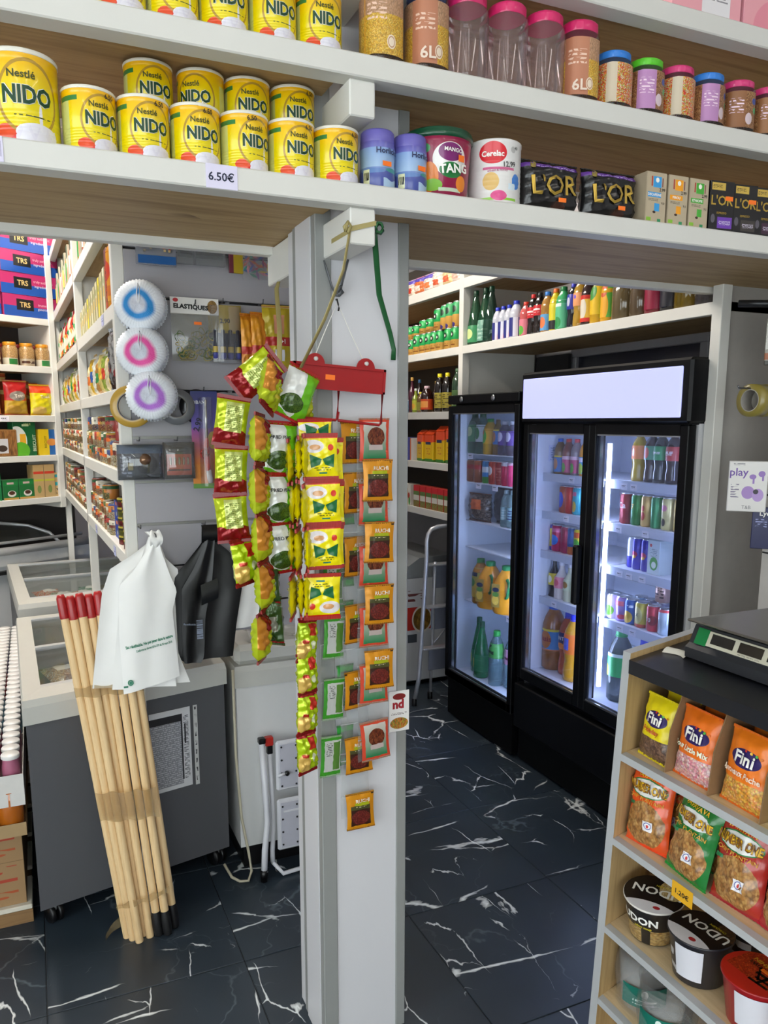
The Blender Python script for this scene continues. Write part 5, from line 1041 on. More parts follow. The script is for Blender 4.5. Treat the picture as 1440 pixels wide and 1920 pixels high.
# glue tubes card
t = empty('glue_card')
b = M().box(-.055, .055, -.001, .001, 0, .185, P('#a8901a', (('r', 0, 0, 1, .52, '#1f2540'), ('r', .62, .55, .95, .98, '#b8a070'), ('r', .0, .0, 1, .06, '#8a8a90')), .4), bev=.0004)
b.text('2.90', .020, INK, front(-.0016), .03, cx=.0, cy=.135, rot=.05); b.text('ZE', .011, plain('#3a3a10', .5), front(-.0016), .01, cx=-.04, cy=.166); b.build('backing_card', t)
for k in range(4): M().lathe([(.006, 0), (.010, .004), (.010, .035), (.007, .06), (.007, .09), (.004, .094), (0, .094)], 10, P('#1c1f30', (('r', 0, .22, 1, .42, '#b0963a'), ('r', 0, 0, 1, .2, '#3a3f8a')), .3)).build('glue_tube', t, (-.036+.025*k, -.012, .012))
M().grid(lambda u, v: ((u-.5)*.11, -.026*math.sin(pi*min(1, max(0, u*1.1-.05)))**.4-.001, .003+v*.178), 10, 6, clear('#dcdce0', .08, .05, .2, 'blis')).build('blister', t)
SLAT.put(t, .345, -.03, 1.944, 0, 'yellow card of four dark tubes with handwritten price 2.90', 'card')
# orange glove packs (three deep) and blue pack
OG = P('#c87a12', (('r', 0, .36, 1, .48, '#b02a1a'), ('r', 0, .48, .4, .9, '#d8901e')), .3, .1, .5, .3)
OG2 = P('#b09a1e', (('r', 0, .36, 1, .50, '#a8241c'), ('r', .38, .55, .75, .85, '#c88a6a'), ('r', .4, .12, .75, .3, '#c8c8d0')), .3, .1, .5, .3)
for i, (lx, w, m, z, rr) in enumerate(((.425, .07, OG, 1.90, 20), (.462, .075, OG, 1.905, 12), (.515, .10, OG2, 1.93, -4))):
    o = pouch(w, .205, .03, m, None, [('3+1', .012, .088, .020, WHT, .02), ('1', .010, .042, .030, plain('#2a2f8a', .5), .01)] if i == 2 else [], name='sponge_pack', seed=150+i)
    SLAT.put(o, lx, -.035-.008*i, z, R(rr), '%s pack with red band hanging on the slatwall, %s from the left' % ('yellow' if i == 2 else 'orange', ORD[i]), 'pack', 'orange and yellow packs')
o = pouch(.10, .185, .02, P('#1a2460', (('r', 0, .85, 1, 1, '#6a7080'), ('e', .5, .55, .2, .10, '#c8ccd8'), ('r', .2, .4, .8, .44, '#c8ccd8')), .3, 0, .5, .3), None, [('G', -.01, .025, .03, WHT, .01)], name='refill_pack', seed=160); SLAT.put(o, .598, -.03, 1.945, 0, 'dark blue refill pack with white ship beside the pillar', 'pack')
# top row, mostly behind the overhead board
o = M().box(-.062, .062, -.006, .002, 0, .11, clear('#b8bcc8', .35, .1, .15, 'zip')); o.box(-.056, .06, -.010, .0, .004, .028, plain('#1f5a9a', .35, bmp=.3))
for k in range(26): o.box(*(lambda x, z: (x, x+.006, -.012, -.006, z, z+.006))(random.uniform(-.045, -.01) if k < 13 else random.uniform(.01, .045), random.uniform(.035, .075)), plain('#8a8070' if k < 13 else random.choice(('#a83a3a', '#c8b07a', '#b8603a')), .5))
SLAT.put(o.build('zip_bag'), .132, -.03, 2.236, 0, 'grey zip bag of small fixings with blue bottom edge', 'bag')
for i, (lx, w) in enumerate(((.225, .05), (.30, .09))):
    o = M().box(-w/2, w/2, -.006, .006, .02, .08, plain('#5a6066', .4), bev=.003).box(-w/2+.005, w/2-.005, -.010, -.006, .03, .045, plain('#23282c', .4)).box(-w/2-.005, w/2+.005, -.012, .008, .0, .09, clear('#c8ccd0', .2, .06, .2, 'b2')); SLAT.put(o.build('tool_blister'), lx, -.03, 2.248, 0, '%s clear blister of dark grey tools under the overhead board' % ('narrow' if i == 0 else 'wide'), 'blister pack')
o = M().box(-.024, .024, -.004, .004, 0, .1, P('#a8901a', (('r', 0, 0, .3, 1, '#6a2a3a'),), .4), bev=.001).build('yellow_card_pack'); SLAT.put(o, .388, -.03, 2.232, R(5), 'small yellow card pack beside the bag of pegs', 'pack')
o = M(); PC = ('#c8345a', '#d8b83a', '#2a8a7a', '#3a5ab0', '#d85a3a', '#8a3a8a', '#e08a9a')
for k in range(60):
    x, z = random.uniform(-.055, .055), random.uniform(.008, .10); c, s_ = math.cos(k), math.sin(k)
    o.prism([(x+c*.016, z+s_*.016), (x-s_*.004, z+c*.004), (x-c*.016, z-s_*.016), (x+s_*.004, z-c*.004)], -.014+.004*(k % 5), -.008+.004*(k % 5), plain(PC[k % 7], .4), 'y')
t = empty('peg_bag'); q = o.build('clothes_pegs', t); q['kind'] = 'stuff'
M().grid(lambda u, v: ((u-.5)*.13, -.024*math.sin(pi*u)**.5-.002, v*.125-.004), 8, 8, clear('#dadce0', .12, .06, .25, 'bag2')).build('clear_bag', t)
SLAT.put(t, .475, -.03, 2.218, 0, 'clear bag of colourful clothes pegs under the overhead board', 'bag')
# tapes
def roll(ro, ri, w, c, ci, name='tape_roll'):
    t = empty(name); M().lathe([(ri, 0), (ro, 0), (ro, w), (ri, w)], 40, plain(c, .3, var=.05, coat=.3), cap=False).build('tape', t, None, (R(90), 0, 0))
    M().lathe([(ri-.003, .0005), (ri+.0005, .0005), (ri+.0005, w-.0005), (ri-.003, w-.0005), (ri-.003, .0005)], 40, plain(ci, .6), cap=False).build('core', t, None, (R(90), 0, 0)); return t
SLAT.put(roll(.066, .045, .035, '#b8923a', '#8a8480'), .040, -.012, 1.800, R(-12), 'amber parcel tape roll behind the lilac scourer', 'tape')
SLAT.put(roll(.058, .036, .03, '#6a6c70', '#8a8480'), .178, -.012, 1.800, R(-8), 'grey duct tape roll right of the lilac scourer', 'tape')
SLAT.put(roll(.055, .034, .03, '#1c1c1e', '#5a5854'), .245, -.006, 1.802, R(-8), 'black tape roll behind the lighter card', 'tape')
SLAT.put(roll(.050, .034, .022, '#8a8c90', '#6a6864'), .335, -.006, 1.80, R(-8), 'small grey tape roll near the snack strips', 'tape')
# lighter card, headlamp and drill bit blisters
t = empty('lighter_card')
b = M().box(-.043, .043, -.001, .001, 0, .318, P('#5a4a9a', (('g', 0, .62, 1, 1, '#5a4a9a', '#1f2a6a'), ('g', 0, .25, 1, .62, '#c8701e', '#7a3a8a'), ('r', 0, 0, 1, .25, '#c87a2a'), ('r', 0, 0, 1, .05, '#5a8a3a'), ('e', .8, .5, .2, .09, '#c8a83a')), .4), bev=.0004)
b.text('OBAN', .016, plain('#c8ccd8', .4), front(-.0016), .02, cx=-.018, cy=.282); b.text('2.99', .026, plain('#101030', .5), front(-.0016), .03, cx=-.022, cy=.21, rot=1.25); b.build('backing_card', t)
M().tube([(.004, -.010, .16), (.004, -.010, .29)], .0045, plain('#c8c4bc', .25, .9), 8).build('lighter_barrel', t)
RL = plain('#c8342a', .3, coat=.4)
M().tube([(.004, -.012, .165), (.002, -.013, .14), (.001, -.013, .10), (.006, -.013, .06)], [.007, .013, .014, .012], RL, 10, flat=.7).build('lighter_handle', t)
M().tube([(.006, -.013, .062), (.010, -.013, .03), (.012, -.013, .018)], [.012, .013, .010], plain('#dcd8d6', .4), 10, flat=.7).build('handle_end', t)
M().tube([(-.004+.014*math.cos(w), -.014, .115+.016*math.sin(w)) for w in [2*pi*k/14 for k in range(14)]], .0035, plain('#a82a22', .3), 6, True).build('trigger_guard', t)
M().grid(lambda u, v: (.004+(u-.5)*.046, -.028*math.sin(pi*u)**.4-.0012, .008+v*.29), 8, 4, clear('#e0e0e6', .06, .05, .2, 'blis3')).build('blister', t)
SLAT.put(t, .262, -.045, 1.533, R(-5), 'tall purple and orange card with a red gas lighter', 'card')
t = empty('lamp_blister')
b = M().box(-.07, .07, -.001, .001, 0, .112, P('#22262e', (('r', 0, .75, 1, 1, '#3a5a7a'), ('r', .05, .1, .35, .7, '#2e3440'), ('l', .06, .12, .3, .7, '#8a90a0', 14, 9)), .35), bev=.0004)
b.text('Fixit', .010, plain('#b8bcc4', .4), front(-.0016), .01, cx=-.035, cy=.012); b.build('backing_card', t)
M().lathe([(0, 0), (.024, 0), (.033, .012), (.030, .024), (.014, .030), (0, .030)], 20, plain('#4a4644', .2, .6, coat=.5)).build('lamp_head', t, (.020, -.002, .050), (R(90), 0, 0))
M().lathe([(.0, 0), (.016, 0), (.018, .006), (.0, .009)], 16, plain('#8a6a52', .15, .6)).build('lamp_lens', t, (.012, -.032, .066), (R(80), 0, 0))
M().tube([(.0, -.008, .030), (.03, -.012, .014), (.058, -.01, .012)], .004, plain('#8a8c90', .4), 8).build('strap', t)
M().box(-.040, -.022, -.012, -.002, .03, .055, plain('#8a7a4a', .3, .4), bev=.002).build('spare_bulb', t)
M().grid(lambda u, v: ((u-.5)*.146, -.038*(math.sin(pi*u)*math.sin(pi*v))**.35-.001, -.003+v*.118), 12, 10, clear('#d0d4dc', .08, .04, .3, 'blis4')).build('blister', t)
SLAT.put(t, .050, -.05, 1.568, R(-4), 'clear blister with a dark clip lamp on the slatwall', 'blister pack')
t = empty('fuse_blister')
b = M().box(-.05, .05, -.001, .001, 0, .118, P('#3a3430', (('r', .1, .10, .9, .68, '#c85a3f'), ('r', .15, .22, .85, .26, '#4a3a34'), ('r', .2, .8, .8, .92, '#1a1a1a')), .4), bev=.0004)
b.text('1.50', .022, INK, front(-.0018), .02, cx=.008, cy=.094); b.build('backing_card', t)
for k in range(5): M().lathe([(.0035, 0), (.0035, .022), (.0015, .024), (0, .024)], 8, plain('#c8b8a0', .25, .7)).build('fuse', t, (-.028+.014*k, -.006, .046))
M().grid(lambda u, v: ((u-.5)*.104, -.02*(math.sin(pi*u)*math.sin(pi*v))**.3-.001, -.002+v*.122), 10, 8, clear('#d8d8d8', .10, .05, .3, 'blis5')).build('blister', t)
SLAT.put(t, .173, -.05, 1.568, R(-3), 'clear blister with five small fuses on a coral card', 'blister pack')
# ================================================================= CARRIER BAGS, BROOM HANDLES
def sheet(L, Rr, nu, nv, y, amp, folds, mat, ph=0, bulge=.0):
    """hanging film between two outlines (lists of (x,z), top to bottom)"""
    def samp(P_, t):
        d = [0]
        for a, b in zip(P_, P_[1:]): d.append(d[-1]+math.dist(a, b))
        s_ = t*d[-1]
        for i in range(len(P_)-1):
            if s_ <= d[i+1]+1e-9:
                f = (s_-d[i])/max(1e-9, d[i+1]-d[i]); return (P_[i][0]+(P_[i+1][0]-P_[i][0])*f, P_[i][1]+(P_[i+1][1]-P_[i][1])*f)
        return P_[-1]
    def fn(off):
        def g(u, v):
            a, b = samp(L, v), samp(Rr, v); x = a[0]+(b[0]-a[0])*u; z = a[1]+(b[1]-a[1])*u
            yy = y-bulge*math.sin(pi*u)*min(1, v*2)+amp*(.35+v*.65)*math.sin(folds*u*pi+ph+1.5*v)*(1-.4*v)+.0005*math.sin(14*u+9*v)+.004*abs(math.sin(5*u-3*v+ph))*min(1, v*3)*(1-v)
            return (x, yy+off, z)
        return g
    return M().grid(fn(0), nu, nv, mat).grid(lambda u, v: fn(.0022)(1-u, v), nu, nv, mat), fn(0)
PWH = plain('#f2f1ee', .38, var=.03, scale=14, bmp=.35)
t = empty('carrier_bags', (0, 0, 0), 0)
m, _ = sheet([(.050, 1.40), (.074, 1.375), (.015, 1.33), (-.062, 1.285), (-.091, 1.208), (-.120, 1.02), (-.138, .895)], [(.090, 1.40), (.098, 1.36), (.114, 1.307), (.158, 1.262), (.137, 1.237), (.140, .985), (.176, .875)], 26, 30, -.060, .007, 3.3, PWH); m.build('bag_film', t)
m, _ = sheet([(.060, 1.385), (.030, 1.30), (-.030, 1.25), (-.050, 1.10), (-.079, .888)], [(.092, 1.38), (.11, 1.28), (.135, 1.2), (.125, 1.1), (.126, .872)], 24, 28, -.075, .006, 2.6, PWH, 1); m.build('bag_film', t)
m, f = sheet([(.066, 1.385), (.058, 1.355), (.006, 1.279), (-.043, 1.233), (-.050, 1.075), (-.046, .874)], [(.092, 1.385), (.092, 1.350), (.121, 1.252), (.139, 1.205), (.122, 1.139), (.136, .912)], 26, 30, -.094, .0055, 2.7, PWH, 2, .012)
GNP = plain('#2a8060', .6)
def onsheet(off=.003):
    def g(x, z):
        best = None
        u = min(.98, max(.02, (x+.048)/.180)); v = min(.99, max(.3, (1.385-z)/.50+.0)); p = f(u, v); return (x, p[1]-off-.002, z)
    return g
m.text('Sac réutilisable. Ne pas jeter dans la nature', .0135, GNP, onsheet(), .035, width=.152, cx=.042, cy=1.042, rot=.16)
m.text('Conforme au décret 2016-379 du 30 mars 2016', .0105, GNP, onsheet(), .03, width=.118, cx=.056, cy=1.027, rot=.16)
m.disc(-.024, .914, .009, .010, GNP, onsheet(), 20, .62).disc(-.024, .914, .0045, .005, GNP, onsheet(), 12).box(-.0465, -.033, -.112, -.108, .9005, .905, GNP)
m.build('bag_film', t)
M().grid(lambda u, v: (.064+.030*u+.012*math.sin(pi*v)*(u-.5), -.088-.020*math.sin(pi*v), 1.405-.055*v+.004*math.sin(9*u)), 8, 8, PWH).build('handle_loop', t)
M().tube([(.077, -.02, 1.40), (.077, -.112, 1.396), (.077, -.116, 1.388)], .002, HK, 6).build('hook_tip', t)
SLAT.put(t, 0, 0, 0, 0, 'bunch of white carrier bags with green print hanging by the broom handles', 'carrier bags')
PBK = plain('#08090b', .38, var=.2, scale=14, bmp=.5)
t = empty('carrier_bags', (0, 0, 0), 0)
m, _ = sheet([(.238, 1.402), (.236, 1.35), (.180, 1.285), (.137, 1.24), (.139, 1.163), (.138, .963), (.160, .945)], [(.286, 1.40), (.289, 1.35), (.333, 1.311), (.352, 1.25), (.368, 1.184), (.345, 1.06), (.329, .946)], 26, 30, -.055, .007, 3.2, PBK, .7); m.build('bag_film', t)
m, _ = sheet([(.242, 1.395), (.242, 1.35), (.205, 1.27), (.160, 1.20), (.152, 1.0), (.158, .945)], [(.280, 1.395), (.274, 1.33), (.262, 1.22), (.235, 1.10), (.225, .96), (.213, .94)], 20, 24, -.070, .006, 2.3, PBK, 2)
WP = plain('#8a94a8', .5); random.seed(5)
for k in range(16): m.box(.2, .2+.021, -.0905, -.090, 1.03+.0042*k, 1.03+.0042*k+random.choice((.0012, .002, .003)), WP)
m.text('Reutilisable', .009, WP, lambda x, z: (x, -.088, z), .005, cx=.178, cy=1.083, rot=-.12); m.build('bag_film', t)
M().grid(lambda u, v: (.222+.058*u, -.074-.01*math.sin(pi*v), 1.21-.07*v+.02*u), 8, 8, plain('#16181a', .32, bmp=.6)).build('folded_flap', t)
M().grid(lambda u, v: (.234+.055*u, -.062-.02*math.sin(pi*v), 1.412-.06*v), 8, 8, PBK).build('handle_loop', t)
SLAT.put(t, 0, 0, 0, 0, 'bunch of black carrier bags hanging right of the white bags', 'carrier bags')
m, _ = sheet([(.378, 1.205), (.366, 1.12), (.346, 1.035)], [(.505, 1.20), (.505, 1.12), (.500, 1.04)], 16, 10, -.030, .006, 4, PWH, 1)
m.quad(.44, 1.06, .50, 1.14, plain('#b8d0c8', .6), lambda x, z: (x, -.040, z)); o = m.build('paper_bag'); SLAT.put(o, 0, 0, 0, 0, 'white bag corner showing behind the lime snack strips', 'carrier bags')
M().tube([(.43, -.001, 1.21), (.43, -.03, 1.21)], .002, HK, 6)
# broom handles
HW = wood('#e6c898', '#d4ae7a', '#a5743f', ax=2, sc=2.0)
REDC2 = plain('#a81c1e', .35, coat=.2); BLK = plain('#0c0c0e', .5)
def handle(fx, fy_, tx, ty, tz, cap, foot, i, lab):
    a, b = Vector((fx, fy_, 0)), Vector((tx, ty, tz)); d = (b-a); L = d.length; d.normalize()
    t = empty('broom_handle', a)
    q = d.to_track_quat('Z', 'Y'); t.rotation_euler = q.to_euler()
    z0 = .0 if not foot else .085
    M().lathe([(.0125, z0), (.0136, z0+.004), (.0136, L-.055), (.0125, L-.05)], 14, HW).build('shaft', t)
    cm_ = REDC2 if cap == 'red' else BLK
    M().lathe([(.0150, L-.078), (.0155, L-.07), (.0150, L-.012), (.011, L), (0, L)], 14, cm_).build('end_cap', t)
    if foot: M().lathe([(.014, .004), (.0175, .03), (.0165, .075), (.0140, .09)], 14, BLK).build('screw_socket', t)
    if i in (2, 3): M().grid(lambda u, v: (.0140*math.sin(.9*(u-.5)), -.0140*math.cos(.9*(u-.5)), L-.18-.05*v), 4, 1, P('#dcdad4', (('l', .25, .1, .75, .9, '#222222', 60, 3),), .5)).build('paper_label', t)
    tag(t, lab, 'broom handle', 'wooden broom handles'); return t
HD = [(.190, 2.596, .054, 2.690, 1.200, 'red', 0), (.207, 2.575, .082, 2.682, 1.196, 'red', 0), (.2255, 2.553, .110, 2.676, 1.204, 'red', 0), (.2437, 2.584, .138, 2.678, 1.198, 'red', 0), (.262, 2.567, .166, 2.672, 1.206, 'red', 0)]
for i, h in enumerate(HD): handle(*h, i, 'wooden broom handle with red end cap, %s of five from the left' % ORD[i])
HB_ = [(.292, 2.560, .196, 2.668, 1.21, 'black', 1), (.321, 2.552, .225, 2.664, 1.21, 'black', 1), (.350, 2.584, .250, 2.664, 1.20, 'black', 1), (.268, 2.606, .165, 2.712, 1.20, 'black', 1)]
for i, h in enumerate(HB_[:3]): handle(*h, 9, 'wooden broom handle with black foot socket, %s of three from the left' % ORD[i])
TP = clear('#d0b886', .20, .12, .22, 'tape')
def wrapband(zs, nm, lab, ex=0):
    m = M()
    fl = Vector((.176, 2.575, 0)); tl = Vector((.040, 2.672, 1.2)); fr_ = Vector((.340, 2.530, 0)); tr = Vector((.268, 2.645, 1.2))
    def P3(u, z):
        l = fl.lerp(tl, z/1.2); r = fr_.lerp(tr, z/1.2)
        p = l.lerp(r, u); return (p.x, p.y-.012*math.sin(pi*u)-.010+.002*math.sin(30*u), z+ex*(u-.5))
    m.grid(lambda u, v: P3(u, zs[0]+(zs[1]-zs[0])*v+.004*math.sin(17*u+3*v)), 24, 5, TP)
    m.grid(lambda u, v: (lambda p: (p[0], p[1]+.075-.02*math.sin(pi*u), p[2]))(P3(u, zs[0]+(zs[1]-zs[0])*v)), 6, 1, TP); return tag(m.build(nm), lab, 'tape')
wrapband((.44, .54), 'packing_tape', 'clear packing tape round the middle of the broom handles')
wrapband((.87, .905), 'packing_tape', 'clear twisted tape round the upper part of the broom handles', .01)
wrapband((.145, .165), 'packing_tape', 'clear twisted tape round the bottom of the broom handles', .05)
o = M().grid(lambda u, v: (.12+.075*u, 2.60+.05*u+.01*math.sin(6*u), .003+.05*v*(.4+.6*u)+.03*u), 8, 3, TP).build('tape_tail'); tag(o, 'loose flap of clear tape sticking out left of the handle feet', 'tape')

# ================================================================= FREEZERS
RIMM = plain('#c3c3bd', .35, var=.03); ALF = plain('#cfd2d4', .3, .3)
PANE = clear('#dce6e6', .05, .03, .12, 'frz')
def chest(name, lab, FL_, FR_, BR_, BL_, body, zt, casters=True, panes=True, goods=()):
    t = empty(name, (0, 0, 0), 0, lab, 'freezer')
    quad = [FL_, FR_, BR_, BL_]
    cx = sum(p[0] for p in quad)/4; cy = sum(p[1] for p in quad)/4
    def ins(k): return [(cx+(p[0]-cx)*k, cy+(p[1]-cy)*k) for p in quad]
    t.location = (cx, cy, 0)
    loc = lambda q: [(p[0]-cx, p[1]-cy) for p in q]
    m = M(); o_, i_ = loc(quad), loc(ins(.88))
    # hollow body
    for k in range(4):
        a, b, c, d = o_[k], o_[(k+1) % 4], i_[(k+1) % 4], i_[k]
        m.add([(*a, .095), (*b, .095), (*b, zt-.06), (*a, zt-.06)], [(0, 1, 2, 3)], body, False, [[(0, 0), (1, 0), (1, 1), (0, 1)]])
        m.add([(*d, .3), (*c, .3), (*c, zt), (*d, zt)], [(3, 2, 1, 0)], plain('#d2d4d2', .5))
    m.add([(*p, .3) for p in i_], [(0, 1, 2, 3)], plain('#b8bab8', .5)); m.add([(*p, .095) for p in o_], [(3, 2, 1, 0)], BLACK); m.build('body', t)
    m = M(); o2 = loc(ins(1.025)); o3 = loc(ins(1.01)); i2 = loc(ins(.84 if panes else .02))
    for k in range(4):
        k2 = (k+1) % 4
        m.add([(*o2[k], zt-.075), (*o2[k2], zt-.075), (*o2[k2], zt-.015), (*o2[k], zt-.015), (*o3[k], zt+.008), (*o3[k2], zt+.008), (*i2[k], zt+.012), (*i2[k2], zt+.012), (*i2[k], zt-.03), (*i2[k2], zt-.03)],
              [(0, 1, 2, 3), (3, 2, 5, 4), (4, 5, 7, 6), (6, 7, 9, 8)], RIMM, False)
        m.add([(*o_[k], zt-.075), (*o_[k2], zt-.075), (*o2[k2], zt-.075), (*o2[k], zt-.075)], [(0, 1, 2, 3)], RIMM)
    m.build('rim', t)
    if panes:
        L = lambda u, v: tuple((i2[0][j]*(1-u)+i2[1][j]*u)*(1-v)+(i2[3][j]*(1-u)+i2[2][j]*u)*v for j in (0, 1))
        for v0, v1, dz in ((.0, .52, .004), (.48, 1, .014)):
            g = M().add([(*L(0, v0), zt+dz), (*L(1, v0), zt+dz), (*L(1, v1), zt+dz), (*L(0, v1), zt+dz)], [(0, 1, 2, 3)], PANE).build('sliding_lid', t)
            for va, vb in ((v0, v0+.03), (v1-.03, v1)): M().add([(*L(0, va), zt+dz), (*L(1, va), zt+dz), (*L(1, vb), zt+dz), (*L(0, vb), zt+dz)]+[(*L(0, va), zt+dz+.008), (*L(1, va), zt+dz+.008), (*L(1, vb), zt+dz+.008), (*L(0, vb), zt+dz+.008)], [(4, 5, 6, 7), (0, 1, 5, 4), (2, 3, 7, 6)], ALF).build('lid_rail', g)
    if casters:
        for k, q in enumerate(loc(ins(.88))):
            w = M()
            for dx in (-.02, .008): w.lathe([(0, 0), (.034, 0), (.036, .004), (.036, .012), (.034, .016), (0, .016)], 18, BLACK, c=(0, 0, dx))
            M_ = w.build('caster', t, (q[0], q[1], .036), (0, R(90), R(25)))
            M().box(-.012, .012, -.02, .02, .05, .098, STEEL, bev=.003).build('caster_bracket', t, (q[0], q[1], 0))
    return t
FGREY = plain('#55565a', .45, var=.04, scale=4)
chest('chest_freezer', 'grey glass lidded chest freezer behind the broom handles', (-.078, 2.716), (.612, 2.872), (.575, 4.00), (-.112, 3.93), FGREY, .845)
chest('chest_freezer', 'second glass lidded freezer with green goods farther back', (-.105, 4.16), (.585, 4.26), (.53, 5.44), (-.185, 5.40), FGREY, .86)
fc = chest('chest_freezer', 'white chest freezer with grey lid behind the folded steps', (.652, 2.843), (1.30, 2.843), (1.30, 3.9), (.652, 3.9), plain('#d3d4d3', .35, var=.02), .83, False, False)
M().box(-.325, .325, -.53, .53, .836, .915, RIMM, bev=.02).build('lid', fc)
M().box(-.31, .31, -.51, .51, 0, .096, BLACK).build('plinth', fc)
# frozen goods under the glass
random.seed(11)
def frozen(x, y, z, c, c2, w, h, lab, rz):
    o = pouch(w, h, .06, P(c, (('n', 0, 0, 1, 1, 5, 5, (c, c2, '#a8a8a0')), ('r', .3, .6, .8, .9, '#d8d4cc')), .3, 0, .5, .5), name='frozen_pack', seed=random.randint(0, 99), nu=8, nv=10)
    o.location = (x, y, z); o.rotation_euler = (R(-78), 0, rz); tag(o, lab, 'frozen pack', 'frozen packs under glass')
FZ = [('#8a5a48', '#a87860'), ('#a88868', '#c8a888'), ('#7a5040', '#b89a84'), ('#b09a80', '#8a6a50')]
FZ2 = [('#2a6a4a', '#4a8a6a'), ('#b8a878', '#d0c498'), ('#3a7a5a', '#c8bc8a'), ('#b85a3a', '#d0a080')]
for f_, (x0, y0, fz, z) in enumerate(((.02, 2.98, FZ, .60), (.0, 4.42, FZ2, .68))):
    k = 0
    for j in range(4):
        for i in range(3):
            if f_ == 0 and j > 1 and i == 0: pass
            frozen(x0+.09+.17*i, y0+.22*j, z-.02*(j % 2), *fz[(i+j) % 4], .16, .22, 'frosted frozen pack in the %s freezer, %s row, %s from left' % (('grey', 'farther')[f_], ORD[j], ORD[i]), R(10*((i*7+j*3) % 5-2))); k += 1
# far island freezer below the corner shelf
t = empty('island_freezer', (.18, 5.57, 0), R(30.5), 'long white display freezer with curved glass under the corner shelf', 'freezer')
M().box(-1.7, .25, .10, .85, .1, .86, plain('#c8cacb', .4, var=.02)).build('body', t)
M().tube([(-1.7, .08, .945), (.22, .08, .945)], .026, ALF, 12).build('front_rail', t)
M().box(-1.7, .22, .085, .12, .85, .93, plain('#d2d4d4', .35)).build('rail_panel', t)
M().tube([(-1.7, .11, .995), (.18, .11, .995)], .010, ALF, 8).build('lid_rail', t)
M().box(-1.7, -.02, .06, .10, .80, .822, BLACK).build('bumper_strip', t)
M().tube([(.0, .10, .96), (-.03, .16, 1.02), (-.12, .26, 1.07), (-.30, .34, 1.10)], .011, ALF, 8).build('curved_frame', t)
M().grid(lambda u, v: (-1.7+1.68*u, .11+.30*v, .99+.11*math.sin(v*pi/2)), 4, 8, clear('#c8d4d4', .06, .03, .12, 'isl')).build('curved_glass', t)
M().box(-1.7, .25, .45, .47, .86, 1.22, plain('#a09888', .6)).build('back_panel', t)
# note taped on the freezer front
o = M().box(-.078, .078, -.0012, 0, 0, .31, P('#cfd0d2', (('r', .0, .05, .78, .84, '#85868c'), ('l', .0, .05, .78, .84, '#b8b9be', 26, 40), ('r', .0, .84, .80, .93, '#222226'), ('r', .76, .1, .80, .93, '#222226'), ('l', .82, .1, .95, .9, '#3a3a40', 9, 60), ('r', .84, .55, .88, .80, '#222226')), .5), bev=.0002).build('notice_sheet')
o.location = (.398, 2.8235-.0025, .400); o.rotation_euler = (0, R(0), math.atan2(.156, .69)); tag(o, 'printed table sheet taped to the grey freezer front', 'notice')
o = M().box(-.008, .008, -.0012, 0, 0, .315, P('#c4c5c4', (('l', .3, .02, .7, .98, '#3a3a40', 3, 9),), .5), bev=.0002).build('holder_strip'); o.location = (.494, 2.8452-.0025, .395); o.rotation_euler = (0, 0, math.atan2(.156, .69)); tag(o, 'narrow punched plastic strip beside the taped sheet', 'notice')
o = M().tube([(.632, 2.80, .84), (.632, 2.795, .5), (.645, 2.79, .25), (.668, 2.785, .1), (.672, 2.765, .035), (.655, 2.75, .006), (.625, 2.76, .005), (.60, 2.79, .012), (.58, 2.83, .05)], .0055, plain('#b8b19a', .45), 8).build('power_cable'); tag(o, 'cream power cable looping down between the two freezers', 'cable')
o = M().grid(lambda u, v: (.72+.30*u, 2.87+.16*v, .9165+.035*abs(math.sin(5*u+3*v)*math.sin(7*u*v+2))+.012*math.sin(21*u)*math.sin(17*v)**2*.5+.006), 26, 14, clear('#d8dcdc', .18, .05, .35, 'crumple')).build('crumpled_film'); tag(o, 'crumpled clear plastic film on the white freezer lid', 'plastic film')
# folded step stool
t = empty('step_stool', (.73, 2.765, 0), 0, 'white folded step stool leaning at the white freezer', 'ladder')
WT = plain('#d3d4da', .3, var=.02)
M().tube([(.0, .02, .545), (.005, .0, .33), (.008, -.01, .23), (-.008, -.02, .12), (-.016, -.03, .03)], .0125, WT, 8).build('front_leg', t)
M().tube([(.033, .03, .495), (.037, .02, .30), (.037, .01, .2), (.027, 0, .1), (.026, -.005, .055)], .0095, WT, 8).build('rear_leg', t)
M().tube([(.026, -.006, .055), (.060, -.03, .012), (.20, -.02, .016), (.34, -.02, .016)], .0085, WT, 8).build('floor_bar', t)
M().box(-.013, .013, .006, .034, .54, .562, BLACK, bev=.003).build('leg_cap', t); M().box(.022, .044, .018, .042, .49, .525, BLACK, bev=.003).build('leg_cap', t)
M().box(.014, .046, .014, .04, .525, .56, plain('#b82a22', .35), bev=.003).build('locking_hinge', t)
M().lathe([(0, 0), (.014, 0), (.016, .03), (.015, .045), (0, .045)], 10, BLACK).build('rubber_foot', t, (-.017, -.032, 0))
for zc, hh_ in ((.44, .205), (.195, .215)):
    st = M().box(.052, .36, .004, .020, zc-hh_/2, zc+hh_/2, WT, bev=.008).build('step', t)
    M().box(.066, .35, .001, .0035, zc-hh_/2+.014, zc+hh_/2-.014, plain('#bfc0cc', .4)).build('tread_panel', st)
    for k in range(8): M().lathe([(0, 0), (.004, 0), (.004, .002), (0, .002)], 8, BLACK).build('rivet', st, (.072+.058*(k % 2), .0008, zc-.08+.053*(k//2)), (R(90), 0, 0))
M().box(.075, .36, -.002, .004, .250, .256, plain('#e2e3e8', .3)).build('step_rib', t)
M().tube([(.055, -.002, .405), (.085, -.006, .412)], .006, WT, 8).build('latch', t); M().lathe([(0, 0), (.009, 0), (.009, .012), (0, .012)], 10, BLACK).build('latch_knob', t, (.09, -.004, .414), (R(90), 0, 0))

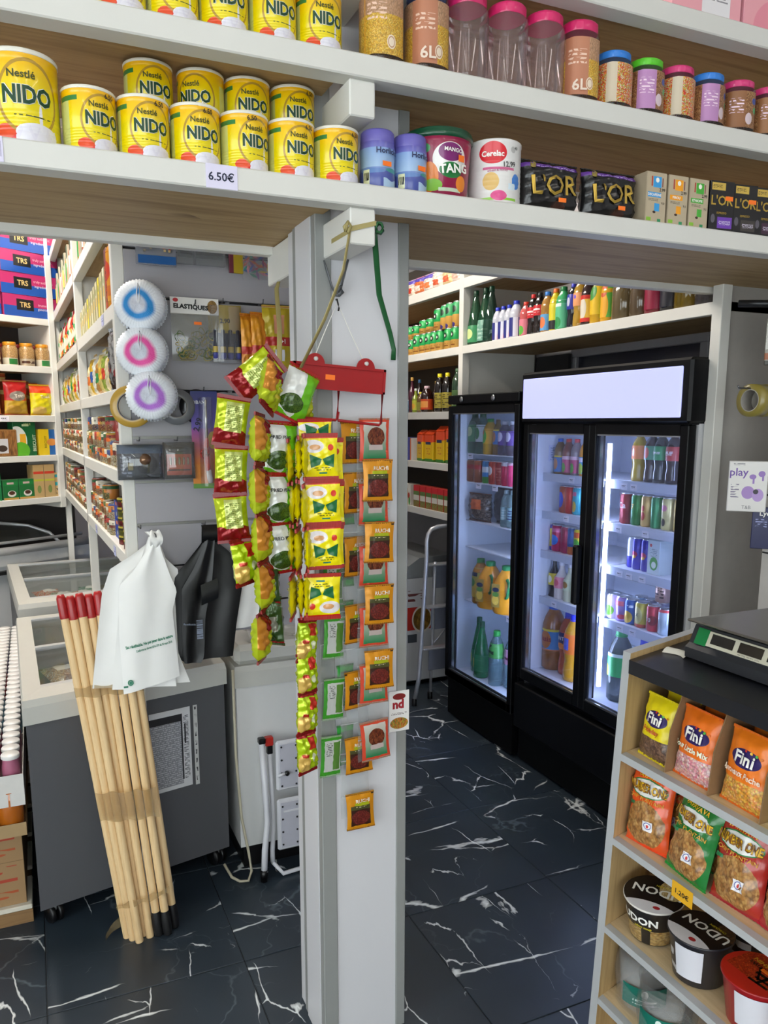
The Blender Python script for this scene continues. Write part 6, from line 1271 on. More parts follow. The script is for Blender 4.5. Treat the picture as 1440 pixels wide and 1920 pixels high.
# ================================================================= STACK OF SHRINK WRAPPED DRINKS AT THE LEFT
t = empty('wooden_pallet', (-.40, 2.80, 0), 0, 'white painted wooden pallet under the cartons at the left edge', 'pallet')
for k in range(6): M().box(-.30, .295, .02+.27*k, .22+.27*k, .05, .068, plain('#d4cdbb', .6) if k else plain('#d8d2c2', .6), bev=.003).build('slat', t)
M().box(-.30, .295, .022, .06, .0, .0495, wood('#8a6a44', '#6a4e30', ax=0)).build('runner', t)
for x in (-.28, -.02, .24): M().box(x, x+.05, .061, 1.58, 0, .0495, wood('#8a6a44', '#6a4e30', ax=1)).build('runner', t)
CARD = P('#9a7a54', (('r', .55, .55, .95, .62, '#a8402a'), ('l', .5, .75, .95, .92, '#a8402a', 6, 5), ('r', .55, .12, .78, .34, '#a8402a'), ('l', .8, .12, .95, .36, '#a8502a', 5, 9)), .7)
CARD2 = plain('#8a6c4a', .75, var=.08)
for j in range(4):
    for k in range(2):
        o = carton(.46, .36, .15 if k else .165, CARD, CARD2, (), 'cardboard_carton'); o.location = (-.352, 3.02+.385*j, .068+.165*k); tag(o, 'brown cardboard carton with red print, %s layer, %s from the front' % ('upper' if k else 'lower', ORD[j]), 'carton', 'cartons on the pallet')
def mini_bottle(c, lc):
    def f():
        t = empty('drink_bottle'); M().lathe([(.026, 0), (.029, .006), (.029, .060), (.026, .078), (.0255, .092)], 14, plain(c, .3, var=.06)).build('body', t)
        M().lathe([(.0285, .090), (.0295, .092), (.0295, .101), (.0275, .104), (0, .104)], 16, plain('#e4e2e0', .35)).build('cap', t); return t
    return get(('mini', c), f)
GRP = [('#a8607a', 'pink'), ('#7fb0c4', 'pale blue'), ('#b83a4a', 'red'), ('#3a2f7a', 'violet'), ('#c8ccd4', 'white')]
for lv, (z, ylist) in enumerate(((.384, 3), (.556, 0))):
    pass
n_ = 0
for gi, (c, nm) in enumerate(GRP):
    y0 = 2.765+gi*.375
    tr = M().box(-.245, -.098, y0-.04, y0+.335, .551, .556, plain('#c9c7c2', .6))
    tr.box(-.245, -.098, y0-.0415, y0-.04, .49, .60, plain('#d4d2ce', .6)).box(-.0995, -.098, y0-.04, y0+.335, .49, .60, plain('#d4d2ce', .6)); o = tr.build('carton_tray'); tag(o, 'low white tray under the %s bottles' % nm, 'tray', 'bottle trays')
    for k in range(6):
        for c2 in range(2):
            b = mini_bottle(c, nm); b.location = (-.134-.062*c2, y0+.062*k, .556); b.rotation_euler = (0, 0, 0); tag(b, 'small %s drink bottle with white cap, %s row in its tray, %s column' % (nm, ORD[k], 'right' if c2 == 0 else 'left'), 'bottle', 'shrink wrapped small bottles'); n_ += 1
    for m_ in range(4):
        for c2 in range(2):
            b = bottle(.152, .042, '#b8641a', '#b8641a', None, shape='can'); b.location = (-.146-.09*c2, y0+.0+.088*m_, .398); b.rotation_euler = (0, 0, 0); tag(b, 'amber orange bottle under the %s bottles, %s row, %s column' % (nm, ORD[m_], 'right' if c2 == 0 else 'left'), 'bottle', 'amber bottles in the lower trays')
    o = M().box(-.245, -.100, y0-.045, y0+.33, .3835, .398, plain('#a58a62', .7)).box(-.245, -.1, y0-.0465, y0-.045, .3835, .43, plain('#a58a62', .7)).build('carton_tray'); tag(o, 'low brown tray under the amber bottles, %s from the front' % ORD[gi], 'tray', 'bottle trays')

# ================================================================= COUNTER
t = empty('shop_counter', (1.28, 0, 0), R(-90), 'grey edged sales counter with open snack shelves and black top', 'counter')
GRL = plain('#b4b6b8', .4, var=.02); OAK = wood('#c2a474', '#a88a5a', ax=2, sc=1.2); OAKX = wood('#d8c098', '#c0a578', ax=0, sc=1.2)
# local x = -world y ; local y = into the counter.  end panel leans a little, top end runs off at a slant
def P4(m, pts, mat): pass
m = M(); 
x_t, x_b = -1.446, -1.512
vs = [(x_b, 0, 0), (x_b+.028, 0, 0), (x_b+.028, .55, 0), (x_b, .55, 0), (x_t, 0, 1.205), (x_t+.026, 0, 1.205), (x_t+.026-.16, .55, 1.205), (x_t-.16, .55, 1.205)]
vs[2] = (x_b+.028-.10, .55, 0); vs[3] = (x_b-.10, .55, 0)
m.add(vs, [(0, 1, 5, 4), (3, 0, 4, 7), (4, 5, 6, 7)], GRL).add(vs, [(1, 2, 6, 5)], OAK).build('end_panel', t)
m = M().prism([(x_t+.026, -.004), (.3, -.004), (.3, .55), (x_t+.026-.16, .55)], 1.156, 1.190, plain('#1c1e24', .35, var=.05, scale=40), 'z'); m.build('worktop', t)
for z0, z1 in ((.927, .945), (.696, .714), (.442, .460), (.225, .243), (.06, .08)):
    xl = x_t+.026-(1.205-z1)*.055
    M().prism([(xl, .0), (.3, .0), (.3, .02), (xl-.006, .02)], z0, z1, GRL).build('shelf_edge', t)
    M().prism([(xl-.006, .02), (.3, .02), (.3, .45), (xl-.10, .45)], z0, z1-.0005, OAKX).build('shelf_board', t)
M().prism([(x_t-.16, .45), (.3, .45), (.3, .465), (x_t-.16, .465)], 0, 1.156, OAK).build('back_panel', t)
M().box(.3, .325, 0, .55, 0, 1.2, GRL).build('end_panel', t)
# candy bags
def fini(c, name2, c2, mixc, seed, tc):
    m_ = P(c, (('n', .02, .0, .98, .36, 5, 7, mixc), ('e', .52, .66, .34, .125, '#2a1a5a')), .3, 0, .5, .3)
    TT = plain('#f4f2ea', .4)
    o = pouch(.120, .165, .045, m_, plain(c2, .35, bmp=.2), [('Fini', .003, .110, .036, TT, .03, -.06), (name2, -.002, .076, .018, plain(tc, .4), .025, -.06)], [('e', .004+.012*k, .128-.002*k, .003, .003, plain(('#d8382a', '#e8b82a', '#4aa83a', '#d8782a')[k], .4), 0, .0022) for k in range(4)], name='candy_bag', seed=seed, wob=.0010, seam=.04)
    return o
JEL = ('#e8a0a8', '#f0e0d8', '#d86a8a', '#e8c0a0'); PEACH = ('#e8a03a', '#e8c85a', '#d8702a', '#f0b878')
CB = [(1.372, 'Holiday', '#e0cc14', '#d8c41a', ('#5a4034', '#7a5a44', '#8a6a58'), '#c8502a', 'yellow candy bag with dark sweets'), (1.250, 'Sour Little Mix', '#e8701a', '#d8601a', JEL, '#e8ecd0', 'orange candy bag with pink sweets'), (1.112, 'Anneaux Peche', '#e8781a', '#d8681a', PEACH, '#f0d8c0', 'orange candy bag with peach rings'), (.985, 'Jelly Bananas', '#6ac02a', '#5ab02a', ('#e8d83a', '#f0e06a', '#d8c82a'), '#f0f4e0', 'green candy bag with yellow banana sweets')]
for i, (y, nm, c, c2, mx, tc, lab) in enumerate(CB):
    for d_ in range(3):
        o = fini(c, nm, c2, mx, 200+i, tc)
        if i == 0: o.scale = (.92, 1, .95)
        CNT.put(o, -y+.006*d_, .045+.055*d_, .945, R(-3), '%s on the top counter shelf, %s' % (lab, ('in front', 'second behind', 'third behind')[d_]), 'candy bag', 'candy bags on the counter shelf', rx=R(-9))
CBD = plain('#8a6a48', .75, var=.1, scale=60)
for i, y in enumerate((1.312, 1.183, 1.048, .92)):
    m = M().prism([(.0, .0), (.30, .0), (.30, .22), (.05, .205), (.01, .10)], -.0015, .0015, CBD, 'x'); o = m.build('cardboard_divider', None)
    CNT.put(o, -y, .022, .945, 0, 'cardboard box wall between candy bags, %s from the left' % ORD[i], 'divider', 'cardboard dividers')
# plantain chips
def chips(c, c2, seed):
    SN_ = ('#b8844a', '#a87038', '#c89a5a', '#8a5a2c')
    m_ = P(c, (('m', .05, .02, .95, .58, 4.5, 5, SN_), ('e', .5, .74, .44, .115, '#2a7a3a'), ('e', .5, .74, .41, .10, '#dcdcd8'), ('r', 0, .0, 1, .04, c2)), .25, 0, .6, .5, coat=.2)
    Y2 = plain('#e0b01a', .4); Y3 = plain('#7a4a10', .4)
    o = pouch(.132, .200, .058, m_, plain(c2, .3, bmp=.5), [('NUMBER ONE', .001, .149, .027, Y3, .06, -.03), ('NUMBER ONE', .0, .150, .026, Y2, .03, -.03), ('CHIPS PLANTAIN', .0, .122, .013, plain('#d8a02a', .4), .01, -.05), ('VAVAVAVA', .002, .178, .014, Y2, .03, -.05)], [('q', .004, .048, .028, .072, P('#e4e2e6', (('o', .5, .55, .32, .32, '#3a4a9a', .12), ('e', .5, .5, .12, .18, '#c83a3a')), .4)), ('q', -.052, .100, -.032, .108, plain('#2a7a4a', .4))], name='chips_bag', seed=seed, wob=.0018, seam=.03)
    for s_ in o.data.vertices: pass
    return o
texts_w = None
CH = [(1.378, '#e0501a', '#e8481a', 300, 'orange plantain chips bag'), (1.240, '#14702a', '#1a8a34', 301, 'green plantain chips bag'), (1.108, '#a8281e', '#a01e2a', 302, 'dark red plantain chips bag'), (.985, '#b02030', '#a81c2e', 303, 'crimson plantain chips bag')]
for i, (y, c, c2, sd, lab) in enumerate(CH):
    for d_ in range(2):
        o = chips(c, c2, sd+7*d_); CNT.put(o, -y, .045+.075*d_-(.012 if i == 1 else 0), .714, R((6, -4, 3, -2)[i]), '%s on the second counter shelf, %s' % (lab, 'front' if d_ == 0 else 'behind the front one'), 'chips bag', 'plantain chips bags', rx=R(-11), ry=R((-4, 3, -2, 2)[i]))
o = M().box(-.031, .031, -.001, 0, -.020, .020, P('#e0a81a', (), .6), bev=.0002).text('1.20€', .016, INK, front(-.0014), .02, width=.040, cy=-.001, rot=-.03).build('price_card'); CNT.put(o, -1.211, -.0012, .699, 0, 'yellow handwritten price card below the chips bags', 'price tag')
# noodle bowls
def bowl(c, lidm, h, rt, kind):
    t = empty('noodle_bowl'); rb = rt*.78
    side = P(c, (('l', .40, .1, .60, .85, '#c8c8cc', 6, 3),) if kind == 'x' else (('n', .30, .05, .46, .45, 10, 6, ('#c8a05a', '#d8bc84', '#a87a3a')), ('n', .52, .05, .66, .45, 10, 6, ('#c8a05a', '#d8bc84', '#a87a3a'))) if kind == 'udon' else (('r', .40, 0, .56, 1, c),), .35, coat=.2)
    b = M().lathe([(rb*.9, 0), (rb, .004), (rt*.97, h-.008), (rt, h-.004)], 40, side); ro = rt*.88
    if kind == 'udon': b.text('UDON', .030, WHT, lambda x, z: ((rb+(rt-rb)*z/h+.0012)*math.sin(x/ro), -(rb+(rt-rb)*z/h+.0012)*math.cos(x/ro), z), .03, cx=-.02, cy=.075).text('udon soup', .010, plain('#d8c82a', .4), lambda x, z: ((rb+(rt-rb)*z/h+.0012)*math.sin(x/ro), -(rb+(rt-rb)*z/h+.0012)*math.cos(x/ro), z), .02, cx=-.01, cy=.055)
    b.build('bowl', t)
    M().lathe([(rt*1.0, h-.006), (rt*1.03, h-.004), (rt*1.03, h-.001), (rt*1.0, h)], 40, plain('#d8d4cc' if kind == 'udon' else c, .3)).build('rim', t)
    l = M().add([(rt*1.01*math.cos(2*pi*k/40), rt*1.01*math.sin(2*pi*k/40), h+.0004) for k in range(40)], [tuple(range(40))], lidm, False, [[(.5+.5*math.cos(2*pi*k/40), .5+.5*math.sin(2*pi*k/40)) for k in range(40)]])
    tf = lambda x, z: (x, z, h+.0012)
    if kind != 'shin': l.text('UDON', .040, WHT, tf, .02, cx=.006, cy=.010, rot=pi).text('CHICKEN', .010, plain('#d8c82a', .4), tf, .01, cx=.02, cy=.034, rot=pi)
    else:
        KB = plain('#14100e', .4); l.text('SHIN', .016, plain('#d8a02a', .4), tf, .03, cx=-.02, cy=.035, rot=pi).text('BOWL', .014, KB, tf, .02, cx=-.02, cy=.02, rot=pi)
        for a, b_, c_, d_, w in ((-.005, .0, .045, .004, .008), (.02, -.03, .026, .03, .007), (.0, -.03, .045, -.026, .007), (.005, -.015, .04, -.012, .006), (-.01, .02, .015, -.02, .005)):
            L_ = math.dist((a, b_), (c_, d_)); nx, ny = -(d_-b_)/L_*w/2, (c_-a)/L_*w/2; l.add([tf(a+nx, b_+ny), tf(c_+nx, d_+ny), tf(c_-nx, d_-ny), tf(a-nx, b_-ny)], [(0, 1, 2, 3)], KB)
        l.box(-.005, .02, .012, .022, h+.0013, h+.0018, ORANGE)
    l.build('foil_lid', t); return t
LU = P('#141012', (('m', .55, .45, 1.02, 1.0, 8, 8, ('#c8a868', '#e0cc9a', '#a88848')), ('e', .5, .0, .55, .28, '#dcdade'), ('e', .62, .16, .06, .04, '#a8222a')), .3, coat=.2)
LU2 = P('#141012', (('e', .45, .0, .60, .30, '#dcdade'), ('e', .60, .17, .06, .045, '#a8222a'), ('n', .6, .6, 1, 1, 6, 6, ('#4a3424', '#2a1c14', '#6a4a30'))), .3, coat=.2)
LS = P('#c8281c', (('n', .1, .3, .9, .9, 9, 9, ('#b83018', '#a8240f', '#d8521e')),), .28, coat=.3)
def slip(t, rt, h, w, a0): M().grid(lambda u, v: ((rt*.97-.010*(1-v)+.002)*math.sin(a0+(u-.5)*w), -(rt*.97-.010*(1-v)+.002)*math.cos(a0+(u-.5)*w), .022+(h-.036)*v), 10, 4, plain('#d4d4dc', .6, var=.02)).build('paper_slip', t)
t = bowl('#17161a', LU, .112, .072, 'udon'); CNT.put(t, -1.385, .090, .4605, R(34), 'black udon bowl with noodle picture lid at the left end', 'noodle bowl', rx=R(6)); t.location.z += .007
t = bowl('#26262c', LU2, .118, .073, 'x'); slip(t, .073, .118, .95, .30); CNT.put(t, -1.226, .082, .4605, R(5), 'black udon bowl with blank white slip on its side', 'noodle bowl')
t = bowl('#a01c22', LS, .115, .073, 'shin'); slip(t, .073, .115, 1.15, .62); CNT.put(t, -1.066, .082, .4605, R(0), 'red noodle bowl with black brush character and white slip', 'noodle bowl')
t = bowl('#a01c22', LS, .115, .073, 'shin'); CNT.put(t, -.914, .082, .4605, R(10), 'second red noodle bowl cut by the right image edge', 'noodle bowl')
t = bowl('#26262c', LU2, .118, .073, 'x'); CNT.put(t, -1.215, .245, .4605, R(0), 'dark udon bowl in the back row of the bowl shelf', 'noodle bowl')
# clear tubs in film
CTB = clear('#ffffff', .13, .06, .07, 'tub')
for i, (y, d, hh_, lean) in enumerate(((1.415, .10, .165, 12), (1.305, .075, .15, -6), (1.19, .11, .13, 4))):
    t = empty('plastic_tub_pack')
    for k in range(0, 5, 2): M().lathe([(.052, .012*k), (.056, .012*k+.02), (.064, hh_-.04+.006*k), (.067, hh_-.036+.006*k)], 28, CTB, cap=False).build('clear_tub', t)
    M().grid(lambda u, v: (.071*math.sin(1.7*(u-.5)), -.071*math.cos(1.7*(u-.5)), .03+.055*v), 10, 3, P('#0f6a5a', (('e', .5, .72, .07, .2, '#d8e8e0'), ('l', .25, .15, .75, .5, '#c8e0d8', 16, 5)), .4)).build('green_label', t)
    M().grid(lambda u, v: ((.070+.004*math.sin(13*u+9*v))*math.sin(2*pi*u), -(.070+.004*math.sin(13*u+9*v))*math.cos(2*pi*u), hh_*v*1.06), 36, 10, clear('#ffffff', .06, .08, .12, 'film')).build('wrap_film', t)
    CNT.put(t, -y, d, .2435, R((50, 30, 48)[i]), 'film wrapped stack of clear plastic tubs with green label, %s from the left' % ORD[i], 'plastic tubs', 'clear tub packs')
# scale
t = empty('shop_scale', (1.405, 1.385, 1.1905), R(-90), 'grey price scale with steel plate on the counter', 'scale')
SCB = plain('#2a2c31', .4, var=.05)
M().prism([(.0, .006), (.0, .03), (.012, .040), (.030, .082), (.30, .082), (.30, .006)], .01, .40, SCB, 'x').build('housing', t)
pf = lambda x, z: (x, .0115+.018*(z/.046)-.0016, .0395+z*.92)
m = M().quad(.055, .004, .40, .040, plain('#c8c4b0', .45), pf, 1, 1)
m.quad(.025, .002, .060, .042, plain('#0f7a3f', .4), lambda x, z: (lambda p: (p[0], p[1]-.0006, p[2]))(pf(x, z)))
for k in range(3): m.quad(.070+.078*k, .012, .135+.078*k, .036, plain('#2a2826', .2), lambda x, z: (lambda p: (p[0], p[1]-.0006, p[2]))(pf(x, z)))
m.text('max 15 kg   min 40 g   e=5 g', .005, INK, lambda x, z: (lambda p: (p[0], p[1]-.0008, p[2]))(pf(x, z)), 0, cx=.18, cy=.008); m.build('display_strip', t)
M().box(.014, .36, -.005, .30, .0945, .1005, plain('#8c8a86', .28, .9, var=.05), bev=.003).build('weighing_plate', t)
M().box(.06, .30, .06, .24, .08, .096, BLACK).build('plate_support', t)
for px_, py_ in ((.03, .04), (.37, .04), (.03, .27), (.37, .27)): M().lathe([(.012, 0), (.014, .008), (0, .008)], 10, BLACK).build('foot', t, (px_, py_, 0))
o = M().grid(lambda u, v: (1.398+.034*u+.010*math.sin(4*v), 1.372+.062*v, 1.1915+.012*math.sin(pi*u)*(.5+.5*v)), 8, 8, plain('#d8d4c8', .7)).build('receipt_paper'); tag(o, 'crumpled white receipt paper beside the scale', 'paper')

# ================================================================= RIGHT DISPLAY BOARD
t = empty('display_board', (2.315, 1.945, 0), R(-90), 'white slatwall display board at the right edge behind the scale', 'board')
m = M().box(0, 1.2, 0, .02, 0, 2.1, plain('#c4c1bc', .4)); m.build('board', t)
for k in range(4): M().box(.001, 1.2, -.001, .0, 1.30+.2*k, 1.306+.2*k, DARK).build('slot', t)
struct('trim_1', M().box(2.80, 2.86, .4, 2.17, 2.06, 2.10, PINE))
def face(o, x, y, z, deg, lab, cat): o.location = (x, y, z); o.rotation_euler = (0, 0, R(deg)); return tag(o, lab, cat)
pm_ = P('#d4d2d0', (('e', .52, .38, .17, .13, '#9a7ab8'), ('e', .78, .33, .15, .13, '#a88ac4'), ('e', .72, .40, .07, .05, '#2a2430'), ('e', .62, .70, .09, .05, '#8a6ab0'), ('r', .62, .56, .67, .70, '#8a6ab0'), ('e', .85, .76, .09, .06, '#8a6ab0'), ('r', .86, .62, .91, .76, '#8a6ab0'), ('l', .06, .25, .28, .55, '#7a748a', 5, 20), ('l', .1, .93, .4, .97, '#4a4a58', 8, 30)), .45)
o = M().box(-.060, .060, -.012, .012, 0, .168, plain('#c8c6c4', .5), front=pm_, bev=.002)
o.text('play', .036, plain('#6a4a9a', .5), front(-.0128), .015, cx=-.028, cy=.128).text('T&B', .016, plain('#6a6870', .5), front(-.0128), 0, cx=.0, cy=.015)
o = o.build('earbuds_box'); face(o, 2.185, 1.915, 1.455, -46, 'white earbuds box with purple print hanging on the display board', 'box')
o = M().box(-.055, .055, -.008, .008, 0, .14, P('#14184a', (('r', .50, .45, 1, .80, '#c8c6c2'), ('e', .70, .62, .12, .10, '#3a3a24'), ('l', .1, .50, .42, .72, '#8a90c0', 6, 18), ('o', .75, .16, .14, .12, '#2a8aa8', .15)), .4), bev=.002).text('Lyca', .024, WHT, front(-.0088), .01, cx=-.012, cy=.118).build('sim_card_pack'); face(o, 2.245, 1.865, 1.330, -50, 'dark blue sim card pack below the earbuds box', 'card')
t = roll(.052, .036, .045, '#8a7c3a', '#a8a49c'); t.rotation_euler = (0, 0, R(-90)); t.location = (2.13, 1.885, 1.82); t.rotation_euler = (0, 0, R(90)); tag(t, 'clear amber parcel tape roll on a long peg at the right edge', 'tape')
t = roll(.052, .036, .045, '#84763a', '#a8a49c'); t.location = (2.178, 1.885, 1.82); t.rotation_euler = (0, 0, R(90)); tag(t, 'second amber tape roll behind the first on the same peg', 'tape')
o = M().tube([(2.31, 1.885, 1.858), (2.08, 1.885, 1.858), (2.075, 1.885, 1.866)], .003, HK, 6).build('peg_hook'); tag(o, 'long metal peg carrying the amber tape rolls', 'hook')
t = empty('phone_case_blister'); M().box(-.055, .055, -.010, .010, 0, .20, clear('#c8c8cc', .30, .06, .3, 'pc'), bev=.006).build('blister', t)
M().box(-.045, .05, -.016, -.010, .012, .170, plain('#15161a', .3), bev=.006).build('phone_case', t); M().box(-.034, -.012, -.018, -.0165, .036, .046, ORANGE).build('price_sticker', t)
face(t, 2.225, 1.80, 1.905, -50, 'clear blister with a black phone case at the right edge', 'blister pack')
t = empty('pen_blister'); M().box(-.016, .016, -.006, .006, 0, .15, P('#a8a49a', (('r', 0, .12, 1, .26, '#a8603a'), ('r', 0, 0, 1, .10, '#4a4a44')), .4), bev=.003).build('card', t); M().box(-.014, .014, -.012, -.006, .05, .14, clear('#d8d4c0', .25, .05, .3, 'pb')).build('blister', t); face(t, 2.24, 1.915, 1.935, -50, 'narrow pale blister pack left of the phone case', 'blister pack')
o = M().tube([(2.30, 1.82, 2.12), (2.20, 1.93, 2.13), (2.16, 1.985, 2.135)], .012, plain('#1a1c20', .35), 8).build('black_rod_pack'); tag(o, 'dark rod shaped pack under the overhead board at the right', 'pack')
# ================================================================= BACK CORNER SHELF GOODS
TR = P('#1a4a9a', (('r', 0, .48, 1, 1, '#a82860'), ('r', .22, .30, .52, .82, '#15161a')), .45)
TS = plain('#a02a5c', .5, var=.05); CRM = plain('#d8b878', .5); PKT = plain('#e0a8b8', .5)
for k in range(5):
    o = carton(.38, .30, .128, TR, TS, [('TRS', -.05, .072, .042, CRM, .02), ('truly authentic', .085, .086, .022, PKT, .01), ('ingredients', .075, .058, .022, plain('#c8c0d8', .5), .01)] if k != 0 else [('TRS', -.05, .072, .042, CRM, .02), ('trusted for', .085, .080, .022, PKT, .01), ('generations', .085, .052, .022, plain('#c8c0d8', .5), .01)], 'cardboard_box')
    BACK.put(o, -.13, .155, 2.391+.1295*k, R((1, -1, .5, -3, 0)[k]), 'pink and blue cardboard box of spices stacked on the corner shelf, %s from the bottom' % ORD[k], 'box', 'pink and blue stacked boxes')
    o = carton(.38, .30, .128, TR, TS, (), 'cardboard_box'); BACK.put(o, -.52, .155, 2.391+.1295*k, 0, 'pink and blue cardboard box at the left image edge, %s from the bottom' % ORD[k], 'box', 'pink and blue stacked boxes')
DATE = P('#b08a58', (('n', 0, .35, 1, 1, 14, 5, ('#b8925c', '#9a7444', '#c8a878')), ('r', 0, 0, 1, .36, '#c8c0ac'), ('r', .40, .04, .60, .32, '#2a7a3a')), .3, coat=.3)
DATE2 = P('#b08a58', (('n', 0, .35, 1, 1, 14, 5, ('#b8925c', '#9a7444', '#c8a878')), ('r', 0, 0, 1, .36, '#b0a088'), ('l', .3, .04, .7, .3, '#4a2a1a', 9, 4)), .3, coat=.3)
def djar(m_, key, lc):
    def f():
        t = empty('food_jar'); M().lathe([(.040, 0), (.043, .005), (.043, .10), (.036, .115), (.034, .12)], 20, m_, sq=.3).build('body', t); M().lathe([(.037, .117), (.038, .119), (.038, .137), (.036, .139), (0, .139)], 18, plain(lc, .35)).build('lid', t); return t
    return get(('dj', key), f)
for i, (u, k) in enumerate(((-.49, 0), (-.385, 1), (-.275, 0), (-.165, 1), (-.06, 0))):
    BACK.put(djar(DATE if k == 0 else DATE2, k, '#c8861e'), u, .05, 2.097, 0, 'jar of pale preserved food with gold lid, %s from the left on the corner shelf' % ORD[i], 'jar', 'gold lidded jars')
for i, u in enumerate((-.41, -.27, -.155, -.04)): BACK.put(djar(P('#5a1418', (), .35), 9, '#a01c1c'), u, .17, 2.097, 0, 'red lidded jar in the back row behind the gold lidded jars, %s from the left' % ORD[i], 'jar', 'red lidded jars').rotation_euler[0] = 0
for i, (u, h, c, a, b_, txt) in enumerate(((-.435, .20, '#5a1448', '#c8743a', '#8a2a6a', 'TOAST'), (-.26, .215, '#a81c1e', '#b8902a', '#8a8078', ''), (-.09, .195, '#d8c81a', '#d84a1e', '#e0d8a0', ''))):
    m_ = P(c, (('r', 0, 0, 1, .42, ('#c8843a', '#b8942a', '#d0c41e')[i]), ('e', .5, .55, .36, .14, b_ if i == 1 else c), ('e', .35, .15, .3, .14, ('#c87838', '#a8802a', '#c8a85a')[i]), ('r', 0, .72, 1, .96, ('#5a1448', '#a81c1e', '#d8461e')[i])), .28, 0, .5, .35)
    o = pouch(.155, h, .07, m_, None, [(txt, .01, .115, .032, WHT, .03)] if txt else [('Toast', .01, .12, .030, plain('#e8e0d0', .4), .01, .1)], name='snack_bag', seed=400+i); BACK.put(o, u, .05, 1.793, 0, '%s snack bag standing on the corner shelf' % ('purple', 'red and gold', 'yellow and orange')[i], 'snack bag')
for i, (u, h) in enumerate(((-.35, .26), (-.32, .24), (-.20, .215), (-.06, .21))):
    o = pouch(.16, h, .05, P('#8a3a1a' if i < 2 else '#a83a1e', (('r', 0, .8, 1, .9, '#c8b070'), ('r', 0, .5, 1, .6, '#c8b070')), .35, 0, .5, .3), name='snack_bag', seed=410+i); BACK.put(o, u, .13+.05*(i % 2), 1.793, 0, 'snack bag in the dim back row of the corner shelf, %s from the left' % ORD[i], 'snack bag', 'dim snack bags')
o = M().box(-.11, .11, -.05, .05, 0, .165, P('#8a6238', (('n', .05, .05, .95, .95, 5, 1, ('#8a5c30', '#a87844', '#7a4e28')), ('r', .3, .12, .72, .66, '#c8c8cc'), ('e', .55, .3, .14, .12, '#3a2a20')), .3, coat=.3), bev=.006).build('biscuit_tray'); BACK.put(o, -.40, .06, 1.542, 0, 'clear tray of brown rusks with white label', 'tray')
o = carton(.15, .06, .22, P('#0f5a30', (('e', .15, .42, .45, .42, '#d0d4d0'), ('r', .28, .35, .55, .62, '#d8a02a'), ('e', .3, .15, .4, .24, '#5aa82a'), ('r', .40, .84, .70, .90, '#c8d8b0')), .35), plain('#0f5a30', .4), [('LEXUS', .02, .196, .017, plain('#d0d890', .4), .02), ('BISCUIT', .062, .08, .03, plain('#d8e0c0', .4), .01, pi/2)], 'biscuit_box'); BACK.put(o, -.235, .05, 1.542, 0, 'tall green biscuit box on the corner shelf', 'box')
o = carton(.115, .06, .165, P('#1a5a9a', (('r', 0, 0, .62, 1, '#d8b81a'), ('e', .78, .5, .3, .14, '#c8823a')), .35), plain('#c8a81a', .4), [('BISCUIT', -.012, .085, .022, plain('#6a5a10', .4), .01, pi/2)], 'biscuit_box'); BACK.put(o, -.085, .05, 1.542, 0, 'yellow and blue biscuit box next to the green one', 'box')
COF = P('#1a6a34', (('r', 0, .72, 1, .9, '#1a7a3a'), ('r', .25, .78, .7, .88, '#c8a8a8'), ('e', .55, .30, .28, .16, '#dcd8d0'), ('e', .55, .34, .20, .10, '#4a2a18'), ('r', 0, 0, 1, .1, '#b8904a')), .4)
TEA = P('#b89a68', (('r', 0, .72, 1, .80, '#c8402a'), ('r', 0, .50, 1, .56, '#b8b83a'), ('e', .5, .25, .2, .12, '#7a8a4a')), .5)
TEA2 = P('#b89a68', (('r', 0, .80, 1, .92, '#2a98a0'), ('r', 0, .45, 1, .6, '#2a98a0'), ('l', .2, .05, .8, .4, '#4a3a24', 5, 6)), .5)
GRW = P('#d0d0cc', (('e', 1.0, .5, .5, .5, '#1a7a44'), ('r', .1, .3, .3, .5, '#c83a3a')), .4)
for i, (u, w, h, m_, z, lab) in enumerate(((-.475, .12, .085, GRW, 1.273, 'lower white and green food box'), (-.475, .12, .085, GRW, 1.3585, 'upper white and green food box'), (-.355, .10, .125, COF, 1.273, 'left green coffee box with cup picture'), (-.25, .10, .125, COF, 1.273, 'right green coffee box with cup picture'), (-.165, .072, .21, TEA, 1.273, 'left tan tea box with red band'), (-.09, .072, .21, TEA, 1.273, 'right tan tea box with red band'), (-.015-.06, .05, .16, TEA2, 1.273, 'x'))):
    if lab == 'x': continue
    o = carton(w, .07, h, m_, plain('#a58a5c' if m_ is TEA else '#2a6a3a', .5), (), 'food_box'); BACK.put(o, u, .048, z, 0, lab+' on the lowest corner shelf board', 'box')
for i, u in enumerate((-.035-.02,)): o = carton(.06, .06, .155, TEA2, plain('#a58a5c', .5), (), 'food_box'); BACK.put(o, -.025+.0, .052, 1.273, 0, 'teal banded tan box in the corner by the post', 'box')
o = M().box(-.03, .03, -.001, 0, -.012, .02, PTAG).build('price_card'); BACK.put(o, -.37, -.002, 1.768, 0, 'pale price card on the corner shelf edge under the snack bags', 'price tag')
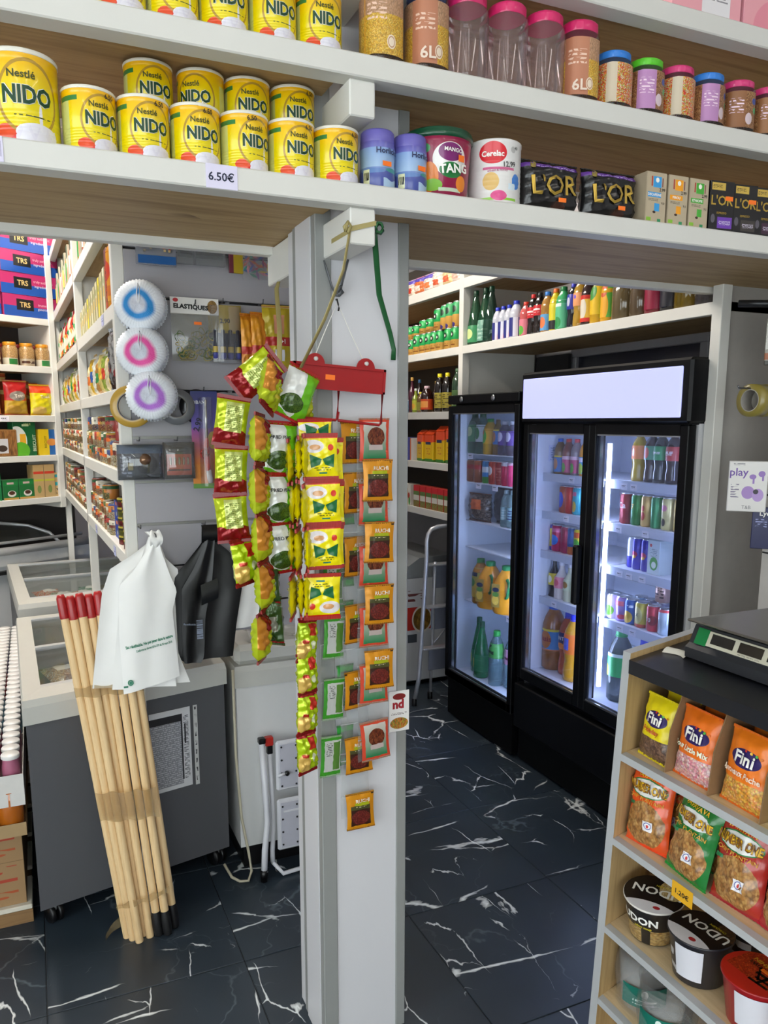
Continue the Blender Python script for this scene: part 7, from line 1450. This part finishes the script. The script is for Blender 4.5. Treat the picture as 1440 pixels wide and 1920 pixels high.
# ================================================================= GONDOLA LEFT SIDE GOODS
random.seed(21)
def gbox(u, d, z, w, h, dp, mat, side, lab, name='food_box', grp=None, texts=(), rz=0): return GL.put(carton(w, dp, h, mat, side, texts, name, None, False), -u, d, z, rz, lab, 'box', grp)
def rnd(i): return (('#c8402a', '#e0b03a', '#3a8a4a', '#d8d0c0', '#2f5aa0', '#d8783a', '#e0d040', '#8ac050', '#b02a3a', '#d0c8a0')[i % 10], ('#e8e0d0', '#8a2a1a', '#e0c060', '#2a6a3a', '#d8d8e0', '#f0e0b0', '#c83a2a', '#d8402a', '#e8d8a0', '#4a7a3a')[i % 10])
def gp(i):
    g = random.Random(i*7+1); pal = ('#b8a890', '#d0c8b4', '#8a3a2a', '#2f5a3a', '#a8863a', '#3a4a78', '#c8bca0', '#6a2a24', '#c07a3a', '#d8d4c4', '#5a6a3a', '#a03a34')
    a, b_, c, d_ = (g.choice(pal) for _ in range(4))
    return P(a, (('r', 0, g.uniform(.6, .75), 1, g.uniform(.85, .97), b_), ('n', .30, .06, .70, .48, 16, 5, (c, d_, '#c8a86a', '#6a3a22')), ('l', .34, .62, .66, .84, '#2a2018', 26, 9), ('r', 0, .0, 1, .05, '#b0a060'), ('e', g.uniform(.42, .58), .55, .08, .12, g.choice(('#e06a2a', d_, '#d8d0b8')))), .35)
# board 0/1: tall jars, boxes
for bay, (ya, yb) in enumerate(((.10, 1.28), (1.42, 2.88))):
    for bi, (z0, zt) in enumerate(((1.315, 1.543), (1.59, 1.812), (1.857, 2.075), (2.123, 2.385), (2.435, 2.75))):
        y = ya+.03; k = 0
        while y < yb-.04:
            i = bay*40+bi*8+k; base = 'on %s gondola board, %s bay, %s along' % (ORD[bi], ('near', 'far')[bay], ORD[k])
            r_ = (i*37) % 100/100
            if bi == 0 and bay == 0 and k < 2:
                w = .10; 
                for q in range(5): GL.put(can(.034, .05, P('#3a3a1a', (('r', 0, 0, 1, .55, ('#7a2a2a', '#6a6a2a')[q % 2]), ('r', 0, .8, 1, 1, '#c8b84a')), .3, .5), 'fish_tin'), -y-.02, .06, z0+.034*q, 0, 'flat gold rimmed tin, %s up in its pile, pile %s from near end' % (ORD[q], ORD[k]), 'tin', 'flat tins on the lowest gondola board')
                w = .115
            elif bi == 0 and bay == 0 and k == 2:
                w = .12
                for q in range(2): gbox(y+.05, .07, z0+.072*q, .11, .072, .09, P('#1a3a9a', (('e', .5, .85, .2, .1, '#e8783a'), ('e', .5, .3, .1, .12, '#c8c8a0')), .4), plain('#1a3488', .5), 'royal blue food box with orange sticker, %s of two' % ('lower' if q == 0 else 'upper'), grp='blue boxes')
            elif bi == 1 and bay == 0 and k in (0, 1):
                w = .13
                for q in range(2): GL.put(can(.095, .034, gp(i+q*3), 'food_can'), -y-.03, .045, z0+.095*q if q == 0 else z0, 0, '%s tall food can %s' % ('printed', base), 'can', 'gondola food cans') if q == 0 else None
                if k == 0: gbox(y+.08, .08, z0+.095, .16, .11, .12, P('#8a1420', (('l', .3, .3, .7, .7, '#d8a8a0', 5, 5), ('r', .9, 0, 1, 1, '#5a0e18')), .35), plain('#7a1220', .4), 'dark red tea box lying on top of cans on the gondola')
                GL.put(can(.095, .034, gp(i+1), 'food_can'), -y-.105, .045, z0, 0, 'second printed tall food can %s' % base, 'can', 'gondola food cans')
                w = .15
            elif bi in (0, 1):
                w = .072
                h = .062
                for q in range(2 if r_ < .6 else 3):
                    GL.put(can(h, .033, gp(i*3+q), 'food_can'), -y-.034, .042, z0+h*q, 0, 'small printed food can %s, %s up' % (base, ORD[q]), 'can', 'gondola food cans')
            elif bi == 2:
                w = .10
                c = ('#c8a02a', '#d8c8a0', '#8a9a3a', '#c8b46a', '#a87a3a', '#d0d0c4')[i % 6]
                o = pouch(.10, .15+.04*r_, .05, P(c, (('r', .15, .35, .85, .6, rnd(i)[0]), ('r', 0, .88, 1, 1, '#d8d4c8')), .3, 0, .5, .4), name='food_bag', seed=i); GL.put(o, -y-.05, .05, z0, 0, 'upright packet of dry food %s' % base, 'bag', 'gondola packets')
            elif bi == 3 and bay == 0:
                w = (.10 if k == 0 else .07)
                if k == 0: GL.put(bottle(.23, .045, '#d88a14', '#e0a01a', P('#d8901a', (('e', .5, .6, .1, .2, '#c83a1e'), ('r', 0, .1, 1, .3, '#c86a1a')), .35), (.1, .8), 'wide', 'food_tub'), -y-.04, .05, z0, 0, 'tall orange and yellow drink powder tub at the near end', 'tub')
                elif k == 1: gbox(y+.03, .06, z0, .06, .21, .09, P('#b8501e', (('r', .0, .75, 1, 1, '#6a3a2a'), ('l', .3, .1, .7, .7, '#2a1810', 3, 9)), .4), plain('#a88068', .5), 'tall orange box with dark vertical lettering on the gondola', texts=(('FARI COCOYAM', 0, .10, .018, plain('#2a1408', .5), .02, pi/2),))
                else:
                    c = ('#d0c8a0', '#c8c090', '#d8d4b4', '#c4bc8a', '#e0d020')[k % 5]
                    gbox(y+.03, .055, z0, .05, .17-.004*k, .08, P(c, (('r', .2, .4, .8, .62, '#c8a83a'), ('e', .5, .75, .3, .08, '#7a8a3a'), ('r', 0, 0, 1, .08, '#8a7a3a')), .45), plain('#b8b088', .5), 'pale upright dry food box %s' % base, grp='pale gondola boxes')
            elif bi == 3:
                w = .085
                GL.put(bottle(.20+.02*r_, .034, ('#a82a14', '#d8781a', '#c8c0a0', '#1a1412')[k % 4], ('#b81c1a', '#d8d8d4', '#3a8a3a', '#c8201e')[k % 4], P(('#d89a2a', '#e8e0c8', '#2a8a4a', '#d84a1e')[k % 4], (('e', .5, .5, .1, .3, '#d8d0c0'),), .35), (.15, .55), ('straight', 'long')[k % 2], 'sauce_bottle'), -y-.04, .05, z0, 0, 'sauce bottle %s' % base, 'bottle', 'gondola sauces')
            else:
                w = .095
                if bay == 0 and k == 0: GL.put(bottle(.26, .045, '#d8781a', '#d87a1a', P('#d8801a', (('n', .3, .1, .7, .9, 6, 6, ('#c83a1e', '#e0a02a', '#d86a1a')),), .35), (.02, .9), 'wide', 'food_tub'), -y-.045, .05, z0, 0, 'tall orange printed tub on the top gondola board', 'tub')
                elif k % 2: gbox(y+.04, .055, z0, .07, .20, .08, P('#c8c0ae', (('r', 0, .7, 1, 1, '#2a4a2a'), ('e', .5, .3, .3, .2, '#c86a2a')), .45), plain('#b0a894', .5), 'upright carton with dark top %s' % base, grp='top gondola cartons')
                else: GL.put(bottle(.22, .034, ('#3a9a2a', '#c8a81a', '#c86a3a')[k % 3], ('#4ac83a', '#3a3a1a', '#c83a2a')[k % 3], P(('#d8d83a', '#2a8a3a', '#e8d8c8')[k % 3], (), .35), (.2, .6), 'straight', 'sauce_bottle'), -y-.04, .05, z0, 0, 'coloured bottle %s' % base, 'bottle', 'gondola sauces')
            y += w+.012; k += 1
# silver foil pack leaning out and price cards
o = pouch(.13, .20, .05, plain('#c0c2c6', .18, .85, bmp=.8), None, [], [('q', -.06, .0, .06, .085, P('#2a1410', (('r', .0, .5, 1, .8, '#7a1a1a'), ('e', .7, .25, .12, .1, '#e86a1e')), .3))], name='foil_bag', seed=77); GL.put(o, -.11, .025, 1.857, R(20), 'crumpled silver foil pack leaning out at the near end of the gondola', 'bag')
for i, (ly, z) in enumerate(((.30, 2.099), (.95, 1.29), (.32, 1.285))):
    o = M().box(-.03, .03, -.001, 0, -.018, .018, P('#b8bce0', (('l', .2, .3, .8, .7, '#3a3a78', 6, 4),), .5)).build('price_card'); GL.put(o, -ly, -.0008, z, 0, 'lilac price card on a gondola board edge, %s' % ('upper one', 'lower far one', 'lower near one')[i], 'price tag')
